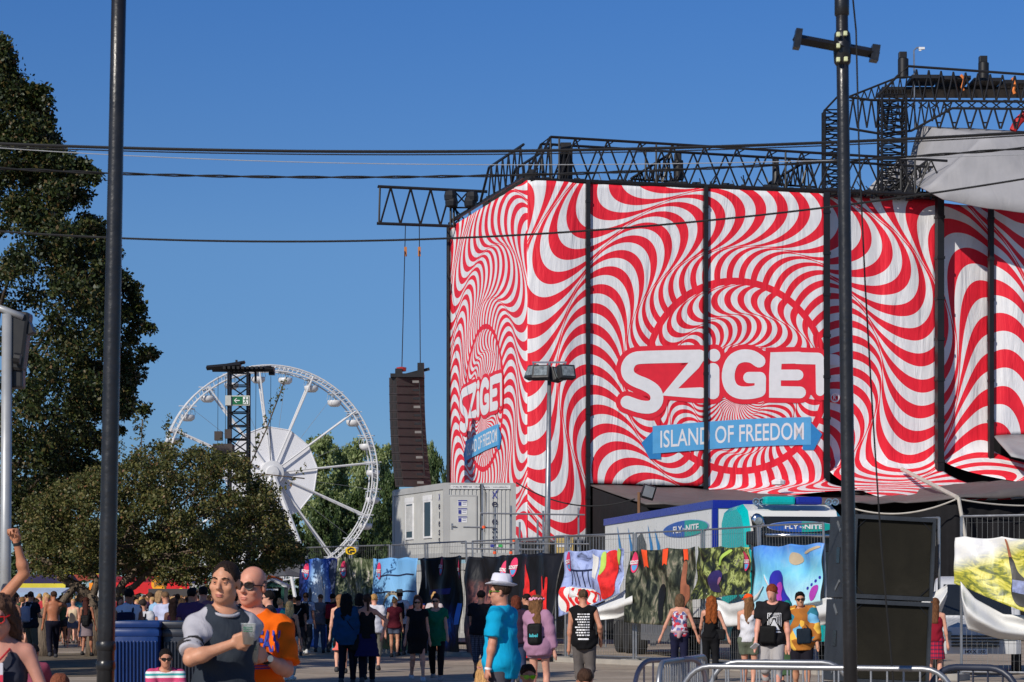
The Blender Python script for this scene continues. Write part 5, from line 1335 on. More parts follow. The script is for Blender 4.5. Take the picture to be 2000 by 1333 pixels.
for i, lb in enumerate(FL): fence_panel(FPT[i], FPT[i + 1], lb, lean=(.15 if i in (3, 9) else 0))
fence_panel(Vector((WX(1872, 45.6), 45.6, 0)), Vector((WX(2060, 44.6), 44.6, 0)), 'wire fence panel holding the yellow green banner at the right photo edge')
# round yellow sign on the fence
t = thing('yellow_sign', 'small yellow sign with a black curled emblem on the fence top', 'sign', W(685, 1076, 70.4))
MB().lathe([(0, -.02), (.17, -.02), (.17, .02), (0, .02)], (0, 0, 0), 24, rot=Matrix.Rotation(R(90), 3, 'X') @ Matrix.Diagonal((1, .72, 1))).build('plate', mat('signal_yellow', srgb(250, 200, 20), .4), t)
mb = MB(); mb.tube([(.09, -.03, .05), (0, -.03, .08), (-.09, -.03, .02), (-.07, -.03, -.06), (.02, -.03, -.075)], .022, 5); mb.box((.05, -.03, -.02), (.14, .02, .05)); mb.build('emblem', RUB, t)
# kerb along the fence
mb = MB()
for i in range(len(FPT) - 1):
    a, b = FPT[i], FPT[i + 1]; d = (b - a).normalized(); n_ = Vector((d.y, -d.x, 0)); p = (a + b) / 2 + n_ * .25
    mb.box(p + Vector((0, 0, .06)), ((b - a).length - .02, .22, .12), Matrix.Rotation(math.atan2(d.y, d.x), 3, 'Z'))
tag(mb.build('kerb', mat('kerb_stone', (.36, .33, .29), .9)), kind='structure')
# ------------------------------------------------------------------ banners hung on the fence
def banner_mat(name, stops, scale=(2, 2), dist=1.2, detail=6, contrast=None, wr=.35, extra=None):
    m, nt, b = newmat(name); uvn = nt.nodes.new('ShaderNodeUVMap')
    sp = nt.nodes.new('ShaderNodeSeparateXYZ'); nt.links.new(uvn.outputs[0], sp.inputs[0]); u, v = X(nt, sp.outputs[0]), X(nt, sp.outputs[1])
    n = noise(nt, mapping(nt, uvn.outputs[0], (scale[0], scale[1], 1)), 2.0, detail, .6, dist)
    c = ramp(nt, n.outputs[0], stops)
    if extra: c = extra(nt, u, v, c, uvn.outputs[0])
    nt.links.new(c, b.inputs['Base Color']); b.inputs['Roughness'].default_value = .42; b.inputs['Specular IOR Level'].default_value = .4
    _, ob = coords(nt); f = noise(nt, mapping(nt, ob, (1, 1, .35)), 2.6, 3.0, .5, .7); bump(nt, b, f.outputs[0], wr, .12); return m
def mixr(nt, f, a, b): return mixc(nt, f, a, b)
S = srgb
def ex_blue(nt, u, v, c, uv):
    g = ((u - .5) * (u - .5) * 5.0 + (v - .55) * (v - .55) * 2.2)
    return ramp(nt, X(nt, c) if False else g, [(0, S(235, 240, 245)), (.25, S(150, 190, 235)), (.6, S(50, 95, 190)), (1, S(20, 30, 90))])
def ex_rings(nt, u, v, c, uv):
    lo = v.lt(.42); return mixr(nt, lo, ramp(nt, v, [(.3, S(150, 200, 240)), (1, S(110, 170, 225))]), c)
def ex_stage(nt, u, v, c, uv):
    n = noise(nt, mapping(nt, uv, (9, 2, 1)), 2.0, 5.0, .7, 2.0)
    glow = ((v - .28) * (v - .28) * 12.0 + (u - .5) * (u - .5) * 3.0)
    k = (X(nt, n.outputs[0]) * 1.6 - glow)
    return ramp(nt, k, [(0, S(10, 10, 14)), (.35, S(14, 20, 80)), (.6, S(20, 110, 200)), (.85, S(90, 220, 235)), (1, S(220, 250, 250))])
def ex_crowd(nt, u, v, c, uv):
    top = (v - .62).mx(0.0) * 6.0; return mixr(nt, top.mn(1.0), c, S(22, 22, 26))
def ex_sky(nt, u, v, c, uv):
    return mixr(nt, .35, ramp(nt, v, [(0, S(210, 235, 240)), (.55, S(120, 205, 230)), (1, S(40, 90, 215))]), c)
def ex_tree(nt, u, v, c, uv):
    return mixr(nt, ((v - .6) * 3.0 + (.45 - u) * 2.5).mx(0.0).mn(.9), c, S(232, 232, 236))
BM = [banner_mat('banner_blue_beams', [(.3, (0, 0, 0)), (.7, (1, 1, 1))], extra=ex_blue),
      banner_mat('banner_green_party', [(.30, S(20, 24, 26)), (.45, S(58, 70, 40)), (.55, S(110, 118, 92)), (.68, S(200, 190, 180)), (.8, S(120, 80, 60))], (7, 4), .8, 9),
      banner_mat('banner_sky_rings', [(.3, S(40, 40, 50)), (.45, S(150, 110, 80)), (.55, S(90, 120, 60)), (.7, S(200, 180, 150)), (.85, S(60, 120, 170))], (10, 7), .7, 8, extra=ex_rings),
      banner_mat('banner_blue_stage', [(.3, (0, 0, 0)), (.7, (1, 1, 1))], extra=ex_stage),
      banner_mat('banner_crowd', [(.32, S(24, 20, 26)), (.46, S(80, 55, 62)), (.56, S(150, 95, 85)), (.66, S(90, 55, 70)), (.8, S(205, 150, 120))], (9, 5), .8, extra=ex_crowd),
      banner_mat('banner_black_red', [(.3, S(18, 17, 19)), (.7, S(30, 28, 30))], (2, 2)),
      banner_mat('banner_collage', [(.3, S(60, 65, 90)), (.45, S(150, 165, 215)), (.6, S(170, 185, 230)), (.75, S(100, 105, 130))], (3, 2), 1.0),
      banner_mat('banner_grey_woods', [(.34, S(14, 15, 14)), (.46, S(40, 44, 32)), (.56, S(88, 92, 74)), (.63, S(148, 138, 120)), (.72, S(52, 54, 40)), (.85, S(168, 160, 142))], (6.5, 2.2), .7, 9),
      banner_mat('banner_dark_woods', [(.34, S(12, 14, 12)), (.46, S(44, 48, 34)), (.54, S(96, 104, 48)), (.60, S(176, 186, 112)), (.66, S(70, 66, 60)), (.8, S(205, 205, 195))], (6, 2.2), .9, 9),
      banner_mat('banner_sky_figure', [(.3, S(60, 130, 215)), (.5, S(130, 205, 232)), (.7, S(200, 230, 235))], (2, 1), .8, extra=ex_sky),
      banner_mat('banner_black_lights', [(.3, S(14, 14, 18)), (.64, S(20, 20, 30)), (.72, S(60, 90, 160)), (.8, S(240, 210, 160))], (12, 18), .4),
      banner_mat('banner_yellow_trees', [(.3, S(70, 78, 60)), (.42, S(120, 128, 60)), (.52, S(196, 190, 70)), (.62, S(232, 222, 120)), (.75, S(150, 150, 80))], (3, 4), 1.2, extra=ex_tree)]
WSH = fabric('white_banner_back', (.74, .74, .73), .6)
PINK = mat('badge_pink', srgb(228, 60, 105), .5); PALEB = mat('badge_pale_blue', srgb(90, 160, 215), .5)
G_B = 'printed photo banners hung on the site fence'
class Banner:
    def __init__(s, a, b, za, zb, bota, botb, m, label, seed, off=.20, amp=.04, toplean=.1, sag=.07):
        s.a, s.b, s.m = a, b, m; s.d = (b - a); s.L = s.d.length; s.u = s.d / s.L; s.n = Vector((s.u.y, -s.u.x, 0))
        rr = random.Random(seed); s.ph = [rr.uniform(0, 6.28) for _ in range(6)]
        s.za, s.zb, s.ba, s.bb, s.off, s.amp, s.tl, s.sag = za, zb, bota, botb, off, amp, toplean, sag
        s.o = link('banner', grid_mesh('banner', lambda u, v: s.pt(u, v) - s.a, 40, 34), m); s.o.location = s.a
        so = s.o.modifiers.new('thickness', 'SOLIDIFY'); so.thickness = .006
        tag(s.o, label, 'banner', G_B)
    def pt(s, u, v, o=0.0):
        zt = s.za + (s.zb - s.za) * u - s.sag * abs(math.sin(u * math.pi * 2.5 + s.ph[5])) * .6; zl = s.ba + (s.bb - s.ba) * u
        z = zl + (zt - zl) * v
        w_ = s.amp * (math.sin(u * 17 + s.ph[0] + 2 * v) * (.3 + .7 * v) + .8 * math.sin(u * 7 + v * 5 + s.ph[1]) + .5 * math.sin(v * 11 + u * 9 + s.ph[2]))
        return s.a + s.u * (u * s.L) + s.n * (s.off + o + w_ + s.tl * (1 - v)) + Vector((0, 0, z))
    def poly(s, pts, m, name='print', o=.012):
        """flat print following the cloth: triangulated polygon in banner coordinates"""
        import mathutils.geometry as G
        if name.split('_')[0] in ('silhouette', 'figure', 'dragon', 'head', 'face', 'body', 'arm', 'torn', 'footprint', 'toe', 'spine', 'drape', 'glint', 'stripe'):
            for _ in range(2): pts = [q_ for a, b in zip(pts, pts[1:] + pts[:1]) for q_ in ((a[0] * .78 + b[0] * .22, a[1] * .78 + b[1] * .22), (a[0] * .22 + b[0] * .78, a[1] * .22 + b[1] * .78))]
        n = len(pts); q = []
        for i in range(n):
            a, b = Vector(pts[i]), Vector(pts[(i + 1) % n]); k = max(1, int((b - a).length / .05)); q += [a.lerp(b, j / k) for j in range(k)]
        xs = [p.x for p in q]; ys = [p.y for p in q]; inner = []
        for i in range(1, 40):
            for j in range(1, 40):
                p = Vector((min(xs) + (max(xs) - min(xs)) * i / 40, min(ys) + (max(ys) - min(ys)) * j / 40))
                if int((max(xs) - min(xs)) / .03) < 2 or i % max(1, int(1.2 / max(.05, (max(xs) - min(xs))))) or j % max(1, int(1.2 / max(.05, (max(ys) - min(ys))))): continue
                inner.append(p)
        vs, es, fs, *_ = G.delaunay_2d_cdt(q + inner, [], [list(range(len(q)))], 1, 1e-4)
        mb = MB(); mb.add([s.pt(p.x, p.y, o) - s.a for p in vs], [tuple(f) for f in fs]); return mb.build(name, m, s.o)
    def badge(s, u, v, r=.13):
        ru = r / s.L; H_ = s.za - s.ba; rv = r * 1.75 / H_
        e = lambda k, oy=0, t0=0, t1=2 * math.pi, n=22: [(u + ru * k * math.cos(t0 + (t1 - t0) * i / n), v + oy + rv * k * math.sin(t0 + (t1 - t0) * i / n)) for i in range(n + (0 if t1 - t0 > 6 else 1))]
        bo = s.poly(e(1), PINK, 'logo', .02); s.poly(e(.8, 0, R(200), R(340)), PALEB, 'logo_base', .026).parent = bo
        mb = MB(); text(mb, 'SZIGET', lambda x, y: s.pt(u + x / s.L, v + y / H_, .035) - s.a, r * 2.3, r * .62, .04); mb.build('lettering', VW, bo)
def onf(px):  # point of the fence line under a photo column
    px = max(px, FP[0][0])
    for i in range(len(FP) - 1):
        if FP[i][0] <= px <= FP[i + 1][0] or i == len(FP) - 2:
            f = (px - FP[i][0]) / (FP[i + 1][0] - FP[i][0]); return FPT[i].lerp(FPT[i + 1], f)
def bz(p, py): return EYE + (HZ - py) * p.y / F
def mk(px0, px1, yt0, yt1, yb0, yb1, m, label, seed, **k):
    a, b = onf(px0), onf(px1); return Banner(a, b, bz(a, yt0), bz(b, yt1), bz(a, yb0), bz(b, yb1), m, label, seed, **k)
B1 = mk(592, 668, 1091, 1089, 1262, 1266, BM[0], 'blue banner with dancing silhouettes, farthest left on the fence', 1)
B2 = mk(669, 741, 1088, 1090, 1266, 1270, BM[1], 'dark green and grey festival banner next to the blue silhouette banner', 2)
B3 = mk(742, 830, 1090, 1088, 1270, 1275, BM[2], 'pale blue banner with arched rings over a crowd', 3)
B4 = mk(831, 917, 1090, 1084, 1275, 1280, BM[3], 'black banner showing a stage lit in bright blue', 4, amp=.07)
B5 = mk(923, 1010, 1087, 1084, 1281, 1286, BM[4], 'dark brown banner of a night crowd behind the man in the white hat', 5, amp=.08)
B6 = mk(1008, 1110, 1082, 1078, 1286, 1291, BM[5], 'black banner with bright red costumed figures', 6, amp=.06, off=.24, toplean=.35)
B7 = mk(1112, 1234, 1076, 1070, 1205, 1160, BM[6], 'torn collage banner with red white stripes and a red dragon shape', 7, amp=.06)
B8 = mk(1241, 1374, 1074, 1068, 1216, 1226, BM[7], 'crinkled grey green woodland banner with three orange patches', 8)
B9 = mk(1375, 1486, 1068, 1066, 1172, 1160, BM[8], 'dark green banner with a purple hooded head', 9, amp=.06)
B10 = mk(1487, 1624, 1066, 1060, 1200, 1175, BM[9], 'bright blue banner with an indigo figure and a magenta footprint', 10)
B11 = mk(1770, 1842, 1050, 1046, 1150, 1160, BM[10], 'black banner with small lights beside the loudspeaker stack', 11)
p0, p1 = Vector((WX(1872, 45.4), 45.4, 0)), Vector((WX(2060, 44.4), 44.4, 0))
B12 = Banner(p0, p1, bz(p0, 1048), bz(p1, 1050), bz(p0, 1140), bz(p1, 1215), BM[11], 'yellow green tree banner with a leaping dancer at the right photo edge', 12)
for b_, u, v in ((B1, .14, .86), (B2, .16, .87), (B3, .14, .87), (B4, .52, .9), (B4, .90, .86), (B5, .93, .86), (B6, .15, .88), (B7, .10, .83), (B8, .08, .84), (B9, .93, .70), (B11, .86, .66)): b_.badge(u, v, .15 if b_ is not B11 else .2)
SIL = mat('silhouette_navy', srgb(28, 36, 70), .5); RDP = mat('scarlet_print', srgb(225, 42, 38), .45, .45, 5.0); BLP = mat('black_print', srgb(16, 16, 18), .5); PUR = mat('purple_print', srgb(48, 36, 92), .5, .3, 3.0); IND = mat('indigo_print', srgb(44, 42, 165), .5, .3, 3.0); MAG = mat('magenta_print', srgb(170, 60, 170), .5); ORP = mat('orange_print', srgb(255, 85, 40), .5); TANP = mat('tan_print', srgb(186, 168, 140), .6); SKP = mat('bronze_print', srgb(150, 92, 66), .5, .3, 3.0); LIM = mat('lime_print', srgb(176, 205, 90), .5, .2); WPR = mat('cream_print', srgb(228, 226, 222), .5)
B1.poly([(.12, .0), (.18, .2), (.22, .40), (.26, .48), (.24, .62), (.30, .70), (.36, .60), (.34, .52), (.44, .50), (.50, .44), (.40, .38), (.34, .30), (.36, .0)], SIL, 'silhouette')
B1.poly([(.52, .0), (.55, .25), (.64, .45), (.66, .62), (.62, .80), (.67, .82), (.70, .62), (.76, .74), (.74, .60), (.72, .48), (.70, .35), (.80, .22), (.72, .25), (.76, .0)], WPR, 'silhouette')
B1.poly([(.80, .98), (.99, .98), (.98, .70), (.92, .58), (.87, .72), (.81, .80)], mat('slate_print', srgb(62, 72, 100), .6), 'drape_print')
for x, y, r_ in ((.45, .42, .2), (.24, .34, .13), (.74, .36, .14)):
    n = 14; o_ = [(x + r_ * math.cos(a * math.pi / n), y + r_ * 1.15 * math.sin(a * math.pi / n)) for a in range(n + 1)]; B3.poly(o_ + [(x + r_ * .84 * math.cos(a * math.pi / n), y + r_ * .95 * math.sin(a * math.pi / n)) for a in range(n, -1, -1)], mat('hose_grey', srgb(150, 140, 120), .5), 'ring_print')
for y in (.80, .62): B3.poly([(.06, y), (.94, y + .02), (.94, y + .035), (.06, y + .015)], SIL, 'rail_print')
B4.poly([(.25, .60), (.75, .62), (.75, .68), (.25, .66)], mat('stage_violet', srgb(40, 34, 110), .5), 'stage_print')
for u0 in (.02, .88): B4.poly([(u0, .30), (u0 + .1, .31), (u0 + .1, .52), (u0, .52)], mat('screen_blue', srgb(70, 130, 220), .5), 'screen_print')
B6.poly([(.36, .93), (.46, .82), (.52, .72), (.54, .55), (.62, .42), (.70, .18), (.84, .04), (.98, .05), (.97, .02), (.60, .0), (.62, .2), (.44, .45), (.40, .50), (.38, .66), (.44, .68), (.40, .80)], RDP, 'figure_print')
B6.poly([(.74, .77), (.78, .80), (.80, .66), (.84, .66), (.84, .78), (.88, .78), (.88, .60), (.92, .42), (.98, .20), (.98, .08), (.80, .10), (.68, .30), (.66, .5), (.76, .58), (.78, .66)], RDP, 'figure_print')
B6.poly([(.50, .62), (.58, .47), (.64, .30), (.60, .02), (.99, .03), (.97, .33), (.92, .47), (.84, .58), (.70, .50), (.60, .66)], RDP, 'robe_print', .008)
for (x, y) in ((.70, .36), (.83, .34), (.72, .22), (.86, .20)): B6.poly([(x, y), (x + .08, y + .02), (x + .07, y + .11), (x - .01, y + .09)], BLP, 'gap_print', .024)
B7.poly([(.02, .0), (.0, .48), (.40, .34), (.58, .25), (.62, .0)], WPR, 'stripe_base')
for k in range(6):
    x = .0 + k * .11; c_ = [(x + .02 + .035 * math.sin(t_ * 6 + k) + .10 * (1 - t_), .03 + (.42 - k * .045) * t_) for t_ in [i_ / 10 for i_ in range(11)]]; B7.poly([(min(.64, p[0]), p[1]) for p in c_] + [(min(.66, p[0] + .05), p[1]) for p in c_[::-1]], RDP, 'wave_print', .022)
B7.poly([(.70, .99), (.86, .99), (.92, .70), (.88, .40), (.94, .05), (.66, .0), (.70, .30), (.64, .50), (.72, .70)], RDP, 'dragon_print', .02); B7.poly([(.86, .99), (.97, .99), (.95, .6), (.91, .72)], LIM, 'spine_print', .03); B7.poly([(.66, .95), (.71, .99), (.73, .66), (.66, .45)], LIM, 'spine_print', .03)
B7.poly([(.50, .92), (.63, .86), (.62, .44), (.54, .50)], WPR, 'panel_print', .015)
for k in range(5): B7.poly([(.12 + .08 * k, .72 - .02 * k), (.135 + .08 * k, .72 - .02 * k), (.15 + .08 * k, .46 - .03 * k), (.135 + .08 * k, .46 - .03 * k)], SIL, 'truss_print')
B7.poly([(.1, .72), (.55, .64), (.55, .61), (.1, .69)], SIL, 'truss_print')
for (u, w_, h) in ((.23, .09, .24), (.53, .09, .22), (.79, .07, .15)): B8.poly([(u, .995), (u + w_, .995), (u + w_ * 1.1, 1 - h), (u + w_ * .6, 1 - h * .9), (u + .02, 1 - h * 1.02)], ORP, 'orange_patch')
B8.poly([(.48, .30), (.46, .44), (.50, .54), (.57, .54), (.58, .40), (.55, .28), (.56, .05), (.49, .05)], BLP, 'figure_print'); B8.poly([(.80, .85), (.86, .84), (.88, .55), (.95, .52), (.97, .36), (.90, .30), (.78, .12), (.74, .14), (.82, .36), (.82, .60)], SKP, 'figure_print')
B9.poly([(.30, .12), (.28, .35), (.34, .52), (.44, .54), (.54, .48), (.54, .34), (.50, .26), (.56, .08)], PUR, 'head_print'); B9.poly([(.47, .22), (.47, .40), (.53, .40), (.54, .30)], mat('dusk_pink_print', srgb(150, 96, 120), .5), 'face_print', .02)
B9.poly([(.42, .64), (.46, .80), (.60, .98), (.64, .94), (.52, .76), (.48, .62)], LIM, 'glint_print', .02)
B10.poly([(.30, .02), (.32, .20), (.27, .32), (.26, .50), (.32, .62), (.42, .62), (.48, .50), (.47, .36), (.52, .22), (.60, .12), (.60, .0)], IND, 'figure_print'); B10.poly([(.38, .10), (.36, .40), (.44, .44), (.47, .34), (.44, .22), (.48, .12)], MAG, 'face_print', .02)
B10.poly([(.52, .80), (.56, .88), (.66, .86), (.72, .74), (.62, .66), (.54, .70)], TANP, 'torn_patch'); B10.poly([(.72, .84), (.96, .90), (.98, .96), (.74, .90)], TANP, 'torn_patch')
B10.poly([(.86, .03), (.84, .16), (.88, .28), (.96, .30), (.97, .20), (.92, .05)], MAG, 'footprint')
for k in range(4): B10.poly([(.80 + .05 * k, .24 + .05 * k), (.83 + .05 * k, .24 + .05 * k), (.83 + .05 * k, .29 + .05 * k), (.80 + .05 * k, .29 + .05 * k)], IND, 'toe_print')
def dancer(B, m1, m2): 
    B.poly([(.53, .98), (.56, .97), (.60, .70), (.66, .50), (.63, .46), (.57, .68), (.55, .88)], SKP, 'arm_print', .02); B.poly([(.56, .72), (.61, .72), (.66, .52), (.80, .40), (.84, .10), (.66, .04), (.60, .20), (.62, .42)], m1, 'body_print', .028); B.poly([(.62, .40), (.74, .42), (.76, .24), (.62, .22)], m2, 'shirt_print', .036)
dancer(B12, BLP, mat('floral_print', srgb(120, 130, 170), .5, .6, 9.0))
# torn white banner sheets swagged below
def swag(label, px0, px1, pts_top, pts_bot, seed, Yoff=-.25, par=None):
    """sheet between two photo polylines (left to right)"""
    rr = random.Random(seed); p1_, p2_ = rr.uniform(0, 6), rr.uniform(0, 6)
    def at(pts, u):
        x = pts[0][0] + (pts[-1][0] - pts[0][0]) * u
        for a, b in zip(pts[:-1], pts[1:]):
            if a[0] <= x <= b[0]: f = (x - a[0]) / (b[0] - a[0]); f = f; return x, a[1] + (b[1] - a[1]) * f
        return pts[-1]
    def fn(u, v):
        x0, y0 = at(pts_top, u); x1, y1 = at(pts_bot, u); x = x0 + (x1 - x0) * (1 - v); y = y1 + (y0 - y1) * v
        b = onf(min(px1, max(px0, x))) if px0 < 1860 else Vector((WX(x, 45.2), 45.2, 0))
        Y = b.y + Yoff - .22 * math.sin(v * math.pi) - .1 * math.sin(v * 9 + u * 3 + p1_) - .07 * math.sin(u * 8 + v * 4 + p2_)
        return W(x, y, Y)
    o = link('torn_sheet', grid_mesh('torn_sheet', fn, 40, 16), WSH); so = o.modifiers.new('thickness', 'SOLIDIFY'); so.thickness = .006
    return tag(o, label, 'banner', 'torn white banner sheets sagging on the fence')
swag('torn white sheet sagging under the striped collage banner', 1106, 1236, [(1112, 1142), (1130, 1160), (1165, 1184), (1200, 1168), (1234, 1142)], [(1110, 1206), (1125, 1178), (1165, 1212), (1205, 1208), (1236, 1196)], 1)
swag('torn white sheet sagging under the dark green banner', 1376, 1490, [(1378, 1156), (1425, 1180), (1460, 1166), (1490, 1142)], [(1380, 1160), (1415, 1226), (1450, 1222), (1480, 1182), (1490, 1150)], 2)
swag('torn white sheet hanging below the blue banner', 1490, 1624, [(1492, 1115), (1515, 1165), (1560, 1182), (1624, 1165)], [(1492, 1150), (1515, 1195), (1560, 1230), (1624, 1218)], 3)
swag('torn white sheet bunched beside the loudspeaker stack', 1800, 1850, [(1800, 1165), (1830, 1154), (1850, 1142)], [(1800, 1240), (1828, 1226), (1850, 1165)], 4)
swag('long white sheet folded down below the yellow green banner', 1872, 2060, [(1876, 1136), (1905, 1170), (1960, 1200), (2060, 1205)], [(1882, 1200), (1890, 1230), (1950, 1248), (2060, 1256)], 5)

# ------------------------------------------------------------------ ferris wheel
wc = W(528, 925, 300); RW = 14.0
wt = thing('ferris_wheel', 'big white ferris wheel with a pale sail disc behind the trees', 'ferris wheel', (wc.x, wc.y, 0), R(14))
WS = mat('white_wheel_steel', (.64, .64, .65), .4, .06)
cz = wc.z
def wpt(r, a, y=0): return Vector((r * math.cos(a), y, cz + r * math.sin(a)))
mb = MB(); n = 72
for y in (-1.1, 1.1):
    for r_ in (RW, RW - .7): mb.tube([wpt(r_, 2 * math.pi * i / n, y) for i in range(n + 1)], .10, 6, caps=False)
for i in range(n * 2):
    a = math.pi * i / n; mb.tube([wpt(RW, a, -1.1), wpt(RW - .7, a + .02, -1.1)], .05, 4, caps=False); mb.tube([wpt(RW, a, -1.1), wpt(RW, a + .022, 1.1)], .05, 4, caps=False)
mb.build('rim', WS, wt)
for i in range(12):
    a = 2 * math.pi * (i + .22) / 12; mb = MB()
    for y, o in ((-1.1, -.35), (1.1, .35)): mb.tube([wpt(1.2, a, o - .9), wpt(RW - .2, a, y)], .12, 6)
    for k in range(9): r_ = 2.2 + k * 1.35; mb.tube([wpt(r_, a, -.4 - .07 * k), wpt(r_ + .6, a, .4 + .07 * k)], .04, 4)
    mb.build('spoke', WS, wt)
    mb = MB(); mb.tube([wpt(1.0, a, -.5), wpt(RW, a + math.pi / 12, -1.1)], .022, 4); mb.build('stay_cable', GALV, wt)
mb = MB(); k = [wpt(6.1, 2 * math.pi * (i + .22) / 12, -.75) for i in range(12)]; k2 = [p + Vector((0, .08, 0)) for p in k]
mb.add(k + k2, [tuple(range(12)), tuple(range(23, 11, -1))] + [(i, (i + 1) % 12, 12 + (i + 1) % 12, 12 + i) for i in range(12)]); mb.tube(k + k[:1], .09, 5); mb.build('sail_disc', mat('white_sail', (.72, .72, .75), .6, .03, .3), wt)
MB().lathe([(0, -2.4), (.8, -2.3), (.95, -2.0), (1.5, -1.9), (1.6, -1.4), (1.5, 1.6), (0, 1.8)], (0, 0, cz), 20, rot=Matrix.Rotation(R(-90), 3, 'X')).build('hub', WS, wt, auto=True)
for (x, y, r_) in ((6.4, -5, .34), (-6.4, -5, .34), (3.0, -4, .24), (-3.0, -4, .24), (6.4, 5, .34), (-6.4, 5, .34)):
    mb = MB(); mb.tube([Vector((0, -2 if y < 0 else 1.8, cz)), Vector((x, y, 0))], r_, 8); mb.build('support_leg', WS, wt)
gm = MB(); gm.lathe([(0, -1.85), (.55, -1.85), (.9, -1.55), (.95, -1.1), (.88, -1.05), (0, -1.25)], n=14)
cab_me = gm.mesh('gondola', True); cab_me.materials.append(WS)
rf = MB().lathe([(.12, -.02), (.9, -.22), (.95, -.3), (0, -.1)], n=12)
for j in range(6): a = j * math.pi / 3; rf.tube([(.85 * math.cos(a), .85 * math.sin(a), -.28), (1.0 * math.cos(a), 1.0 * math.sin(a), -1.0)], .03, 4)
rf_me = MB().tube([(0, -1.25, .1), (0, 1.25, .1)], .07, 5); rf.v += [v for v in []]; roof_me = rf.mesh('canopy', False); GLS = mat('gondola_clear_roof', (.45, .5, .55), .2); roof_me.materials.append(GLS)
bar = MB().tube([(-1.15, 0, .08), (1.15, 0, .08)], .06, 5).tube([(0, 0, .08), (0, 0, -1.2)], .05, 5); bar_me = bar.mesh('hanger'); bar_me.materials.append(WS)
for i in range(24):
    a = 2 * math.pi * (i + .45) / 24; p = wpt(RW - .35, a)
    o = bpy.data.objects.new('gondola', cab_me); COL.objects.link(o); o.parent = wt; o.location = p
    for nm, me in (('canopy', roof_me), ('hanger', bar_me)): q = bpy.data.objects.new(nm, me); COL.objects.link(q); q.parent = o
# ------------------------------------------------------------------ lattice tower with exit sign
t = thing('delay_tower', 'slim black lattice tower with wide top beams in front of the ferris wheel', 'tower', (WX(467, 90), 90, 0)); bx = t.location.copy()
truss(MB(), (0, 0, 0), (0, 0, WZ(728, 90)), .74, .74, 20, .05, .026).build('lattice', BLACKST, t)
mb = MB()
for (x0, y0, x1, y1, r_) in ((404, 719, 470, 713, .10), (415, 722, 535, 722, .10), (446, 728, 530, 718, .08), (430, 716, 478, 708, .07)): mb.tube([W(x0, y0, 90) - bx, W(x1, y1, 89.6) - bx], r_, 4)
for i in range(9): x = 440 + 9 * i; mb.box(W(x, 720, 89.8) - bx, (.1, .7, .1))
mb.box(W(462, 711, 90) - bx, (.08, .08, .3)).box(W(531, 726, 90) - bx, (.22, .3, .28)).tube([W(499, 726, 90) - bx, W(499, 746, 90) - bx], .05, 5); mb.build('top_beams', BLACKST, t)
mb = MB().box(W(437, 884, 89) - bx, (.75, .8, .62)); mb.box(W(427, 852, 89.4) - bx, (.3, .3, .35)); mb.box(W(446, 848, 89.4) - bx, (.25, .3, .35)); mb.build('speaker_box', BRN, t)
for x in (426, 441, 500, 529): MB().tube([W(x, 735, 89.6) - bx, W(x - 1, 900, 89.6) - bx], .010, 4).build('wire', BLACKST, t)
e = thing('exit_sign', 'green emergency exit sign with white arrow and running figure on the lattice tower', 'sign', W(470, 783, 89.3)); 
MB().box((0, 0, 0), (.72, .12, .39), bev=.015).build('box', mat('sign_frame', (.55, .56, .5), .5), e); MB().box((0, -.065, 0), (.64, .02, .31)).build('face', mat('exit_green', srgb(10, 100, 60), .4), e)
MB().box((-.47, .1, 0), (.22, .5, .38)).build('side_box', mat('sign_side', (.5, .52, .5), .5), e)
mb = MB(); mb.box((-.11, -.082, 0), (.16, .01, .035)); mb.add([(-.25, -.085, 0), (-.16, -.085, .09), (-.13, -.085, .09), (-.21, -.085, 0), (-.13, -.085, -.09), (-.16, -.085, -.09)], [(0, 1, 2, 3), (0, 3, 4, 5)]); mb.build('arrow', VW, e)
mb = MB().box((.2, -.078, 0), (.2, .006, .28)); mb.build('door_pictogram', VW, e)
GR2 = MC['exit_green']; mb = MB(); sy = -.09
for pts_ in ([(.20, .10), (.205, .10)],): stroke(mb, pts_, .05, lambda p: Vector((p[0], sy, p[1])))
for i, pts_ in enumerate(([(.20, .06), (.19, -.02)], [(.19, -.02), (.23, -.06), (.22, -.12)], [(.19, -.02), (.16, -.08), (.12, -.10)], [(.20, .05), (.15, .02), (.13, .05)], [(.20, .05), (.25, .02), (.27, .05)])): stroke(mb, pts_, .024, lambda p: Vector((p[0], sy - .001 * i, p[1])))
mb.build('running_figure', GR2, e)
# ------------------------------------------------------------------ masts, wires, loudspeakers, barriers, bins
PBLK = mat('black_mast_paint', (.016, .016, .018), .32, .3, 6.0, spec=.5, bmp=.15, bscale=25)
def mast(px0, py0, px1, py1, Y, w0, w1, label, seams):
    p0, p1 = W(px0, py0, Y), W(px1, py1, Y); d = (p1 - p0) / (p1.z - p0.z); base = p0 - d * p0.z; top = p1 + d * .8
    t = thing('mast', label, 'mast', base, 0, 'black steel masts in front'); f = lambda z: d * z
    r0, r1 = w0 * Y / F / 2, w1 * Y / F / 2; zt = top.z
    MB().tube([f(0), f(zt * .25), f(zt * .5), f(zt * .75), f(zt)], [r0 * 1.06, r0, r0 * .75 + r1 * .25, r1, r1], 20).build('tube', PBLK, t, smooth=True)
    mb = MB()
    for y in seams: z = WZ(y, Y); mb.lathe([(r0 * 1.02, -.03), (r0 * 1.14, -.02), (r0 * 1.14, .02), (r0 * 1.02, .03)], f(z), 20)
    if seams: mb.build('collar', PBLK, t, auto=True)
    MB().lathe([(r0 * 3, 0), (r0 * 3, .02), (r0 * 1.3, .03), (r0 * 1.15, .2)], n=20).build('base_plate', PBLK, t, auto=True)
    return t, f, r1, d
mast(206, 1333, 232, 0, 14, 34, 29, 'left black steel mast in front of the trees', (1262, 1300))
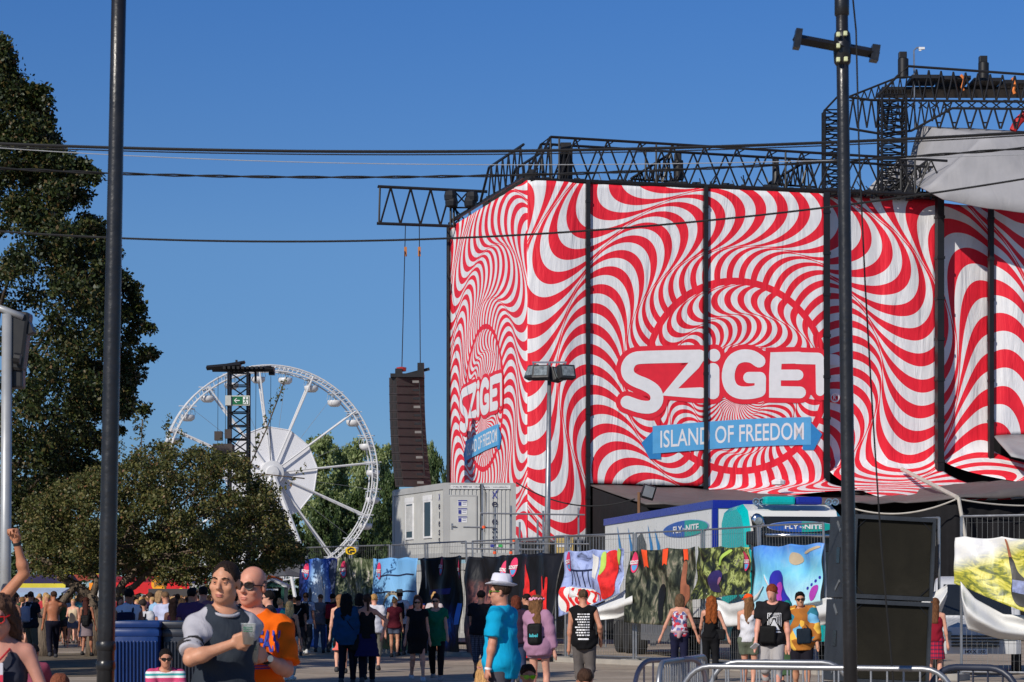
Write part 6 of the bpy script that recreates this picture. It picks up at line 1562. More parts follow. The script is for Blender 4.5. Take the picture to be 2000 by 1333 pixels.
t, f, r_, d = mast(1661, 1333, 1644, 0, 16, 27, 24, 'right black steel mast with a crossbar near its top', ())
z = WZ(18, 16); MB().lathe([(r_ * 1.02, -.05), (r_ * 1.2, -.04), (r_ * 1.2, .12), (r_ * 1.02, .13)], f(z), 20).build('collar', PBLK, t, auto=True)
a, b = W(1553, 76, 15.8) - t.location, W(1713, 106, 16.1) - t.location
mb = MB(); dd = (b - a).normalized(); mb.tube([a, b], .036, 4); mb.box(a + Vector((0, 0, .0)) + dd * .02, (.045, .09, .13), Matrix.Rotation(.15, 3, 'Y')).box(b - dd * .02, (.055, .09, .11), Matrix.Rotation(.15, 3, 'Y')); mb.build('crossbar', PBLK, t)
CRM = mat('cream_insulator', srgb(205, 210, 165), .5); mb = MB()
for (x, y) in ((1637, 68), (1637, 90), (1637, 117), (1651, 66), (1652, 116)): q = W(x, y, 15.92) - t.location; MB().box(q, (.026, .03, .032), bev=.006).build('insulator', CRM, t)
MB().lathe([(r_ * 1.02, -.12), (r_ * 1.35, -.1), (r_ * 1.5, 0), (r_ * 1.3, .1), (r_ * 1.02, .12)], f(WZ(95, 16)), 14).build('clamp', PBLK, t, auto=True)
WIRE = mat('black_cable_sheath', (.012, .012, .013), .5)
def cable(pts, Y, r, label, m=None, twist=False):
    """cable from photo points, smoothed"""
    n = 70; xs = np.array([p[0] for p in pts], float); ys = np.array([p[1] for p in pts], float); Ys = np.array([(p[2] if len(p) > 2 else Y) for p in pts], float)
    co = np.polyfit(xs / 1000, ys, min(3, len(pts) - 1)); x = np.linspace(xs[0], xs[-1], n)
    P_ = [W(a, np.polyval(co, a / 1000), float(np.interp(a, xs, Ys))) for a in x]
    if not twist: mb = MB().tube(P_, r, 6)
    else:
        mb = MB()
        for s_ in (0, math.pi): mb.tube([p + Vector((0, math.cos(i * 1.1 + s_), math.sin(i * 1.1 + s_))) * r * .8 for i, p in enumerate(P_)], r * .7, 5)
    return tag(mb.build('overhead_cable', m or WIRE), label, 'cable', 'overhead cables between the masts')
cable([(-60, 279), (245, 289), (1000, 296), (1600, 279), (2060, 256)], 20, .014, 'thick uppermost black cable crossing the whole sky')
cable([(-60, 285), (500, 299), (1100, 303), (1600, 283), (2060, 262)], 20.5, .006, 'thin black cable just under the thickest one')
cable([(-60, 285), (420, 312), (1100, 322), (1660, 313), (2060, 300)], 21, .004, 'thin pale cable below the upper pair of black cables', mat('pale_wire', (.35, .36, .38), .5))
cable([(-60, 327), (245, 338), (720, 347), (1100, 342), (1660, 312), (2060, 286)], 20, .010, 'twisted black cable crossing above the cantilever truss', twist=True)
cable([(-60, 448), (245, 466), (560, 472), (880, 466), (1380, 432), (1660, 399), (2060, 340)], 19, .009, 'lowest black cable running across the striped tower')
q = [(1664, -20), (1672, 60), (1678, 300), (1690, 560), (1704, 800), (1722, 1080), (1746, 1345)]
tag(MB().tube([W(x, y, 15.6 + .2 * i) for i, (x, y) in enumerate(q)], .006, 6).build('hanging_cable', WIRE), 'thin dark cable dropping from the right mast in front of the loudspeakers', 'cable')
# stack of loudspeakers
BX = mat('scuffed_black_cabinet', (.030, .036, .045), .55, .35, 2.5, bmp=.2, bscale=60)
def foam():
    m, nt, b = newmat('foam_grille'); _, ob = coords(nt); n = noise(nt, ob, 1.8, 5.0, .6, .4); n2 = noise(nt, ob, 120, 2.0)
    nt.links.new(ramp(nt, n.outputs[0], [(.3, (.016, .015, .012)), (.6, (.026, .024, .018)), (.8, (.045, .04, .032))]), b.inputs['Base Color']); b.inputs['Roughness'].default_value = .95; b.inputs['Specular IOR Level'].default_value = .1; bump(nt, b, n2.outputs[0], .5, .01); return m
FOAM = foam(); cw, cdp, ch = .80, .82, .79
st0 = Vector((WX(1702, 22.2), 22.2, 0)); M0 = Matrix.Rotation(R(9), 4, 'Z') @ Matrix.Rotation(R(2.6), 4, 'Y')
for k, lb in enumerate(('lowest black loudspeaker cabinet of the stack, cut by the photo bottom', 'middle black loudspeaker cabinet of the stack beside the right mast', 'topmost black loudspeaker cabinet of the stack beside the right mast')):
    t = thing('loudspeaker', lb, 'loudspeaker', st0 + (M0.to_3x3() @ Vector((0, 0, k * (ch + .012)))), 0, 'stack of black loudspeaker cabinets'); t.rotation_euler = M0.to_euler()
    mb = MB().box((0, .04, ch / 2), (cw, cdp - .08, ch), bev=.012)
    for c_, d_ in (((-cw / 2 + .014, -cdp / 2 + .04, ch / 2), (.028, .08, ch)), ((cw / 2 - .014, -cdp / 2 + .04, ch / 2), (.028, .08, ch)), ((0, -cdp / 2 + .04, .02), (cw - .056, .08, .04)), ((0, -cdp / 2 + .04, ch - .02), (cw - .056, .08, .04))): mb.box(c_, d_)
    mb.build('cabinet', BX, t)
    MB().box((0, -cdp / 2 + .05, ch / 2), (cw - .06, .03, ch - .084), bev=.004).build('grille', FOAM, t)
    mb = MB()
    for sx in (-1, 1):
        for sz in (0, 1): mb.box((sx * (cw / 2 - .07), -cdp / 2 + .03, .09 if sz == 0 else ch - .09), (.008, .006, .13), Matrix.Rotation(sx * (1 if sz else -1) * -.8, 3, 'Y'))
    mb.build('corner_brace', BLACKST, t)
    h = MB().box((-cw / 2 - .002, .06, ch * .52), (.012, .10, .15)); h.build('handle_recess', TBLK, t)
    mb = MB(); mb.box((-cw / 2 - .004, .08, ch - .1), (.01, .14, .028), Matrix.Rotation(.7, 3, 'X')).box((-cw / 2 - .004, .05, .12), (.01, .15, .03), Matrix.Rotation(-.6, 3, 'X')); mb.build('runner_bar', mat('worn_metal', (.14, .15, .16), .5), t)
# crowd barriers
BLUST = mat('dark_blue_barrier_paint', (.022, .028, .05), .4)
def barrier(p0, p1, label, m, r=.021, nb=None, hgt=1.1, rnd=.22):
    p0, p1 = Vector(p0), Vector(p1); L = (p1 - p0).length; t = thing('crowd_barrier', label, 'barrier', p0, math.atan2(p1.y - p0.y, p1.x - p0.x), 'steel crowd barriers at the bottom right')
    pts = [(0, 0, .22), (0, 0, hgt - rnd)] + [(rnd * (1 - math.cos(a * math.pi / 12)), 0, hgt - rnd + rnd * math.sin(a * math.pi / 12)) for a in range(1, 6)] + [(rnd, 0, hgt), (L - rnd, 0, hgt)] + [(L - rnd + rnd * math.sin(a * math.pi / 12), 0, hgt - rnd + rnd * math.cos(a * math.pi / 12)) for a in range(1, 6)] + [(L, 0, hgt - rnd), (L, 0, .22), (0, 0, .22)]
    MB().tube(pts, r, 10, caps=False).build('frame', m, t, smooth=True)
    n = nb or int(L / .115); mb = MB()
    for i in range(1, n): x = L * i / n; mb.tube([(x, 0, .22), (x, 0, hgt - .01)], .008, 6)
    mb.build('bars', m, t)
    for x in (.25, L - .25): MB().tube([(x, -.32, .02), (x, -.28, .05), (x, 0, .22), (x, .28, .05), (x, .32, .02)], .016, 6).build('foot', m, t)
    return t
barrier(W(1333, 1305, 17.4).to_2d().to_3d(), W(1862, 1318, 16.6).to_2d().to_3d(), 'long galvanised barrier nearest the camera passing before the loudspeakers', GALV)
barrier(W(1388, 1293, 18.6).to_2d().to_3d(), W(1660, 1299, 18.3).to_2d().to_3d(), 'galvanised barrier just behind the long front one', GALV)
barrier(W(1240, 1290, 18.8).to_2d().to_3d(), W(1378, 1290, 19.6).to_2d().to_3d(), 'short barrier with faded pinkish top rail, leftmost of the barriers', mat('pinkish_worn_steel', (.34, .27, .28), .45, .2, 5.0, metal=.4))
barrier(W(1286, 1291, 18.2).to_2d().to_3d(), W(1380, 1289, 20.6).to_2d().to_3d(), 'barrier turned almost end-on between the pinkish one and the long one', GALV)
barrier(W(1815, 1308, 17.2).to_2d().to_3d(), W(1988, 1310, 16.8).to_2d().to_3d(), 'dark blue barrier right of the loudspeaker stack', BLUST, r=.026)
# ribbed plastic bins by the mast
def bin_box(px0, px1, pyt, Y, c, label, rough=.35):
    m = mat('plastic_%s' % label[:5], c, rough, .15, 2.0, spec=.5); x0, x1 = WX(px0, Y), WX(px1, Y); h = WZ(pyt, Y); wd = x1 - x0
    t = thing('plastic_bin', label, 'bin', ((x0 + x1) / 2, Y, 0), 0, 'ribbed plastic bins beside the left mast')
    MB().box((0, .5, h / 2), (wd - .05, 1.0, h - .02), bev=.05).build('body', m, t, auto=True)
    mb = MB().box((0, .5, h - .05), (wd, 1.06, .10), bev=.04).box((0, .5, h - .17), (wd - .02, 1.03, .10), bev=.03); mb.build('rim', m, t, auto=True)
    mb = MB(); n = int(wd / .055)
    for i in range(n): mb.box((-wd / 2 + .06 + (wd - .12) * i / (n - 1), -.01, (h - .26) / 2), (.022, .05, h - .30), bev=.006)
    mb.build('ribs', m, t)
bin_box(219, 313, 1213, 32, srgb(10, 46, 104), 'blue ribbed plastic bin right of the left mast')
bin_box(314, 392, 1214, 32.2, (.020, .024, .036), 'dark grey ribbed plastic bin between the blue bin and the raglan shirt man')
# lamp pole at the left edge
t = thing('lamp_pole', 'pale grey pole with a dark lamp cluster at the left photo edge', 'lamp post', (WX(8, 20), 20, 0)); bx = t.location.copy()
PG = mat('pale_grey_pole', (.40, .41, .42), .4, .08, metal=.3)
MB().tube([(0, 0, 0), W(14, 614, 20) - bx], [.052, .045], 14).build('pole', PG, t, smooth=True)
MB().tube([W(-30, 592, 20) - bx, W(10, 606, 20) - bx, W(46, 620, 20) - bx], .030, 10).build('arm', PG, t, smooth=True)
mb = MB().box(W(36, 668, 20.1) - bx, (.17, .2, .52), Matrix.Rotation(.12, 3, 'Y'), bev=.03); mb.tube([W(28, 700, 19.95) - bx, W(40, 702, 19.95) - bx], .05, 10); mb.box(W(34, 735, 20.1) - bx, (.12, .14, .22), bev=.02); mb.box(W(52, 640, 20.1) - bx, (.1, .15, .14), Matrix.Rotation(-.4, 3, 'Y')); mb.build('lamp_cluster', BLACKST, t)
# ------------------------------------------------------------------ trees
def leaf_mat(name, cols, trans=.22):
    m, nt, b = newmat(name); gn = nt.nodes.new('ShaderNodeNewGeometry')
    nt.links.new(ramp(nt, gn.outputs['Random Per Island'], cols), b.inputs['Base Color'])
    b.inputs['Roughness'].default_value = .5; b.inputs['Specular IOR Level'].default_value = .35
    tl = nt.nodes.new('ShaderNodeBsdfTranslucent'); mx = nt.nodes.new('ShaderNodeMixShader'); mx.inputs[0].default_value = trans
    nt.links.new(ramp(nt, gn.outputs['Random Per Island'], [(p, (c[0] * 1.3, c[1] * 1.4, c[2])) for p, c in cols]), tl.inputs['Color'])
    out = nt.nodes['Material Output']; nt.links.new(b.outputs[0], mx.inputs[1]); nt.links.new(tl.outputs[0], mx.inputs[2]); nt.links.new(mx.outputs[0], out.inputs[0]); return m
def bark_mat(name, c):
    m, nt, b = newmat(name); _, ob = coords(nt); n = noise(nt, mapping(nt, ob, (6, 6, 1.2)), 2.0, 6.0, .65, .6)
    nt.links.new(ramp(nt, n.outputs[0], [(.3, tuple(q * .45 for q in c)), (.7, tuple(q * 1.3 for q in c))]), b.inputs['Base Color']); b.inputs['Roughness'].default_value = .95; bump(nt, b, n.outputs[0], 1.0, .06); return m
def leaves(name, C, Rr, per, size, seed, flat=.6):
    """leaf-sized folded quads gathered in clumps"""
    g = np.random.default_rng(seed); C = np.array(C, float); Rr = np.array(Rr, float); n = len(C) * per
    idx = np.repeat(np.arange(len(C)), per); d = g.normal(size=(n, 3)); d /= np.linalg.norm(d, axis=1)[:, None]
    P = C[idx] + d * (Rr[idx] * g.random(n) ** .45)[:, None] * np.array((1, 1, .8))
    a = g.normal(size=(n, 3)); a[:, 2] -= .4; a /= np.linalg.norm(a, axis=1)[:, None]
    b = np.cross(a, g.normal(size=(n, 3))); b /= np.linalg.norm(b, axis=1)[:, None]; c = np.cross(a, b)
    s = size * g.uniform(.6, 1.25, n)[:, None]
    v = np.stack([P, P + a * s * .5 + b * s * .32 + c * s * .08, P + a * s, P + a * s * .5 - b * s * .32 + c * s * .08], 1).reshape(-1, 3)
    return np_mesh(name, v, np.arange(n * 4).reshape(-1, 4))
def limb(mb, p0, p1, r0, r1, rr, bend=.12, n=6):
    p0, p1 = Vector(p0), Vector(p1); L = (p1 - p0).length; o = Vector((rr.uniform(-1, 1), rr.uniform(-1, 1), rr.uniform(-.3, .6))) * L * bend
    pts = [p0.lerp(p1, i / n) + o * math.sin(math.pi * i / n) + Vector((rr.uniform(-1, 1), rr.uniform(-1, 1), rr.uniform(-1, 1))) * L * .012 * (0 < i < n) for i in range(n + 1)]
    mb.tube(pts, [r0 + (r1 - r0) * i / n for i in range(n + 1)], 8); return pts
LM_PEAR = leaf_mat('pear_leaves', [(0, (.012, .022, .006)), (.5, (.026, .042, .010)), (.78, (.055, .068, .016)), (.92, (.09, .075, .022)), (1, (.13, .075, .03))], .12)
LM_APPLE = leaf_mat('apple_leaves', [(0, (.030, .042, .012)), (.45, (.085, .095, .026)), (.75, (.15, .145, .045)), (.93, (.19, .15, .055)), (1, (.22, .10, .05))], .22)
LM_POP = leaf_mat('poplar_leaves', [(0, (.13, .18, .07)), (.5, (.25, .31, .12)), (1, (.36, .40, .20))], .3)
LM_WOOD = leaf_mat('dark_wood_leaves', [(0, (.03, .06, .02)), (.5, (.06, .10, .032)), (1, (.11, .15, .05))], .2)
BARK = bark_mat('grey_brown_bark', (.16, .12, .085)); BARK2 = bark_mat('dark_bark', (.07, .052, .04))
def inprof(prof, y):
    for a, b in zip(prof[:-1], prof[1:]):
        if a[0] <= y <= b[0]: return a[1] + (b[1] - a[1]) * (y - a[0]) / (b[0] - a[0])
    return prof[0][1] if y < prof[0][0] else prof[-1][1]
# tall pear-like tree at the left edge
g = np.random.default_rng(5); rr = random.Random(5)
prof = [(85, 0), (120, 16), (165, 30), (175, 72), (230, 96), (300, 112), (318, 165), (345, 182), (385, 172), (405, 122), (428, 196), (520, 240), (600, 268), (690, 298), (745, 272), (800, 284), (870, 225), (930, 200), (1000, 120), (1060, 90)]
tx, TY = -28, 75
C, Rr = [], []
while len(C) < 800:
    y = g.uniform(85, 1050); xb = inprof(prof, y); u = g.random() ** .55; x = tx + (xb - tx) * u * (1 if g.random() < .68 else -1.05)
    hw = max(.3, (xb - tx) * TY / F); q = (x - tx) * TY / F / hw; dep = math.sqrt(max(0, 1 - q * q)) * hw * .8 * g.uniform(-1, 1)
    C.append(W(x - 4 * np.sign(x - tx), y, TY + dep)); Rr.append(g.uniform(.34, .82) if abs(q) < .8 else g.uniform(.22, .5))
for x, y in ((3, 92), (6, 110), (74, 178), (84, 176), (90, 196), (165, 322), (178, 336), (188, 345), (240, 540), (262, 560), (270, 600), (290, 640), (297, 690), (283, 800), (262, 575)): C.append(W(x, y, TY - .6)); Rr.append(.28)
t = thing('pear_tree', 'tall dark leafy tree filling the left edge behind the left mast', 'tree', (WX(tx, TY), TY, 0)); bx = t.location.copy()
cr = link('crown', leaves('crown', np.array([c - bx for c in C]), Rr, 200, .15, 3), LM_PEAR, t)
mb = MB(); limb(mb, (0, 0, 0), (0, 0, 9), .34, .2, rr, .02); limb(mb, (0, 0, 9), (.3, 0, 18.6), .2, .03, rr, .03)
for i in range(26): c = C[rr.randrange(800)] - bx; z = max(2.0, c.z - abs(c.x) * 1.1 - .6); limb(mb, (0.02 * z, 0, z), c, .09, .02, rr, .08)
mb.build('trunk', BARK2, t, smooth=True)
pear = t
for (x_, y_, rz_, lb_) in ((-18, 44, 2.1, 'tall leafy tree standing left outside the photo, shading the path by the fence'), (-18.5, 23.5, 4.0, 'nearest tall leafy tree left outside the photo, shading the walkers')):
    c_ = copy_tree(pear); c_.location = (x_, y_, 0); c_.rotation_euler = (0, 0, rz_); tag(c_, lb_, 'tree', 'tall trees along the left side')
pear['group'] = 'tall trees along the left side'
# low spreading apple tree with two stems
g = np.random.default_rng(9); rr = random.Random(9)
topp = [(60, 985), (120, 945), (200, 918), (250, 900), (300, 862), (345, 868), (400, 884), (470, 898), (512, 945), (545, 1005), (565, 1075)]; botp = [(60, 1110), (130, 1125), (200, 1128), (280, 1130), (360, 1138), (440, 1150), (500, 1120), (560, 1105), (585, 1085)]
AY = 66; C, Rr = [], []
while len(C) < 640:
    x = g.uniform(55, 585); yt, yb = inprof(topp, x), inprof(botp, x); v = g.random() ** 1.25; y = yt + (yb - yt) * v
    hw = 3.4 * math.sqrt(max(.02, 1 - ((x - 320) / 280) ** 2)) * (1 - .5 * abs(v - .5)); C.append(W(x, y, AY + g.uniform(-1, 1) * hw)); Rr.append(g.uniform(.20, .46))
NB = len(C)
for x, y, n_ in ((275, 860, 9), (262, 838, 7), (325, 850, 8), (350, 868, 6), (235, 890, 6), (520, 800, 0), (180, 930, 5)):
    for k in range(n_): C.append(W(x + g.uniform(-4, 4) + k * .8, y - k * 5, AY - .4)); Rr.append(.09)
for k in range(16): f_ = k / 15; C.append(W(488 + 68 * f_, 905 - 160 * f_ ** .9, AY - .8 + g.uniform(-.1, .1))); Rr.append(.08 + .03 * (k % 3))
for k in range(12): f_ = k / 11; C.append(W(505 + 90 * f_, 930 + 26 * math.sin(f_ * 4), AY - .6)); Rr.append(.09)
for k in range(14): C.append(W(g.uniform(80, 560), inprof(topp, g.uniform(80, 560)) - g.uniform(5, 22), AY + g.uniform(-1.5, 1))); Rr.append(.12)
t = thing('apple_tree', 'low spreading olive brown apple tree with crooked stems behind the left mast', 'tree', (WX(182, AY), AY, 0)); bx = t.location.copy()
link('crown', leaves('crown', np.array([c - bx for c in C[:NB]]), Rr[:NB], 120, .10, 4), LM_APPLE, t)
link('loose_sprays', leaves('loose_sprays', np.array([c - bx for c in C[NB:]]), np.array(Rr[NB:]) * 1.3, 9, .10, 14), LM_APPLE, t)
mb = MB(); w_ = lambda x, y, dy=0: W(x, y, AY + dy) - bx
mb.tube([w_(184, 1284), w_(182, 1250), w_(190, 1215), w_(186, 1180), w_(176, 1160)], [.26, .20, .18, .17, .16], 10)
mb.tube([w_(184, 1172), w_(150, 1145), w_(118, 1128), w_(112, 1105), w_(82, 1092), w_(50, 1078)], [.15, .14, .12, .10, .08, .05], 8); mb.tube([w_(116, 1128), w_(117, 1090), w_(118, 1050)], [.08, .06, .03], 7)
mb.tube([w_(180, 1168), w_(190, 1135), w_(170, 1105), w_(160, 1060)], [.13, .10, .08, .04], 8); mb.tube([w_(186, 1180), w_(225, 1165), w_(240, 1140), w_(258, 1124), w_(290, 1080), w_(330, 1000)], [.13, .12, .11, .10, .08, .04], 8); mb.tube([w_(238, 1158), w_(262, 1146), w_(300, 1110), w_(380, 1060), w_(450, 1000)], [.1, .09, .08, .06, .03], 8)
mb.tube([w_(488, 910, -.8), w_(520, 840, -.8), w_(556, 745, -.8)], .02, 5); mb.tube([w_(500, 925, -.6), w_(595, 935, -.6)], .018, 5); mb.tube([w_(275, 900, -.4), w_(278, 820, -.4)], .015, 5)
for i in range(30): c = C[rr.randrange(640)] - bx; limb(mb, w_(rr.uniform(170, 320), rr.uniform(1060, 1120), rr.uniform(-.5, .5)), c, .05, .012, rr, .1)
mb.build('trunk', BARK, t, smooth=True)
mb = MB(); mb.tube([w_(86, 1284, -.6), w_(85, 1262, -.6), w_(86, 1225, -.6), w_(90, 1200, -.6)], [.30, .26, .22, .20], 10); mb.tube([w_(92, 1206, -.5), w_(106, 1200, -.5), w_(128, 1168, -.3), w_(146, 1148, -.1)], [.14, .12, .10, .10], 8); mb.tube([w_(90, 1204, -.6), w_(88, 1192, -.6), w_(92, 1186, -.6)], [.19, .15, .05], 9)
mb.build('trunk', BARK, t, smooth=True)
# woods beyond the wheel: three kinds, copied
def proto_tree(name, shape, n, per, size, m, seed, hgt, wid):
    g = np.random.default_rng(seed); rr = random.Random(seed); C, Rr = [], []
    while len(C) < n:
        z = g.random(); r_ = shape(z); a = g.uniform(0, 6.283); q = g.random() ** .5; lob = 1 + .28 * math.sin(a * 3 + z * 9 + seed) + .15 * math.sin(a * 5 - z * 14)
        C.append((wid / 2 * r_ * lob * q * math.cos(a), wid / 2 * r_ * lob * q * math.sin(a), hgt * (.10 + .88 * z))); Rr.append(hgt * g.uniform(.028, .062))
    t = bpy.data.objects.new(name, None); COL.objects.link(t)
    link('crown', leaves('crown', C, Rr, per, size, seed), m, t)
    mb = MB(); limb(mb, (0, 0, 0), (0, 0, hgt * .9), hgt * .02, hgt * .004, rr, .02)
    for i in range(10): c = C[rr.randrange(n)]; limb(mb, (0, 0, c[2] * .75), c, hgt * .007, hgt * .002, rr, .06, 4)
    mb.build('trunk', BARK2, t, smooth=True); return t
KIND = {'poplar': proto_tree('poplar_tree', lambda z: (1 - abs(z - .45) * 1.35) ** .8 * (.8 + .2 * math.sin(z * 15)), 170, 60, .62, LM_POP, 21, 24, 11),
        'bushy': proto_tree('broadleaf_tree', lambda z: math.sqrt(max(.03, 1 - (z * 2 - .9) ** 2)) if z < .95 else .2, 190, 60, .62, LM_WOOD, 22, 16, 13),
        'conifer': proto_tree('conifer_tree', lambda z: (1 - z) ** .8 * .9 + .05, 120, 60, .5, LM_WOOD, 23, 14, 7)}
USED = set()
def far_tree(kind, px, ytop, Y, wpx, label, rz):
    src = KIND[kind]; o = src if kind not in USED else copy_tree(src); USED.add(kind)
    hgt, wid = {'poplar': (24, 11), 'bushy': (16, 13), 'conifer': (14, 7)}[kind]
    o.location = (WX(px, Y), Y, 0); k = WZ(ytop, Y) / hgt; kw = wpx * Y / F / wid; o.scale = (kw, kw, k); o.rotation_euler = (0, 0, rz); tag(o, label, 'tree', 'trees of the wood behind the ferris wheel')
TL = [('poplar', 625, 850, 350, 120, 'pale poplar just right of the wheel sail disc, first of the row'), ('poplar', 667, 868, 356, 95, 'pale poplar second in the row right of the sail disc'), ('poplar', 706, 858, 345, 100, 'pale poplar third in the row, behind the right rim of the wheel'), ('poplar', 750, 868, 352, 84, 'pale poplar last in the row, next to the hanging loudspeaker column'),
      ('bushy', 640, 962, 335, 110, 'dark bushy tree below the first poplars and the wheel spokes'), ('bushy', 706, 955, 338, 110, 'dark bushy tree below the third poplar by the wheel rim'), ('bushy', 762, 925, 325, 90, 'dark bushy tree beside the white container'), ('bushy', 850, 880, 330, 70, 'dark green tree between the loudspeaker column and the tower'), ('poplar', 838, 862, 350, 44, 'pale tree top peeping out right of the loudspeaker column'),
      ('conifer', 613, 1015, 315, 40, 'small bluish conifer at the wheel foot'), ('conifer', 655, 1030, 312, 36, 'small conifer behind the yellow fence sign'), ('bushy', 560, 1000, 340, 130, 'dark tree behind the support legs of the wheel'), ('bushy', 460, 1010, 345, 150, 'dark tree low behind the left half of the wheel'), ('bushy', 350, 1020, 345, 150, 'dark tree behind the middle of the apple tree'), ('bushy', 230, 1010, 340, 150, 'dark tree behind the left mast, low under the apple crown'), ('bushy', 110, 1000, 345, 160, 'dark tree low behind the crooked apple stems'), ('bushy', -20, 990, 345, 170, 'dark tree low at the left photo edge')]
for i, a in enumerate(TL): far_tree(*a, i * 1.3)

# ------------------------------------------------------------------ stalls and tents at the far end
def awning(px0, px1, yt, yb, ybot, Y, c1, c2, name, label, depth=4):
    x0, x1 = WX(px0, Y), WX(px1, Y); t = thing(name, label, 'stall', ((x0 + x1) / 2, Y, 0)); hw = (x1 - x0) / 2; zt, zb = WZ(yt, Y), WZ(yb, Y)
    mb = MB(); mb.add([(-hw, 0, zb), (hw, 0, zb), (hw, depth / 2, zt), (-hw, depth / 2, zt), (-hw, depth, zb), (hw, depth, zb)], [(0, 1, 2, 3), (3, 2, 5, 4), (0, 3, 4), (1, 5, 2)]); mb.build('roof', fabric('awning_%02d%02d%02d' % tuple(int(q * 99) for q in c1), c1), t)
    mb = MB(); n = 16; zv = WZ(ybot, Y); pr = [(-hw + 2 * hw * i / n, -.03, zv - (.10 * (i % 2))) for i in range(n + 1)]
    mb.add([(-hw, -.03, zb), (hw, -.03, zb)] + pr[::-1], [tuple(range(n + 3))]); mb.build('valance', fabric('valance_%02d%02d%02d' % tuple(int(q * 99) for q in c2), c2), t)
    mb = MB(); [mb.tube([(x, y, 0), (x, y, zb)], .05, 6) for x in (-hw + .06, hw - .06) for y in (.05, depth - .05)]; mb.build('posts', GALV, t)
    MB().box((0, depth / 2, .55), (hw * 1.8, .5, 1.1)).build('counter', mat('stall_counter', (.12, .11, .11), .7), t); return t
awning(30, 128, 1122, 1140, 1150, 112, srgb(58, 46, 78), srgb(220, 205, 60), 'market_stall', 'stall with purple roof and yellow scalloped edge behind the crooked apple tree')
awning(-30, 120, 1148, 1158, 1165, 106, srgb(180, 195, 215), srgb(150, 175, 205), 'market_stall', 'stall with pale blue awning low behind the man with the backpack')
awning(95, 205, 1112, 1122, 1132, 125, srgb(225, 205, 50), srgb(150, 60, 40), 'market_stall', 'stall with bright yellow roof and red front behind the apple tree')
t = awning(215, 372, 1126, 1138, 1158, 118, srgb(150, 25, 28), srgb(215, 20, 30), 'food_stall', 'bright red food stall with a round orange sign and yellow gable piece')
bx = t.location.copy()
MB().lathe([(0, -.03), (.40, -.03), (.40, .03), (0, .03)], W(311, 1141, 117) - bx, 24, rot=Matrix.Rotation(R(90), 3, 'X')).build('round_sign', mat('orange_sign', srgb(250, 165, 20), .5), t)
mb = MB(); text(mb, 'menu', lambda x, y: W(311, 1141, 116.9) - bx + Vector((x, 0, y)), .5, .16, .02); mb.build('sign_lettering', INKB, t)
mb = MB(); q = [W(342, 1154, 117), W(354, 1148, 117), W(361, 1154, 117)]; mb.prism(q, lambda p: p - bx, lambda p: p - bx + Vector((0, .1, 0))); mb.build('gable_piece', mat('stall_yellow', srgb(250, 195, 30), .5), t)
mb = MB().box(W(340, 1160, 116.6) - bx, (2.6, .1, .5)); mb.build('fascia', mat('stall_dark', (.05, .045, .045), .7), t)
for px, c in ((178, (250, 150, 30)), (186, (190, 40, 120)), (192, (240, 240, 240))):
    tag(MB().box((WX(px, 100), 100, WZ(1158, 100) / 1), (.17, .06, .85), bev=.01).box((WX(px, 100), 100, WZ(1158, 100) / 2), (.04, .04, WZ(1158, 100))).build('flag_banner', fabric('flag_%d' % px, srgb(*c))), {178: 'narrow orange upright banner left of the left mast', 186: 'narrow magenta upright banner left of the left mast', 192: 'narrow white upright banner left of the left mast'}[px], 'flag', 'upright banners by the left mast')
for px, lb in ((371, 'white feather flag with violet print left of the raglan shirt man'), (391, 'white feather flag with red marks just left of the raglan shirt man')):
    Y = 96; t = thing('feather_flag', lb, 'flag', (WX(px, Y), Y, 0), R(20), 'white feather flags'); MB().tube([(0, 0, 0), (0, 0, WZ(1118, Y))], .03, 6).build('pole', GALV, t)
    z0, z1 = WZ(1152, Y), WZ(1118, Y); mb = MB(); q = [(.0, z0 + .12), (.12, z0), (.36, z0 + .25), (.34, z1 - .25), (.05, z1)]; mb.prism(q, lambda p: Vector((p[0] + .03, -.01, p[1])), lambda p: Vector((p[0] + .03, .01, p[1]))); f_ = mb.build('flag', WSH, t)
    MB().lathe([(0, -.005), (.12, -.005), (.12, .005), (0, .005)], (.2, -.02, (z0 + z1) / 2), 14, rot=Matrix.Rotation(R(90), 3, 'X')).build('print', mat('flag_violet', srgb(110, 110, 190), .5) if px == 371 else RDP, f_)
Y = 88; x0 = WX(531, Y); t = thing('green_kiosk', 'dark green kiosk hut with pale gable roof behind the orange shirt man', 'kiosk', (x0, Y, 0)); hw = 24 * Y / F; zb, zt = WZ(1147, Y), WZ(1137, Y)
GRK = mat('kiosk_green', srgb(18, 74, 60), .5); mb = MB(); mb.box((-hw + .06, .8, zb / 2), (.12, 1.6, zb)).box((hw - .06, .8, zb / 2), (.12, 1.6, zb)).box((0, 1.55, zb / 2), (2 * hw - .24, .08, zb)).box((0, .02, .5), (2 * hw - .24, .06, 1.0)); mb.add([(-hw, .0, zb), (hw, .0, zb), (0, .0, zt)], [(0, 1, 2)]); mb.build('wall', GRK, t)
mb = MB(); e = .12; mb.prism([(-hw - e, zb - .02), (0, zt + .05), (hw + e, zb - .02), (hw + e, zb + .06), (0, zt + .14), (-hw - e, zb + .06)], lambda p: Vector((p[0], -.12, p[1])), lambda p: Vector((p[0], 1.7, p[1]))); mb.build('roof', mat('kiosk_roof', (.42, .43, .44), .6), t)
MB().box((-.03, .0, WZ(1152, Y)), (hw * 1.15, .05, .06)).build('shelf', WHITEP, t)
t = thing('stretch_canopy', 'dark grey stretch canopy with slanting poles above the green kiosk', 'canopy', (WX(555, 98), 98, 0)); bx = t.location.copy()
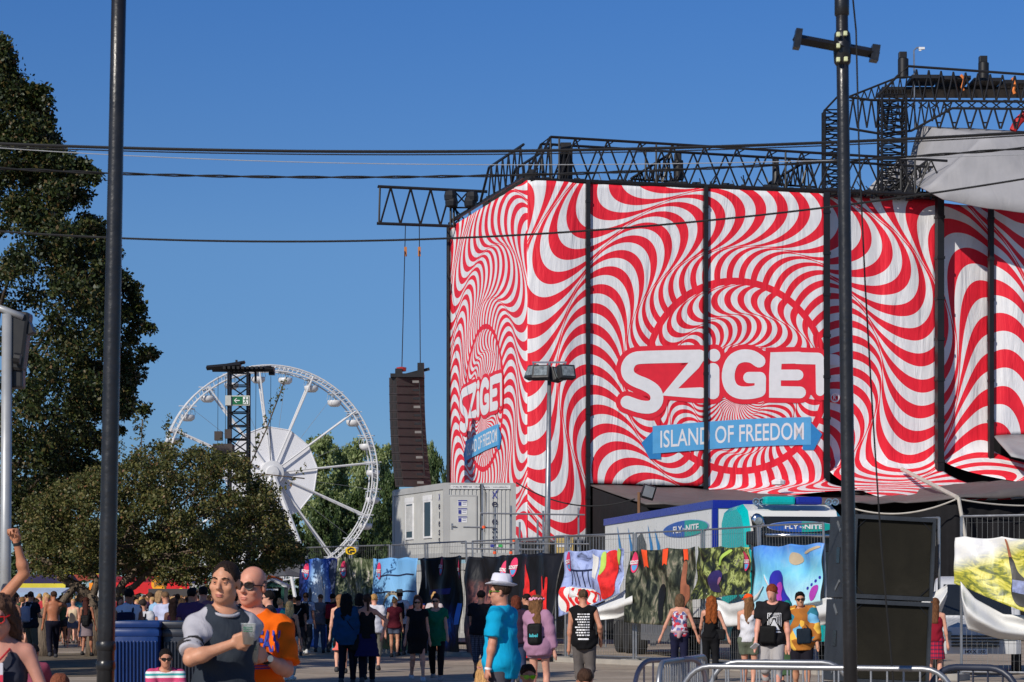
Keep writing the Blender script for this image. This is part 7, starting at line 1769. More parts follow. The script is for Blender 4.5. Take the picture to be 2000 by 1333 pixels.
mb = MB(); q = [W(506, 1114, 97), W(545, 1104, 97), W(602, 1094, 97), W(604, 1128, 96.5), W(560, 1124, 96.2), W(512, 1127, 96.5), W(600, 1092, 103), W(510, 1108, 103)]; q = [p - bx for p in q]
mb.add(q, [(0, 1, 4, 5), (1, 2, 3, 4), (0, 7, 6, 2, 1)]); o = mb.build('canopy_sheet', fabric('dark_stretch_fabric', (.075, .078, .09)), t); so = o.modifiers.new('thickness', 'SOLIDIFY'); so.thickness = .05
mb = MB(); [mb.tube([W(x, y, 97) - bx, Vector((WX(x - 4, 97), 97, 0)) - bx], .07, 6) for x, y in ((513, 1112), (542, 1106), (600, 1096))]; mb.build('poles', GALV, t)
t = thing('orange_board', 'small orange menu board above the green kiosk roof', 'sign', W(537, 1132, 92)); MB().box((0, 0, 0), (.62, .04, .22), Matrix.Rotation(.25, 3, 'Y')).build('board', mat('board_orange', srgb(240, 105, 40), .5), t); MB().box((0, .04, -1.2), (.05, .05, 2.3)).build('post', GALV, t)
# ------------------------------------------------------------------ people
from mathutils.bvhtree import BVHTree
def child(o, nm): return next(c for c in o.children if c.name.split('.')[0] == nm)
def bvh_of(o): return BVHTree.FromPolygons([v.co.copy() for v in o.data.vertices], [tuple(p.vertices) for p in o.data.polygons])
def proj(o, front=True):
    t = bvh_of(o); sg = -1 if front else 1
    def f(x, z, off=.006):
        h = t.ray_cast(Vector((x, sg * 2, z)), Vector((0, -sg, 0)))
        return (h[0] if h[0] else Vector((x, sg * .15, z))) + Vector((0, sg * off, 0))
    return f
def fill_poly(mb, f, pts, step=.02, off=.006):
    import mathutils.geometry as G
    q = []
    for a, b in zip(pts, pts[1:] + pts[:1]):
        a, b = Vector(a), Vector(b); k = max(1, int((b - a).length / step)); q += [a.lerp(b, j / k) for j in range(k)]
    x0, x1 = min(p.x for p in q), max(p.x for p in q); y0, y1 = min(p.y for p in q), max(p.y for p in q)
    inn = [Vector((x, y)) for x in np.arange(x0, x1, step) for y in np.arange(y0, y1, step)]
    vs, es, fs, *_ = G.delaunay_2d_cdt(q + inn, [], [list(range(len(q)))], 1, 1e-5)
    mb.add([f(p.x, p.y, off) for p in vs], [tuple(c) for c in fs])
FOLD = lambda x, y, z: .0035 * np.sin(x * 23 + z * 31 + 3 * np.sin(z * 9)) + .004 * np.sin(z * 40 - np.abs(x) * 30 + 2 * np.sin(x * 12)) + .002 * np.sin(y * 35 + z * 50)
def face_parts(s, body, brow=(50, 34, 24), lips=(176, 104, 92), eyes=True):
    k = s.sc; BR = hairmat(brow)
    for sg in (-1, 1):
        mb = MB(); mb.tube([Vector(s.h(sg * x, y, z)) * k for x, y, z in ((.014, -.100, .024), (.030, -.0985, .031), (.046, -.088, .027), (.054, -.078, .020))], [.0042 * k, .0050 * k, .0042 * k, .002 * k], 6); mb.build('eyebrow', BR, body, smooth=True)
        if eyes:
            M = Matrix(s.MH.tolist()); c = Vector(s.h(sg * .031, -.0835, .004)) * k
            e = MB().lathe([(.0100 * math.sin(a * math.pi / 10) * k, -.0100 * math.cos(a * math.pi / 10) * k) for a in range(1, 10)], c, 12).build('eye', mat('eye_white', (.34, .30, .28), .4), body, smooth=True)
            p = Vector(s.h(sg * .0305, -.0928, .003)) * k; MB().lathe([(0, 0), (.0060 * k, .0), (.004 * k, .0016 * k), (0, .002 * k)], p, 10, rot=M @ Matrix.Rotation(R(90), 3, 'X')).build('iris', mat('iris_dark', (.03, .02, .014), .2), e)
    if eyes: [s.out('eyelid', [ell(s.h(sg * .031, -.0835, .0075 + dz), (.0135, .0118, .0065), s.MH, .004)], skin((196, 138, 110)), body, vox=.0035) for sg in (-1, 1) for dz in (0, -.0125)]
    s.out('lips', [s.he((0, -.0955, -.0665), (.0235, .0095, .0048), .003), s.he((0, -.0925, -.0768), (.0205, .0105, .0058), .003)], mat('lips_%d' % lips[0], colx(lips), .45), body, vox=.003)
def cup(label, loc, h=.125, r0=.032, r1=.044, beer=(.20, .09, .02), fill=.35, rz=0):
    t = thing('plastic_cup', label, 'cup', loc, rz, 'plastic beer cups in hand')
    m, nt, b = newmat('clear_plastic'); b.inputs['Base Color'].default_value = (.8, .85, .83, 1); b.inputs['Roughness'].default_value = .1; b.inputs['Alpha'].default_value = .42; b.inputs['Specular IOR Level'].default_value = .8
    MB().lathe([(r0 - .002, .002), (r0, 0), (r1, h), (r1 + .002, h), (r1 + .002, h - .004), (r1 - .002, h - .003), (r0 - .002, .004)], n=24).build('cup', m, t, smooth=True)
    rf_ = r0 + (r1 - r0) * fill - .003; MB().lathe([(r0 - .003, .004), (rf_, h * fill)], n=20).build('beer', mat('beer_amber', beer, .2), t, smooth=True)
    mb = MB(); [mb.tube([(rr_ * math.cos(a), rr_ * math.sin(a), z) for a in np.linspace(-2.3, -.8, 8)], .0022, 4) for rr_, z in ((.0405, h * .62), (.041, h * .72), (.0415, h * .80))]; mb.build('print', mat('cup_print', (.05, .22, .12), .5), t); return t
def ground(px, Y): return Vector((WX(px, Y), Y, 0))

# --- man in the raglan shirt
s = Fig(1.82, 'm', 1.0, .0105, arms=(((.05, -.29, 1.29), (1, .2, -.55)), ((.08, .17, .95), (.5, 1, 0))), hyaw=R(-40), shx=.168, hpitch=R(3), hroll=R(4), fine=True, shz=1.385)
loc = ground(437, 13.9); MY = 27
SHN, SHG = cloth('navy_jersey', (.030, .038, .052)), cloth('grey_marl_jersey', (.44, .43, .47))
man = dress(s, 'dark haired man in a navy shirt with grey striped raglan sleeves, holding a cup', loc, MY, (205, 148, 118), None, ('pants', (44, 48, 60)), ('crop', (44, 32, 26)), grip=(1.0, .3), axis=((0.05, -.15, 1), None))
P, cu, su = s.shirt(sleeves=False, hem=.80, inf=.024, neck=.084); s.out('shirt_body', P, SHN, man, cuts=cu, subs=su, disp=FOLD)
for i, sg in ((0, -1), (1, 1)):
    sh, el, wr = s.arm[i]; d = (el - sh) / np.linalg.norm(el - sh); e = sh + (el - sh) * .80; nk = s.U(sg * .078, .008, 1.448)
    sub = [ell(s.U(0, -.012, 1.50), (.084, .080, .055), s.MU, .006)]
    sl = s.out('sleeve', [cap(nk, sh, .060, .066, .03), cap(sh, e + d * .06, .064, .071, .03, ((e, d),)), cap(s.U(sg * .13, -.05, 1.35), s.U(sg * .12, .05, 1.39), .060, .060, .04)], SHG, man, subs=sub, disp=FOLD)
    for f0, f1 in ((.56, .62), (.67, .73)): a, b = sh + (el - sh) * f0, sh + (el - sh) * f1; s.out('sleeve_stripe', [cap(a - d * .06, b + d * .06, .0800, .0830, .01, ((b, d), (a, -d)))], cloth('charcoal_stripe', (.035, .033, .036)), sl, disp=FOLD)
c_ = [Vector(s.U(.086 * math.cos(a), -.010 + .086 * math.sin(a), 1.478 - .034 * max(0, -math.sin(a)))) * s.sc for a in np.linspace(0, 2 * math.pi, 28)]
MB().tube(c_, .011, 6, caps=False).build('collar', SHG, man, smooth=True)
face_parts(s, man)
def in_hand(s, body_loc, yaw, i, off):
    sh, el, wr = s.arm[i]; d = (wr - el) / np.linalg.norm(wr - el); p = (wr + d * .085) * s.sc; q = Matrix.Rotation(R(yaw), 3, 'Z') @ Vector(p); return body_loc + q + Vector(off)
cup('clear plastic cup with green print held by the man in the raglan shirt', in_hand(s, loc, MY, 0, (.012, -.035, -.035)))

# --- bald man in orange
s = Fig(1.80, 'm', 1.14, .0105, arms=(((.22, .0, .86), (.4, 1, 0)), ((.15, -.33, 1.215), (.45, .45, -1))), hyaw=R(-16), hpitch=R(2), hroll=R(5), fine=True, shz=1.39)
loc = ground(491, 14.5)
ORT = cloth('orange_jersey', srgb(248, 106, 14)); man2 = dress(s, 'bald man in a bright orange shirt with blue letters and dark sunglasses, holding a cup', loc, -6, (214, 150, 126), None, ('pants', (120, 104, 40)), ('bald', (120, 96, 84)), (40, 40, 44), [x_glasses((30, 14, 12), (14, 10, 12))], grip=(.3, 1.0), axis=(None, (-.05, -.15, 1)))
P, cu, su = s.shirt(sleeve=.86, hem=.80, inf=.022, neck=.086, flare=.012); sh_ = s.out('t_shirt', P, ORT, man2, cuts=cu, subs=su, disp=FOLD)
face_parts(s, man2, (120, 90, 70), (190, 110, 100), eyes=False)
f = proj(sh_); BLT = mat('blue_shirt_print', srgb(50, 76, 176), .8)
mb = MB(); text(mb, 'RN FAN', lambda x, y: f(.075 + x, 1.345 + y - x * .03, .008), .26, .135, .03); mb.build('shirt_lettering', BLT, man2)
mb = MB(); fill_poly(mb, f, [(-.03, 1.19), (.0, 1.215), (.04, 1.20), (.06, 1.175), (-.02, 1.165)]); [fill_poly(mb, f, [(.04, z), (.15, z + .002), (.15, z + .010), (.04, z + .008)]) for z in (1.168, 1.184)]; mb.build('shirt_emblem', mat('violet_print', srgb(60, 52, 150), .8), man2)
sh, el, wr = s.arm[1]; d = (wr - el) / np.linalg.norm(wr - el); M = Vector(d).to_track_quat('Z', 'Y').to_matrix()
wt_ = MB().lathe([(.036, -.012), (.040, -.010), (.040, .010), (.036, .012)], Vector(wr - d * .03) * s.sc, 18, rot=M).build('watch', RUB, man2); MB().lathe([(0, -.004), (.021, -.004), (.021, .004), (0, .004)], Vector(wr - d * .03 + np.array((.028, -.035, .0))) * s.sc, 16, rot=Euler((R(90), 0, R(40))).to_matrix()).build('dial', CHR, wt_)
cup('clear plastic cup of dark beer held by the bald man in orange', in_hand(s, loc, -6, 1, (-.02, -.045, -.06)), beer=(.10, .035, .012), fill=.8)

# --- man in the white hat
s = Fig(1.79, 'm', 1.08, .012, arms=(((.2, -.2, .95), (.3, 1, 0)), ((.25, -.05, .84), (.3, 1, -.2))), hyaw=R(14), hpitch=R(2), stride=.5, fine=True)
loc = ground(980, 23.4)
m3 = dress(s, 'man in a turquoise shirt and white trilby hat walking left', loc, -112, (196, 136, 112), None, ('shorts', (78, 76, 84)), ('short', (58, 42, 32)), (60, 58, 60), [x_hat((212, 212, 226), .150, .115, (70, 68, 72), R(-7)), x_glasses((150, 30, 20), (60, 130, 20))])
P, cu, su = s.shirt(sleeve=.80, hem=.78, inf=.026, neck=.086, flare=.02); sh_ = s.out('t_shirt', P, cloth('turquoise_jersey', srgb(10, 160, 205)), m3, cuts=cu, subs=su, disp=FOLD)
sh, el, wr = s.arm[1]; d = (wr - el) / np.linalg.norm(wr - el); MB().lathe([(.030, -.012), (.036, -.011), (.036, .011), (.030, .012)], Vector(wr) * s.sc, 16, rot=Vector(d).to_track_quat('Z', 'Y').to_matrix()).build('wristband', VW, m3)
face_parts(s, m3, eyes=False)

# --- woman at the left edge
s = Fig(1.62, 'f', 1.02, .011, arms=(((.2, -.1, .9), (.4, 1, 0)), ((.30, -.12, .92), (.8, .6, 0))), hyaw=R(-4), hpitch=R(14), hroll=R(-6), lean=R(4), fine=True)
loc = ground(2, 12.6)
w1 = dress(s, 'curly haired woman in red framed sunglasses, dark vest and red lanyard at the left edge', loc, 4, (196, 140, 122), ('tank', (52, 54, 66), {'hem': .8}), ('pants', (40, 44, 60)), ('none', 0), extras=[x_glasses((16, 10, 12), (215, 30, 34))], grip=(.2, .3))
P, cu = s.hair('wavy'); s.out('hair', P, hairmat((84, 60, 48)), w1, vox=.012, cuts=cu, disp=lambda x, y, z: .010 * np.sin(x * 75 + 3 * np.sin(z * 31)) * np.sin(y * 70 + z * 52))
face_parts(s, w1, (60, 40, 30), (180, 80, 84), eyes=False)
LR = mat('red_lanyard', srgb(200, 40, 50), .6); mb = MB(); k = s.sc
for sg in (-1, 1): mb.tube([Vector(s.U(*q)) * k for q in ((sg * .055, .06, 1.475), (sg * .068, -.03, 1.452), (sg * .055, -.125, 1.43), (sg * .03, -.17, 1.40), (.004, -.19, 1.375))], .006, 5)
ly = mb.build('lanyard', LR, w1); p = Vector(s.U(.004, -.205, 1.315)) * k
bd = MB().box(p, (.078, .006, .115), bev=.002).build('badge', mat('badge_card', (.62, .60, .66), .4), ly); MB().box(p + Vector((0, -.005, -.032)), (.077, .003, .05)).build('badge_stripe', mat('badge_red', srgb(205, 40, 70), .5), bd); MB().box(p + Vector((0, -.005, .025)), (.03, .003, .022)).build('badge_print', mat('badge_blue_print', srgb(90, 110, 190), .5), bd)
# --- arm of a person at the pole (body outside the photo)
s = Fig(1.95, 'm', .95, .012, arms=(((.25, -.03, .85), (.2, 1, 0)), ((.33, -.10, 1.88), (1, .1, -.1))), fine=True)
px_ = dress(s, 'raised bare arm with a dark wristband holding the pale pole at the left edge', Vector((WX(-47, 19.6), 19.6, .0)), 0, (190, 130, 100), ('tank', (40, 40, 48)), ('shorts', (60, 60, 70)), ('short', (40, 30, 26)), grip=(.2, .9))
sh, el, wr = s.arm[1]; d = (wr - el) / np.linalg.norm(wr - el); MB().lathe([(.030, -.014), (.034, -.012), (.034, .012), (.030, .014)], Vector(wr - d * .02) * s.sc, 16, rot=Vector(d).to_track_quat('Z', 'Y').to_matrix()).build('wristband', RUB, px_)
px_.location.z = 0

# --- seated figures
def sit(label, px, Y, H, sex, yaw, top, hair, sk=(196, 138, 112), bottom=('shorts', (60, 62, 74)), extras=(), arms=('knee', 'knee'), vox=.022, **k):
    s = Fig(H, sex, k.pop('fat', 1.0), vox, hipz=.14, ankles=((.17, -.44, .08), (.17, -.46, .08)), knee=(0, -.3, 1), arms=arms, lean=k.pop('lean', R(10)), **k)
    return s, dress(s, label, ground(px, Y), yaw, sk, top, bottom, hair, extras=extras)
def stripes_mat(name, cols, ax, n):
    m, nt, b = newmat(name); c3, ob = coords(nt); v = c3[ax] * n; nn = noise(nt, ob, 3.0); fr_ = (v + X(nt, nn.outputs[0]) * .15).fract()
    nt.links.new(ramp(nt, fr_, [(i / len(cols), c) for i, c in enumerate(cols)], 'CONSTANT'), b.inputs['Base Color']); b.inputs['Roughness'].default_value = .9; return m
def plaid_mat(name, a, b_, c, n):
    m, nt, b = newmat(name); c3, ob = coords(nt); f1 = (c3[0] * n + c3[1] * n * .6).fract().gt(.5); f2 = (c3[2] * n).fract().gt(.5)
    col = mixc(nt, (f1 + f2) * .5, a, b_); ln = ((c3[0] * n).fract().lt(.12) + (c3[2] * n + .3).fract().lt(.12)).mn(1.0); nt.links.new(mixc(nt, ln, col, c), b.inputs['Base Color']); b.inputs['Roughness'].default_value = .9; return m
def patch_mat(name, cols, sc):
    m, nt, b = newmat(name); _, ob = coords(nt); v = nt.nodes.new('ShaderNodeTexVoronoi'); v.inputs['Scale'].default_value = sc; nt.links.new(ob, v.inputs['Vector']); sp = nt.nodes.new('ShaderNodeSeparateXYZ'); nt.links.new(v.outputs['Color'], sp.inputs[0])
    nt.links.new(ramp(nt, sp.outputs[0], [(i / len(cols), c) for i, c in enumerate(cols)], 'CONSTANT'), b.inputs['Base Color']); b.inputs['Roughness'].default_value = .9; return m
sit('seated man in sunglasses and a pink and teal striped shirt before the bins', 322, 30, 1.74, 'm', 14, ('tee', stripes_mat('pink_teal_stripes', [S(205, 60, 110), S(230, 225, 225), S(60, 160, 160), S(225, 225, 228), S(190, 70, 110)], 2, 7), {'sleeve': .7}), ('short', (26, 20, 18)), extras=[x_glasses()], vox=.016)
sit('seated figure seen from behind in a dusky pink top near the crooked stems', 62, 33, 1.72, 'm', 170, ('long', (150, 70, 92)), ('short', (28, 22, 22)), lean=R(5))
sit('seated person with reddish hair, only the top of the head above the bottom edge left', 112, 21, 1.66, 'f', 180, ('tee', (90, 80, 84)), ('bob', (140, 82, 60)))
sit('seated blonde child, hair just above the bottom edge beside the hat man', 938, 25, 1.72, 'f', 150, ('tee', (220, 200, 190)), ('vlong', (196, 150, 96)), sk=(214, 160, 136))
sit('seated person in lime green glasses at the bottom edge right of the hat man', 1027, 24, 1.68, 'm', 10, ('tee', (70, 80, 90)), ('short', (62, 40, 30)), extras=[x_glasses((120, 200, 20), (170, 220, 30))])
sit('brown hair of a seated person at the bottom edge before the gig shirt man', 1147, 23, 1.64, 'm', 190, ('tee', (90, 70, 60)), ('short', (74, 52, 40)))

# --- standing and walking people, near to far
BLK, DNV, WHI = (20, 20, 23), (24, 28, 52), (222, 222, 228)
def who(label, px, Y, H, sex, yaw, top, bottom, hair, sk=(196, 138, 112), extras=(), vox=.022, shoes=(45, 45, 50), fat=1.0, group=None, **k):
    r_ = random.Random(label); k.setdefault('hyaw', r_.uniform(-.5, .5)); k.setdefault('side', r_.uniform(-.05, .05)); k.setdefault('lean', r_.uniform(-.02, .06)); k.setdefault('stride', r_.uniform(.05, .3)); k.setdefault('lead', r_.choice('ab')); k.setdefault('hpitch', r_.uniform(-.05, .2))
    s = Fig(H, sex, fat, vox, **k); p_ = r_.uniform(0, 6); fd = lambda x, y, z: .005 * np.sin(x * 19 + z * 27 + 3 * np.sin(z * 8 + p_)) + .0055 * np.sin(z * 34 - np.abs(x) * 26 + 2 * np.sin(x * 11 + p_)) + .003 * np.sin(y * 33 + z * 45 + p_)
    b = dress(s, label, ground(px, Y), yaw, sk, top, bottom, hair, shoes, extras, group, disp=fd); return s, b
W2 = dict(stride=.55)
s, b = who('man seen from behind in a sleeveless black gig shirt with white print and grey shorts', 1141, 37, 1.76, 'm', 172, ('vest', BLK, {'hem': .80}), ('shorts', (104, 98, 96), {'frac': 1.12, 'flare': .02}), ('crop', (92, 70, 52)), vox=.017, arms=(((.25, -.12, .95), (.4, 1, 0)), 'down'), hyaw=R(18), stride=.3)
f = proj(child(b, 'sleeveless_shirt'), False); mb = MB(); rr = random.Random(2)
for i in range(9):
    z = 1.36 - i * .042; x = -.10
    while x < .095: l = rr.uniform(.012, .045); fill_poly(mb, f, [(x, z), (x + l, z), (x + l, z + .020), (x, z + .020)], .03, .008); x += l + .010
fill_poly(mb, f, [(-.09, .96), (.08, .96), (.08, .985), (-.09, .985)], .03, .008); mb.build('shirt_print', VW, b)
s, b = who('girl with a pink flower crown, loose lilac sweater and black bag on her back', 1052, 34.5, 1.66, 'f', 160, ('long', (176, 132, 160), {'hem': .80, 'inf': .045, 'neck': .13, 'neckdrop': .05}), ('shorts', (150, 120, 140), {'frac': .35}), ('wavy', (120, 84, 54)), (214, 158, 136), [x_pack((18, 18, 20), .12, .17, 1.14, .05)], .017, arms=('down', 'fwd'), hyaw=R(-25), stride=.25)
rr = random.Random(6); mb = MB()
for i in range(26): a = i / 26 * 6.283; c_ = Vector(s.h(.10 * math.cos(a), .018 + .118 * math.sin(a), .062 + rr.uniform(-.012, .012))) * s.sc; r_ = rr.uniform(.014, .022); mb.lathe([(0, -r_ * .7), (r_, -r_ * .3), (r_, r_ * .3), (0, r_ * .7)], c_, 7, rot=Euler((rr.random() * 3, rr.random() * 3, 0)).to_matrix())
mb.build('flower_crown', mat('pale_pink_petals', srgb(236, 176, 200), .8), b)
bp = child(b, 'backpack'); f = proj(bp, False); mb = MB(); text(mb, 'label', lambda x, y: f(-x, 1.07 + y, .006), .13, .05, .03); mb.build('lettering', mat('teal_letters', srgb(60, 180, 190), .6), bp)
who('woman in an orange cap, white vest and green shorts seen from behind', 1462, 40, 1.68, 'f', 160, ('tank', WHI, {'hem': .9}), ('shorts', (104, 112, 96), {'frac': .55}), ('vlong', (132, 92, 60)), (214, 156, 130), [x_cap((255, 84, 30), False)], .018, arms=('fwd', 'hold'), hyaw=R(35))
s, b = who('tall red haired man in a black shirt with white square print, looking down', 1508, 36, 1.84, 'm', -14, ('tee', (30, 29, 33), {'hem': .84, 'sleeve': .7}), ('shorts', (176, 172, 172), {'frac': 1.05, 'flare': .02}), ('short', (136, 64, 36)), (222, 160, 140), [x_bag((16, 16, 18), -1, 1.02, (.12, .05, .13), front=True)], .016, arms=(((.22, -.16, .90), (.3, 1, 0)), 'down'), hpitch=R(26), hyaw=R(-12), lean=R(4), stride=.35)
f = proj(child(b, 't_shirt')); mb = MB()
for k in range(4): e = .105 - k * .022; c_ = (.055, 1.29); [fill_poly(mb, f, q, .03, .008) for q in ([(c_[0] - e, c_[1] + e), (c_[0] + e, c_[1] + e), (c_[0] + e, c_[1] + e - .009), (c_[0] - e, c_[1] + e - .009)], [(c_[0] - e, c_[1] + e), (c_[0] - e + .009, c_[1] + e), (c_[0] - e + .009, c_[1] - e), (c_[0] - e, c_[1] - e)], [(c_[0] + e - .009, c_[1] + e), (c_[0] + e, c_[1] + e), (c_[0] + e, c_[1] - e), (c_[0] + e - .009, c_[1] - e)])]
fill_poly(mb, f, [(-.03, 1.13), (.14, 1.13), (.055, 1.30)], .03, .008); fill_poly(mb, f, [(-.05, 1.09), (.16, 1.09), (.14, 1.11), (-.03, 1.11)], .03, .008); mb.build('shirt_print', VW, b)
tag(MB().box(ground(1474, 35.6) + Vector((0, 0, .885)), (.08, .015, .15), Euler((1.0, .4, .3)).to_matrix(), bev=.004).build('phone', mat('pale_phone', (.6, .6, .63), .3)), 'pale phone held low by the tall red haired man', 'phone')
s, b = who('man in sunglasses and a brown and blue patchwork sweater with a dark shoulder bag', 1566, 38, 1.72, 'm', -8, ('long', patch_mat('patchwork_knit', [S(170, 104, 34), S(170, 104, 34), S(160, 98, 36), S(110, 176, 214), S(172, 106, 34), S(40, 120, 140), S(176, 112, 40), S(230, 180, 70)], 7.5), {'hem': .78, 'inf': .05}), ('shorts', (28, 26, 36), {'frac': .8}), ('quiff', (18, 16, 18)), (206, 150, 118), [x_glasses(), x_bag((20, 34, 48), 1, 1.02, (.12, .06, .13), front=True)], .016, arms=(((.26, .02, .86), (.8, .6, 0)), ((.26, -.16, .86), (.8, .6, 0))), stride=.3)
who('person with teal hair and a long green dress behind the patchwork sweater man', 1537, 42, 1.58, 'f', 180, ('dress', (70, 96, 66), {'z1': .25, 'r1': .26}), None, ('long', (30, 140, 140)), arms=('phone', 'phone'))
s, b = who('woman in a red and blue patterned vest with a sweater tied round her waist', 1327, 45, 1.70, 'f', 178, ('tank', patch_mat('brick_pattern', [S(200, 190, 205), S(190, 50, 70), S(110, 110, 160), S(210, 205, 215), S(170, 60, 80), S(90, 90, 140)], 16), {'hem': .9}), ('pants', (32, 34, 62)), ('bob', (110, 84, 62)), (206, 148, 124), [], .018, arms=('out', 'out'), stride=.3, fat=1.05)
s.out('tied_sweater', [ell(s.U(0, .02, 1.0), (.185, .15, .045), None, .03), cap(s.U(0, .16, .98), s.U(.02, .16, .90), .05, .04, .03)], cloth('mauve_knit', srgb(176, 150, 156)), b)
who('woman with long curly red hair in all black, seen from behind', 1388, 45, 1.66, 'f', 172, ('tank', BLK), ('pants', (26, 26, 30)), ('wavy', (150, 78, 34)), (214, 158, 134), [x_bag(BLK, -1, .98, (.11, .05, .11))], .018, arms=('out', 'fwd'), stride=.3)
who('girl in a red top and red plaid skirt half hidden by the loudspeaker stack', 1826, 42, 1.62, 'f', 168, ('tank', (140, 24, 44)), ('skirt', plaid_mat('red_plaid', S(190, 24, 60), S(120, 16, 50), S(40, 30, 70), 14), {'z1': .56, 'r1': .21}), ('long', (110, 72, 46)), (214, 158, 134), arms=('down', 'down'))
who('man in a dark shirt and plaid shorts half hidden behind the hat man', 936, 47, 1.78, 'm', 165, ('tee', (26, 26, 34)), ('shorts', plaid_mat('grey_plaid', S(60, 64, 82), S(110, 114, 134), S(30, 32, 44), 12), {'frac': 1.12, 'flare': .03}), ('short', (28, 22, 22)), arms=('down', 'hold'), stride=.2)
who('woman in a short black dress and sunglasses walking towards the camera', 815, 45, 1.66, 'f', 8, ('dress', BLK, {'z1': .58, 'r1': .21, 'sleeve': .3}), None, ('bob', (92, 58, 44)), (206, 150, 128), [x_glasses()], .018, (190, 190, 195), 1.1, arms=('down', 'down'), stride=.4)
who('woman in a loose green top, black leggings and sunglasses beside the black dress woman', 853, 45.4, 1.68, 'f', -4, ('tee', (14, 104, 76), {'hem': .72, 'inf': .035, 'sleeve': .5, 'neck': .11, 'neckdrop': .04}), ('pants', (20, 20, 26)), ('bun', (54, 30, 26)), (206, 150, 128), [x_glasses()], .018, (150, 140, 140), arms=('down', 'fwd'), stride=.45, lead='b')
s, b = who('woman with big dark hair, petrol blue top and black shoulder bag, seen from behind', 678, 43, 1.70, 'f', 178, ('long', (18, 66, 108), {'hem': .78, 'inf': .03}), ('pants', (22, 24, 38)), ('wavy', (14, 12, 14)), (120, 84, 70), [x_bag((10, 10, 12), -1, .82, (.15, .07, .16))], .018, arms=('down', 'down'), stride=.25)
s, b = who('woman with a ponytail, black vest and navy jacket tied at her hips, hand on hip', 717, 43, 1.70, 'f', 184, ('tank', BLK), ('pants', (20, 20, 30)), ('pony', (72, 48, 36)), (186, 132, 112), [], .018, arms=(((.30, .12, 1.0), (1, .2, 0)), 'akimbo'), stride=.35)
P, cu = s.skirt(1.0, .56, .16, .25); s.out('tied_jacket', P, cloth('navy_jacket', srgb(24, 26, 70)), b, cuts=cu)
who('woman with long light brown hair and a turquoise patterned skirt behind the dark haired woman', 666, 50, 1.70, 'f', 185, ('tank', (210, 200, 196)), ('skirt', patch_mat('coral_teal_print', [S(30, 130, 150), S(230, 110, 100), S(24, 110, 130), S(20, 90, 120)], 14), {'z1': .52, 'r1': .22}), ('vlong', (150, 110, 76)), (220, 164, 140))
who('short blond man in a white shirt and grey shorts behind the ponytail woman', 731, 52, 1.72, 'm', 176, ('tee', (212, 212, 222)), ('shorts', (120, 118, 108), {'frac': 1.05}), ('short', (196, 150, 92)), (216, 156, 132), arms=('down', 'pocket'))
who('person in a maroon shirt and denim shorts seen from behind by the ring banner', 770, 64, 1.64, 'f', 176, ('tee', (104, 34, 46), {'sleeve': .3}), ('shorts', (84, 92, 112), {'frac': .5}), ('bun', (190, 146, 96)), (206, 150, 120), stride=.3)
who('man in a straw hat with a black backpack before the ring banner', 783, 66, 1.84, 'm', 170, ('tee', WHI), ('pants', (40, 42, 56)), ('short', (70, 50, 36)), extras=[x_hat((214, 190, 150), .17, .1), x_pack((20, 22, 28))], stride=.2)
who('man with a dark red backpack over a black shirt looking at the blue banner', 649, 69, 1.78, 'm', 172, ('tee', BLK), ('pants', (70, 68, 74)), ('short', (24, 20, 20)), extras=[x_pack((140, 16, 46))], stride=.2, hyaw=R(20))
who('man in a grey shirt and jeans looking at the blue banner', 624, 69, 1.76, 'm', 178, ('tee', (112, 112, 122)), ('pants', (64, 84, 124)), ('crop', (110, 76, 56)), arms=('hold', 'hold'), hyaw=R(12))
who('tall man in a white shirt with black backpack near the fence end', 598, 67, 1.80, 'm', 160, ('tee', (206, 206, 222)), ('pants', (54, 58, 66)), ('short', (46, 32, 26)), extras=[x_pack((16, 17, 22), .17, .24)], shoes=(200, 200, 200), stride=.3, hyaw=R(25))
who('man in an olive shirt next to the black haired man at the fence end', 567, 68, 1.74, 'm', 150, ('tee', (150, 140, 104)), ('pants', (50, 60, 80)), ('short', (40, 30, 26)))
who('black haired man in a black shirt with a white tote strap at the fence end', 581, 66, 1.70, 'm', 190, ('tee', BLK), ('shorts', (60, 60, 64)), ('short', (18, 16, 18)), extras=[x_bag((216, 216, 220), 1, 1.05, (.12, .05, .16))])
who('woman with straight pale blonde hair and white trousers right of the orange shirt man', 566, 45.5, 1.56, 'f', 165, ('tank', (60, 56, 60)), ('pants', (216, 206, 190)), ('vlong', (222, 188, 130)), (206, 150, 120), [x_bag((28, 60, 110), 1, .8, (.12, .05, .14))], .02, (230, 226, 220), arms=('down', 'out'), stride=.2)
who('young man with glasses in profile just behind the orange shirt man', 527, 37, 1.74, 'm', -96, ('tee', (48, 46, 54)), ('pants', (40, 44, 60)), ('short', (22, 18, 18)), (222, 164, 140), [x_glasses((60, 60, 64))], hyaw=R(8))
who('blonde woman in a white shirt behind the green top woman', 849, 60, 1.76, 'f', 178, ('tee', (206, 196, 196)), ('shorts', (90, 96, 116), {'frac': .5}), ('bun', (206, 160, 104)))
who('woman with long fair brown hair in a pink shirt behind the black dress woman', 815, 62, 1.72, 'f', 182, ('tee', (214, 140, 130)), ('shorts', (90, 90, 104), {'frac': .5}), ('long', (150, 108, 76)))
who('dark haired man in a navy shirt just right of the hat man', 1004, 44, 1.68, 'm', 176, ('tee', DNV), ('pants', (70, 84, 116)), ('short', (34, 26, 24)), stride=.2)
who('dark haired man in a black shirt facing the red figure banner', 1030, 50, 1.72, 'm', 205, ('tee', BLK), ('shorts', (46, 44, 50)), ('short', (34, 24, 22)), hyaw=R(40))
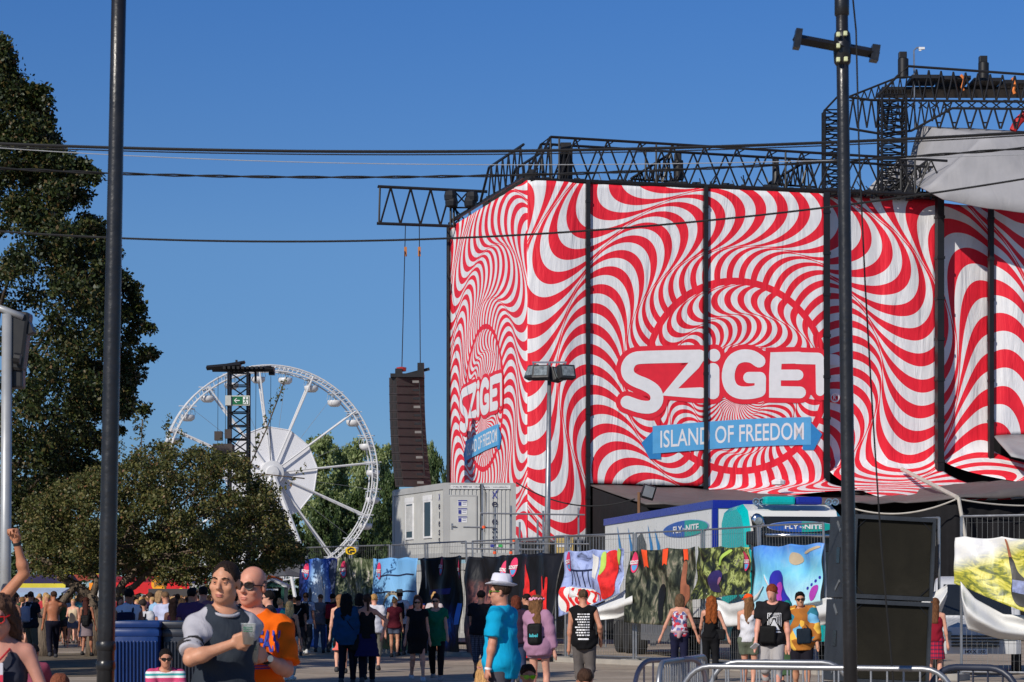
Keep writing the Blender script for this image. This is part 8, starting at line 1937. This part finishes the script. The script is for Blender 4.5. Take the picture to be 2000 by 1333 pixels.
# left middle distance
who('man in a black shirt with a pale drawstring bag and olive trousers by the tree', 60, 58, 1.80, 'm', 150, ('tee', (30, 32, 40)), ('pants', (104, 98, 84)), ('crop', (54, 42, 36)), extras=[x_pack((150, 150, 170), .13, .2, 1.2, .06)], hyaw=R(30), arms=('hold', 'down'))
who('shirtless man in dark trousers walking past the crooked stems', 103, 62, 1.82, 'm', 196, None, ('pants', (24, 24, 40)), ('short', (70, 46, 34)), (176, 112, 80), arms=('face', 'down'), stride=.6)
who('woman with long dark red hair and pale skirt walking away left of the mast', 170, 65, 1.66, 'f', 178, ('tank', BLK, {'hem': .95}), ('skirt', (140, 124, 128), {'z1': .60, 'r1': .19}), ('vlong', (70, 34, 28)), (170, 112, 86), [x_pack((16, 15, 18), .12, .17, 1.06, .05)], shoes=(20, 18, 20), stride=.35)
who('person in a loose pale grey shirt with a teal bag beyond the shirtless man', 131, 82, 1.70, 'f', 172, ('tee', (170, 170, 176), {'hem': .74, 'inf': .04}), ('shorts', (60, 66, 84), {'frac': .4}), ('bob', (96, 66, 50)), (206, 150, 124), [x_bag((20, 80, 90), 1, .85, (.13, .06, .14), back=True)], stride=.4)
who('girl in white shorts and a teal top left of the long haired woman', 149, 84, 1.66, 'f', 185, ('tee', (40, 130, 140)), ('shorts', (216, 212, 214), {'frac': .4}), ('long', (60, 44, 36)), (222, 164, 140))
who('broad dark haired man in a white vest with navy rucksack behind the blue bin', 253, 40, 1.78, 'm', 174, ('vest', (206, 210, 226)), ('shorts', (50, 52, 64)), ('short', (14, 12, 14)), (150, 96, 70), [x_pack((20, 22, 54), .15, .20, 1.16)])
who('woman in a pale blue shirt leaning to the white shirted man behind the bins', 309, 49, 1.78, 'f', 158, ('tee', (150, 190, 224)), ('shorts', (80, 84, 100)), ('bob', (168, 136, 100)), (216, 160, 140), hyaw=R(-40))
who('man in a pale violet white shirt close to the woman in pale blue', 326, 48, 1.76, 'm', 176, ('tee', (190, 196, 226)), ('shorts', (70, 70, 84)), ('crop', (120, 92, 66)), hyaw=R(30))
who('woman with long dark brown hair and a maroon vest behind the grey bin', 341, 44, 1.62, 'f', 176, ('tank', (74, 38, 60)), ('shorts', (60, 60, 76)), ('vlong', (54, 36, 30)), (180, 122, 98))
who('man with black hair in a plum shirt behind the grey bin', 374, 41, 1.80, 'm', 166, ('tee', (88, 58, 98)), ('pants', (40, 40, 56)), ('quiff', (14, 12, 14)), (176, 120, 96))
who('dark haired man in a dusty rose shirt just left of the raglan shirt man', 398, 43, 1.84, 'm', 150, ('tee', (150, 96, 110)), ('pants', (40, 40, 56)), ('short', (20, 16, 18)), (196, 136, 116))
who('woman with light brown hair between the plum shirt man and the long haired woman', 357, 52, 1.62, 'f', 180, ('tank', (150, 90, 90)), ('shorts', (60, 60, 76)), ('long', (160, 120, 80)))

who('dark haired person between the petrol blue top and the ponytail woman', 701, 46, 1.72, 'f', 176, ('tee', (60, 60, 70)), ('pants', (40, 40, 50)), ('bob', (30, 22, 22)), (214, 158, 134))
who('person with a purple and turquoise shawl beside the green kiosk', 546, 57, 1.60, 'f', 170, ('long', patch_mat('purple_teal_shawl', [S(90, 50, 130), S(60, 90, 170), S(40, 180, 160), S(90, 60, 140)], 7), {'hem': .95, 'inf': .05}), ('pants', (50, 50, 60)), ('bun', (190, 150, 110)), (214, 158, 134))
who('woman with auburn hair just right of the hat man', 1010, 41, 1.66, 'f', 178, ('tee', (60, 40, 60)), ('pants', (60, 70, 100)), ('bob', (104, 50, 34)), (214, 158, 134))
who('dark haired woman in a plum top behind the curly haired woman', 24, 50, 1.76, 'f', 150, ('tank', (70, 50, 64)), ('shorts', (60, 60, 76)), ('long', (30, 22, 22)), (190, 132, 104))
who('girl in a hot pink top close to the right side of the left mast', 236, 60, 1.66, 'f', 20, ('tank', (214, 70, 130)), ('shorts', (150, 150, 130), {'frac': .5}), ('long', (90, 64, 44)), (206, 140, 110))
who('person in a black waistcoat over white sleeves behind the blue bin', 281, 46, 1.60, 'm', 165, ('tee', (200, 200, 206)), ('pants', (40, 40, 50)), ('short', (60, 50, 46)), (206, 150, 124), [x_pack((20, 20, 26), .13, .18, 1.2, .05)])
# --- far crowd before the stalls: too many to tell apart
def crowd():
    g = np.random.default_rng(3); rr = random.Random(3); protos = []
    for i in range(7):
        f_ = i % 2; s = Fig(1.0 * 1.72, 'f' if f_ else 'm', 1.0, .05, arms=rr.choice([('down', 'down'), ('hold', 'down'), ('phone', 'phone'), ('down', 'hip')]), stride=rr.choice([0, .2, .5]), hyaw=rr.uniform(-.6, .6))
        L = []; P, sb = s.body(); L.append((*sdf_mesh(P, s.vox, (), sb), 0))
        P, cu, su = s.shirt(inf=.035) if i % 3 else s.tank(inf=.03); L.append((*sdf_mesh(P, s.vox, cu, su), 1))
        P, cu = s.legs_p(frac=[.5, 1.9, 1.05][i % 3], inf=.035); L.append((*sdf_mesh(P, s.vox, cu), 2))
        P, cu = s.hair(['short', 'long', 'crop', 'bob', 'short', 'vlong', 'short'][i]); L.append((*sdf_mesh(P, .032, cu), 3)); protos.append((s.sc, L))
    tops = [(225, 225, 230), (30, 30, 36), (40, 44, 70), (190, 60, 70), (70, 140, 150), (150, 150, 160), (210, 190, 160), (90, 60, 90), (60, 90, 60), (200, 210, 230)]
    hairs = [(30, 22, 20), (70, 48, 34), (130, 96, 60), (200, 160, 110)]; skins = [(196, 138, 112), (214, 158, 134), (160, 108, 82)]; bots = [(40, 44, 60), (80, 92, 120), (150, 140, 120), (24, 24, 28)]
    pal = skins + hairs + bots + tops; mats = [skin(c) for c in skins] + [hairmat(c) for c in hairs] + [cloth('cloth_%02d_%02d_%02d' % c, colx(c, .9)) for c in bots + tops]
    VS, QS, MI, base = [], [], [], 0
    for k in range(260):
        Y = 72 + 40 * g.random() ** .8; px = g.uniform(-40, 588) if Y > 78 else g.uniform(-40, 350)
        if Y < 90 and 500 < px < 560: continue
        sc, L = protos[rr.randrange(7)]; h = g.uniform(.92, 1.06); a = rr.choice([math.pi, 0, math.pi / 2, -math.pi / 2]) + rr.uniform(-.6, .6); ca, sa = math.cos(a), math.sin(a)
        pick = {0: rr.randrange(3), 3: 3 + rr.randrange(4), 2: 7 + rr.randrange(4), 1: 11 + rr.randrange(10)}
        for P, Q, kind in L:
            q = P * (sc * h); x, y = q[:, 0] * ca - q[:, 1] * sa + WX(px, Y), q[:, 0] * sa + q[:, 1] * ca + Y
            VS.append(np.stack([x, y, q[:, 2]], 1)); QS.append(Q + base); base += len(P); MI.append(np.full(len(Q), pick[kind], np.int32))
    me = np_mesh('crowd', np.concatenate(VS), np.concatenate(QS)); me.polygons.foreach_set('material_index', np.concatenate(MI))
    tag(link('crowd', me, mats), 'dense far crowd of festival visitors before the stalls', 'crowd', kind='stuff')
crowd()
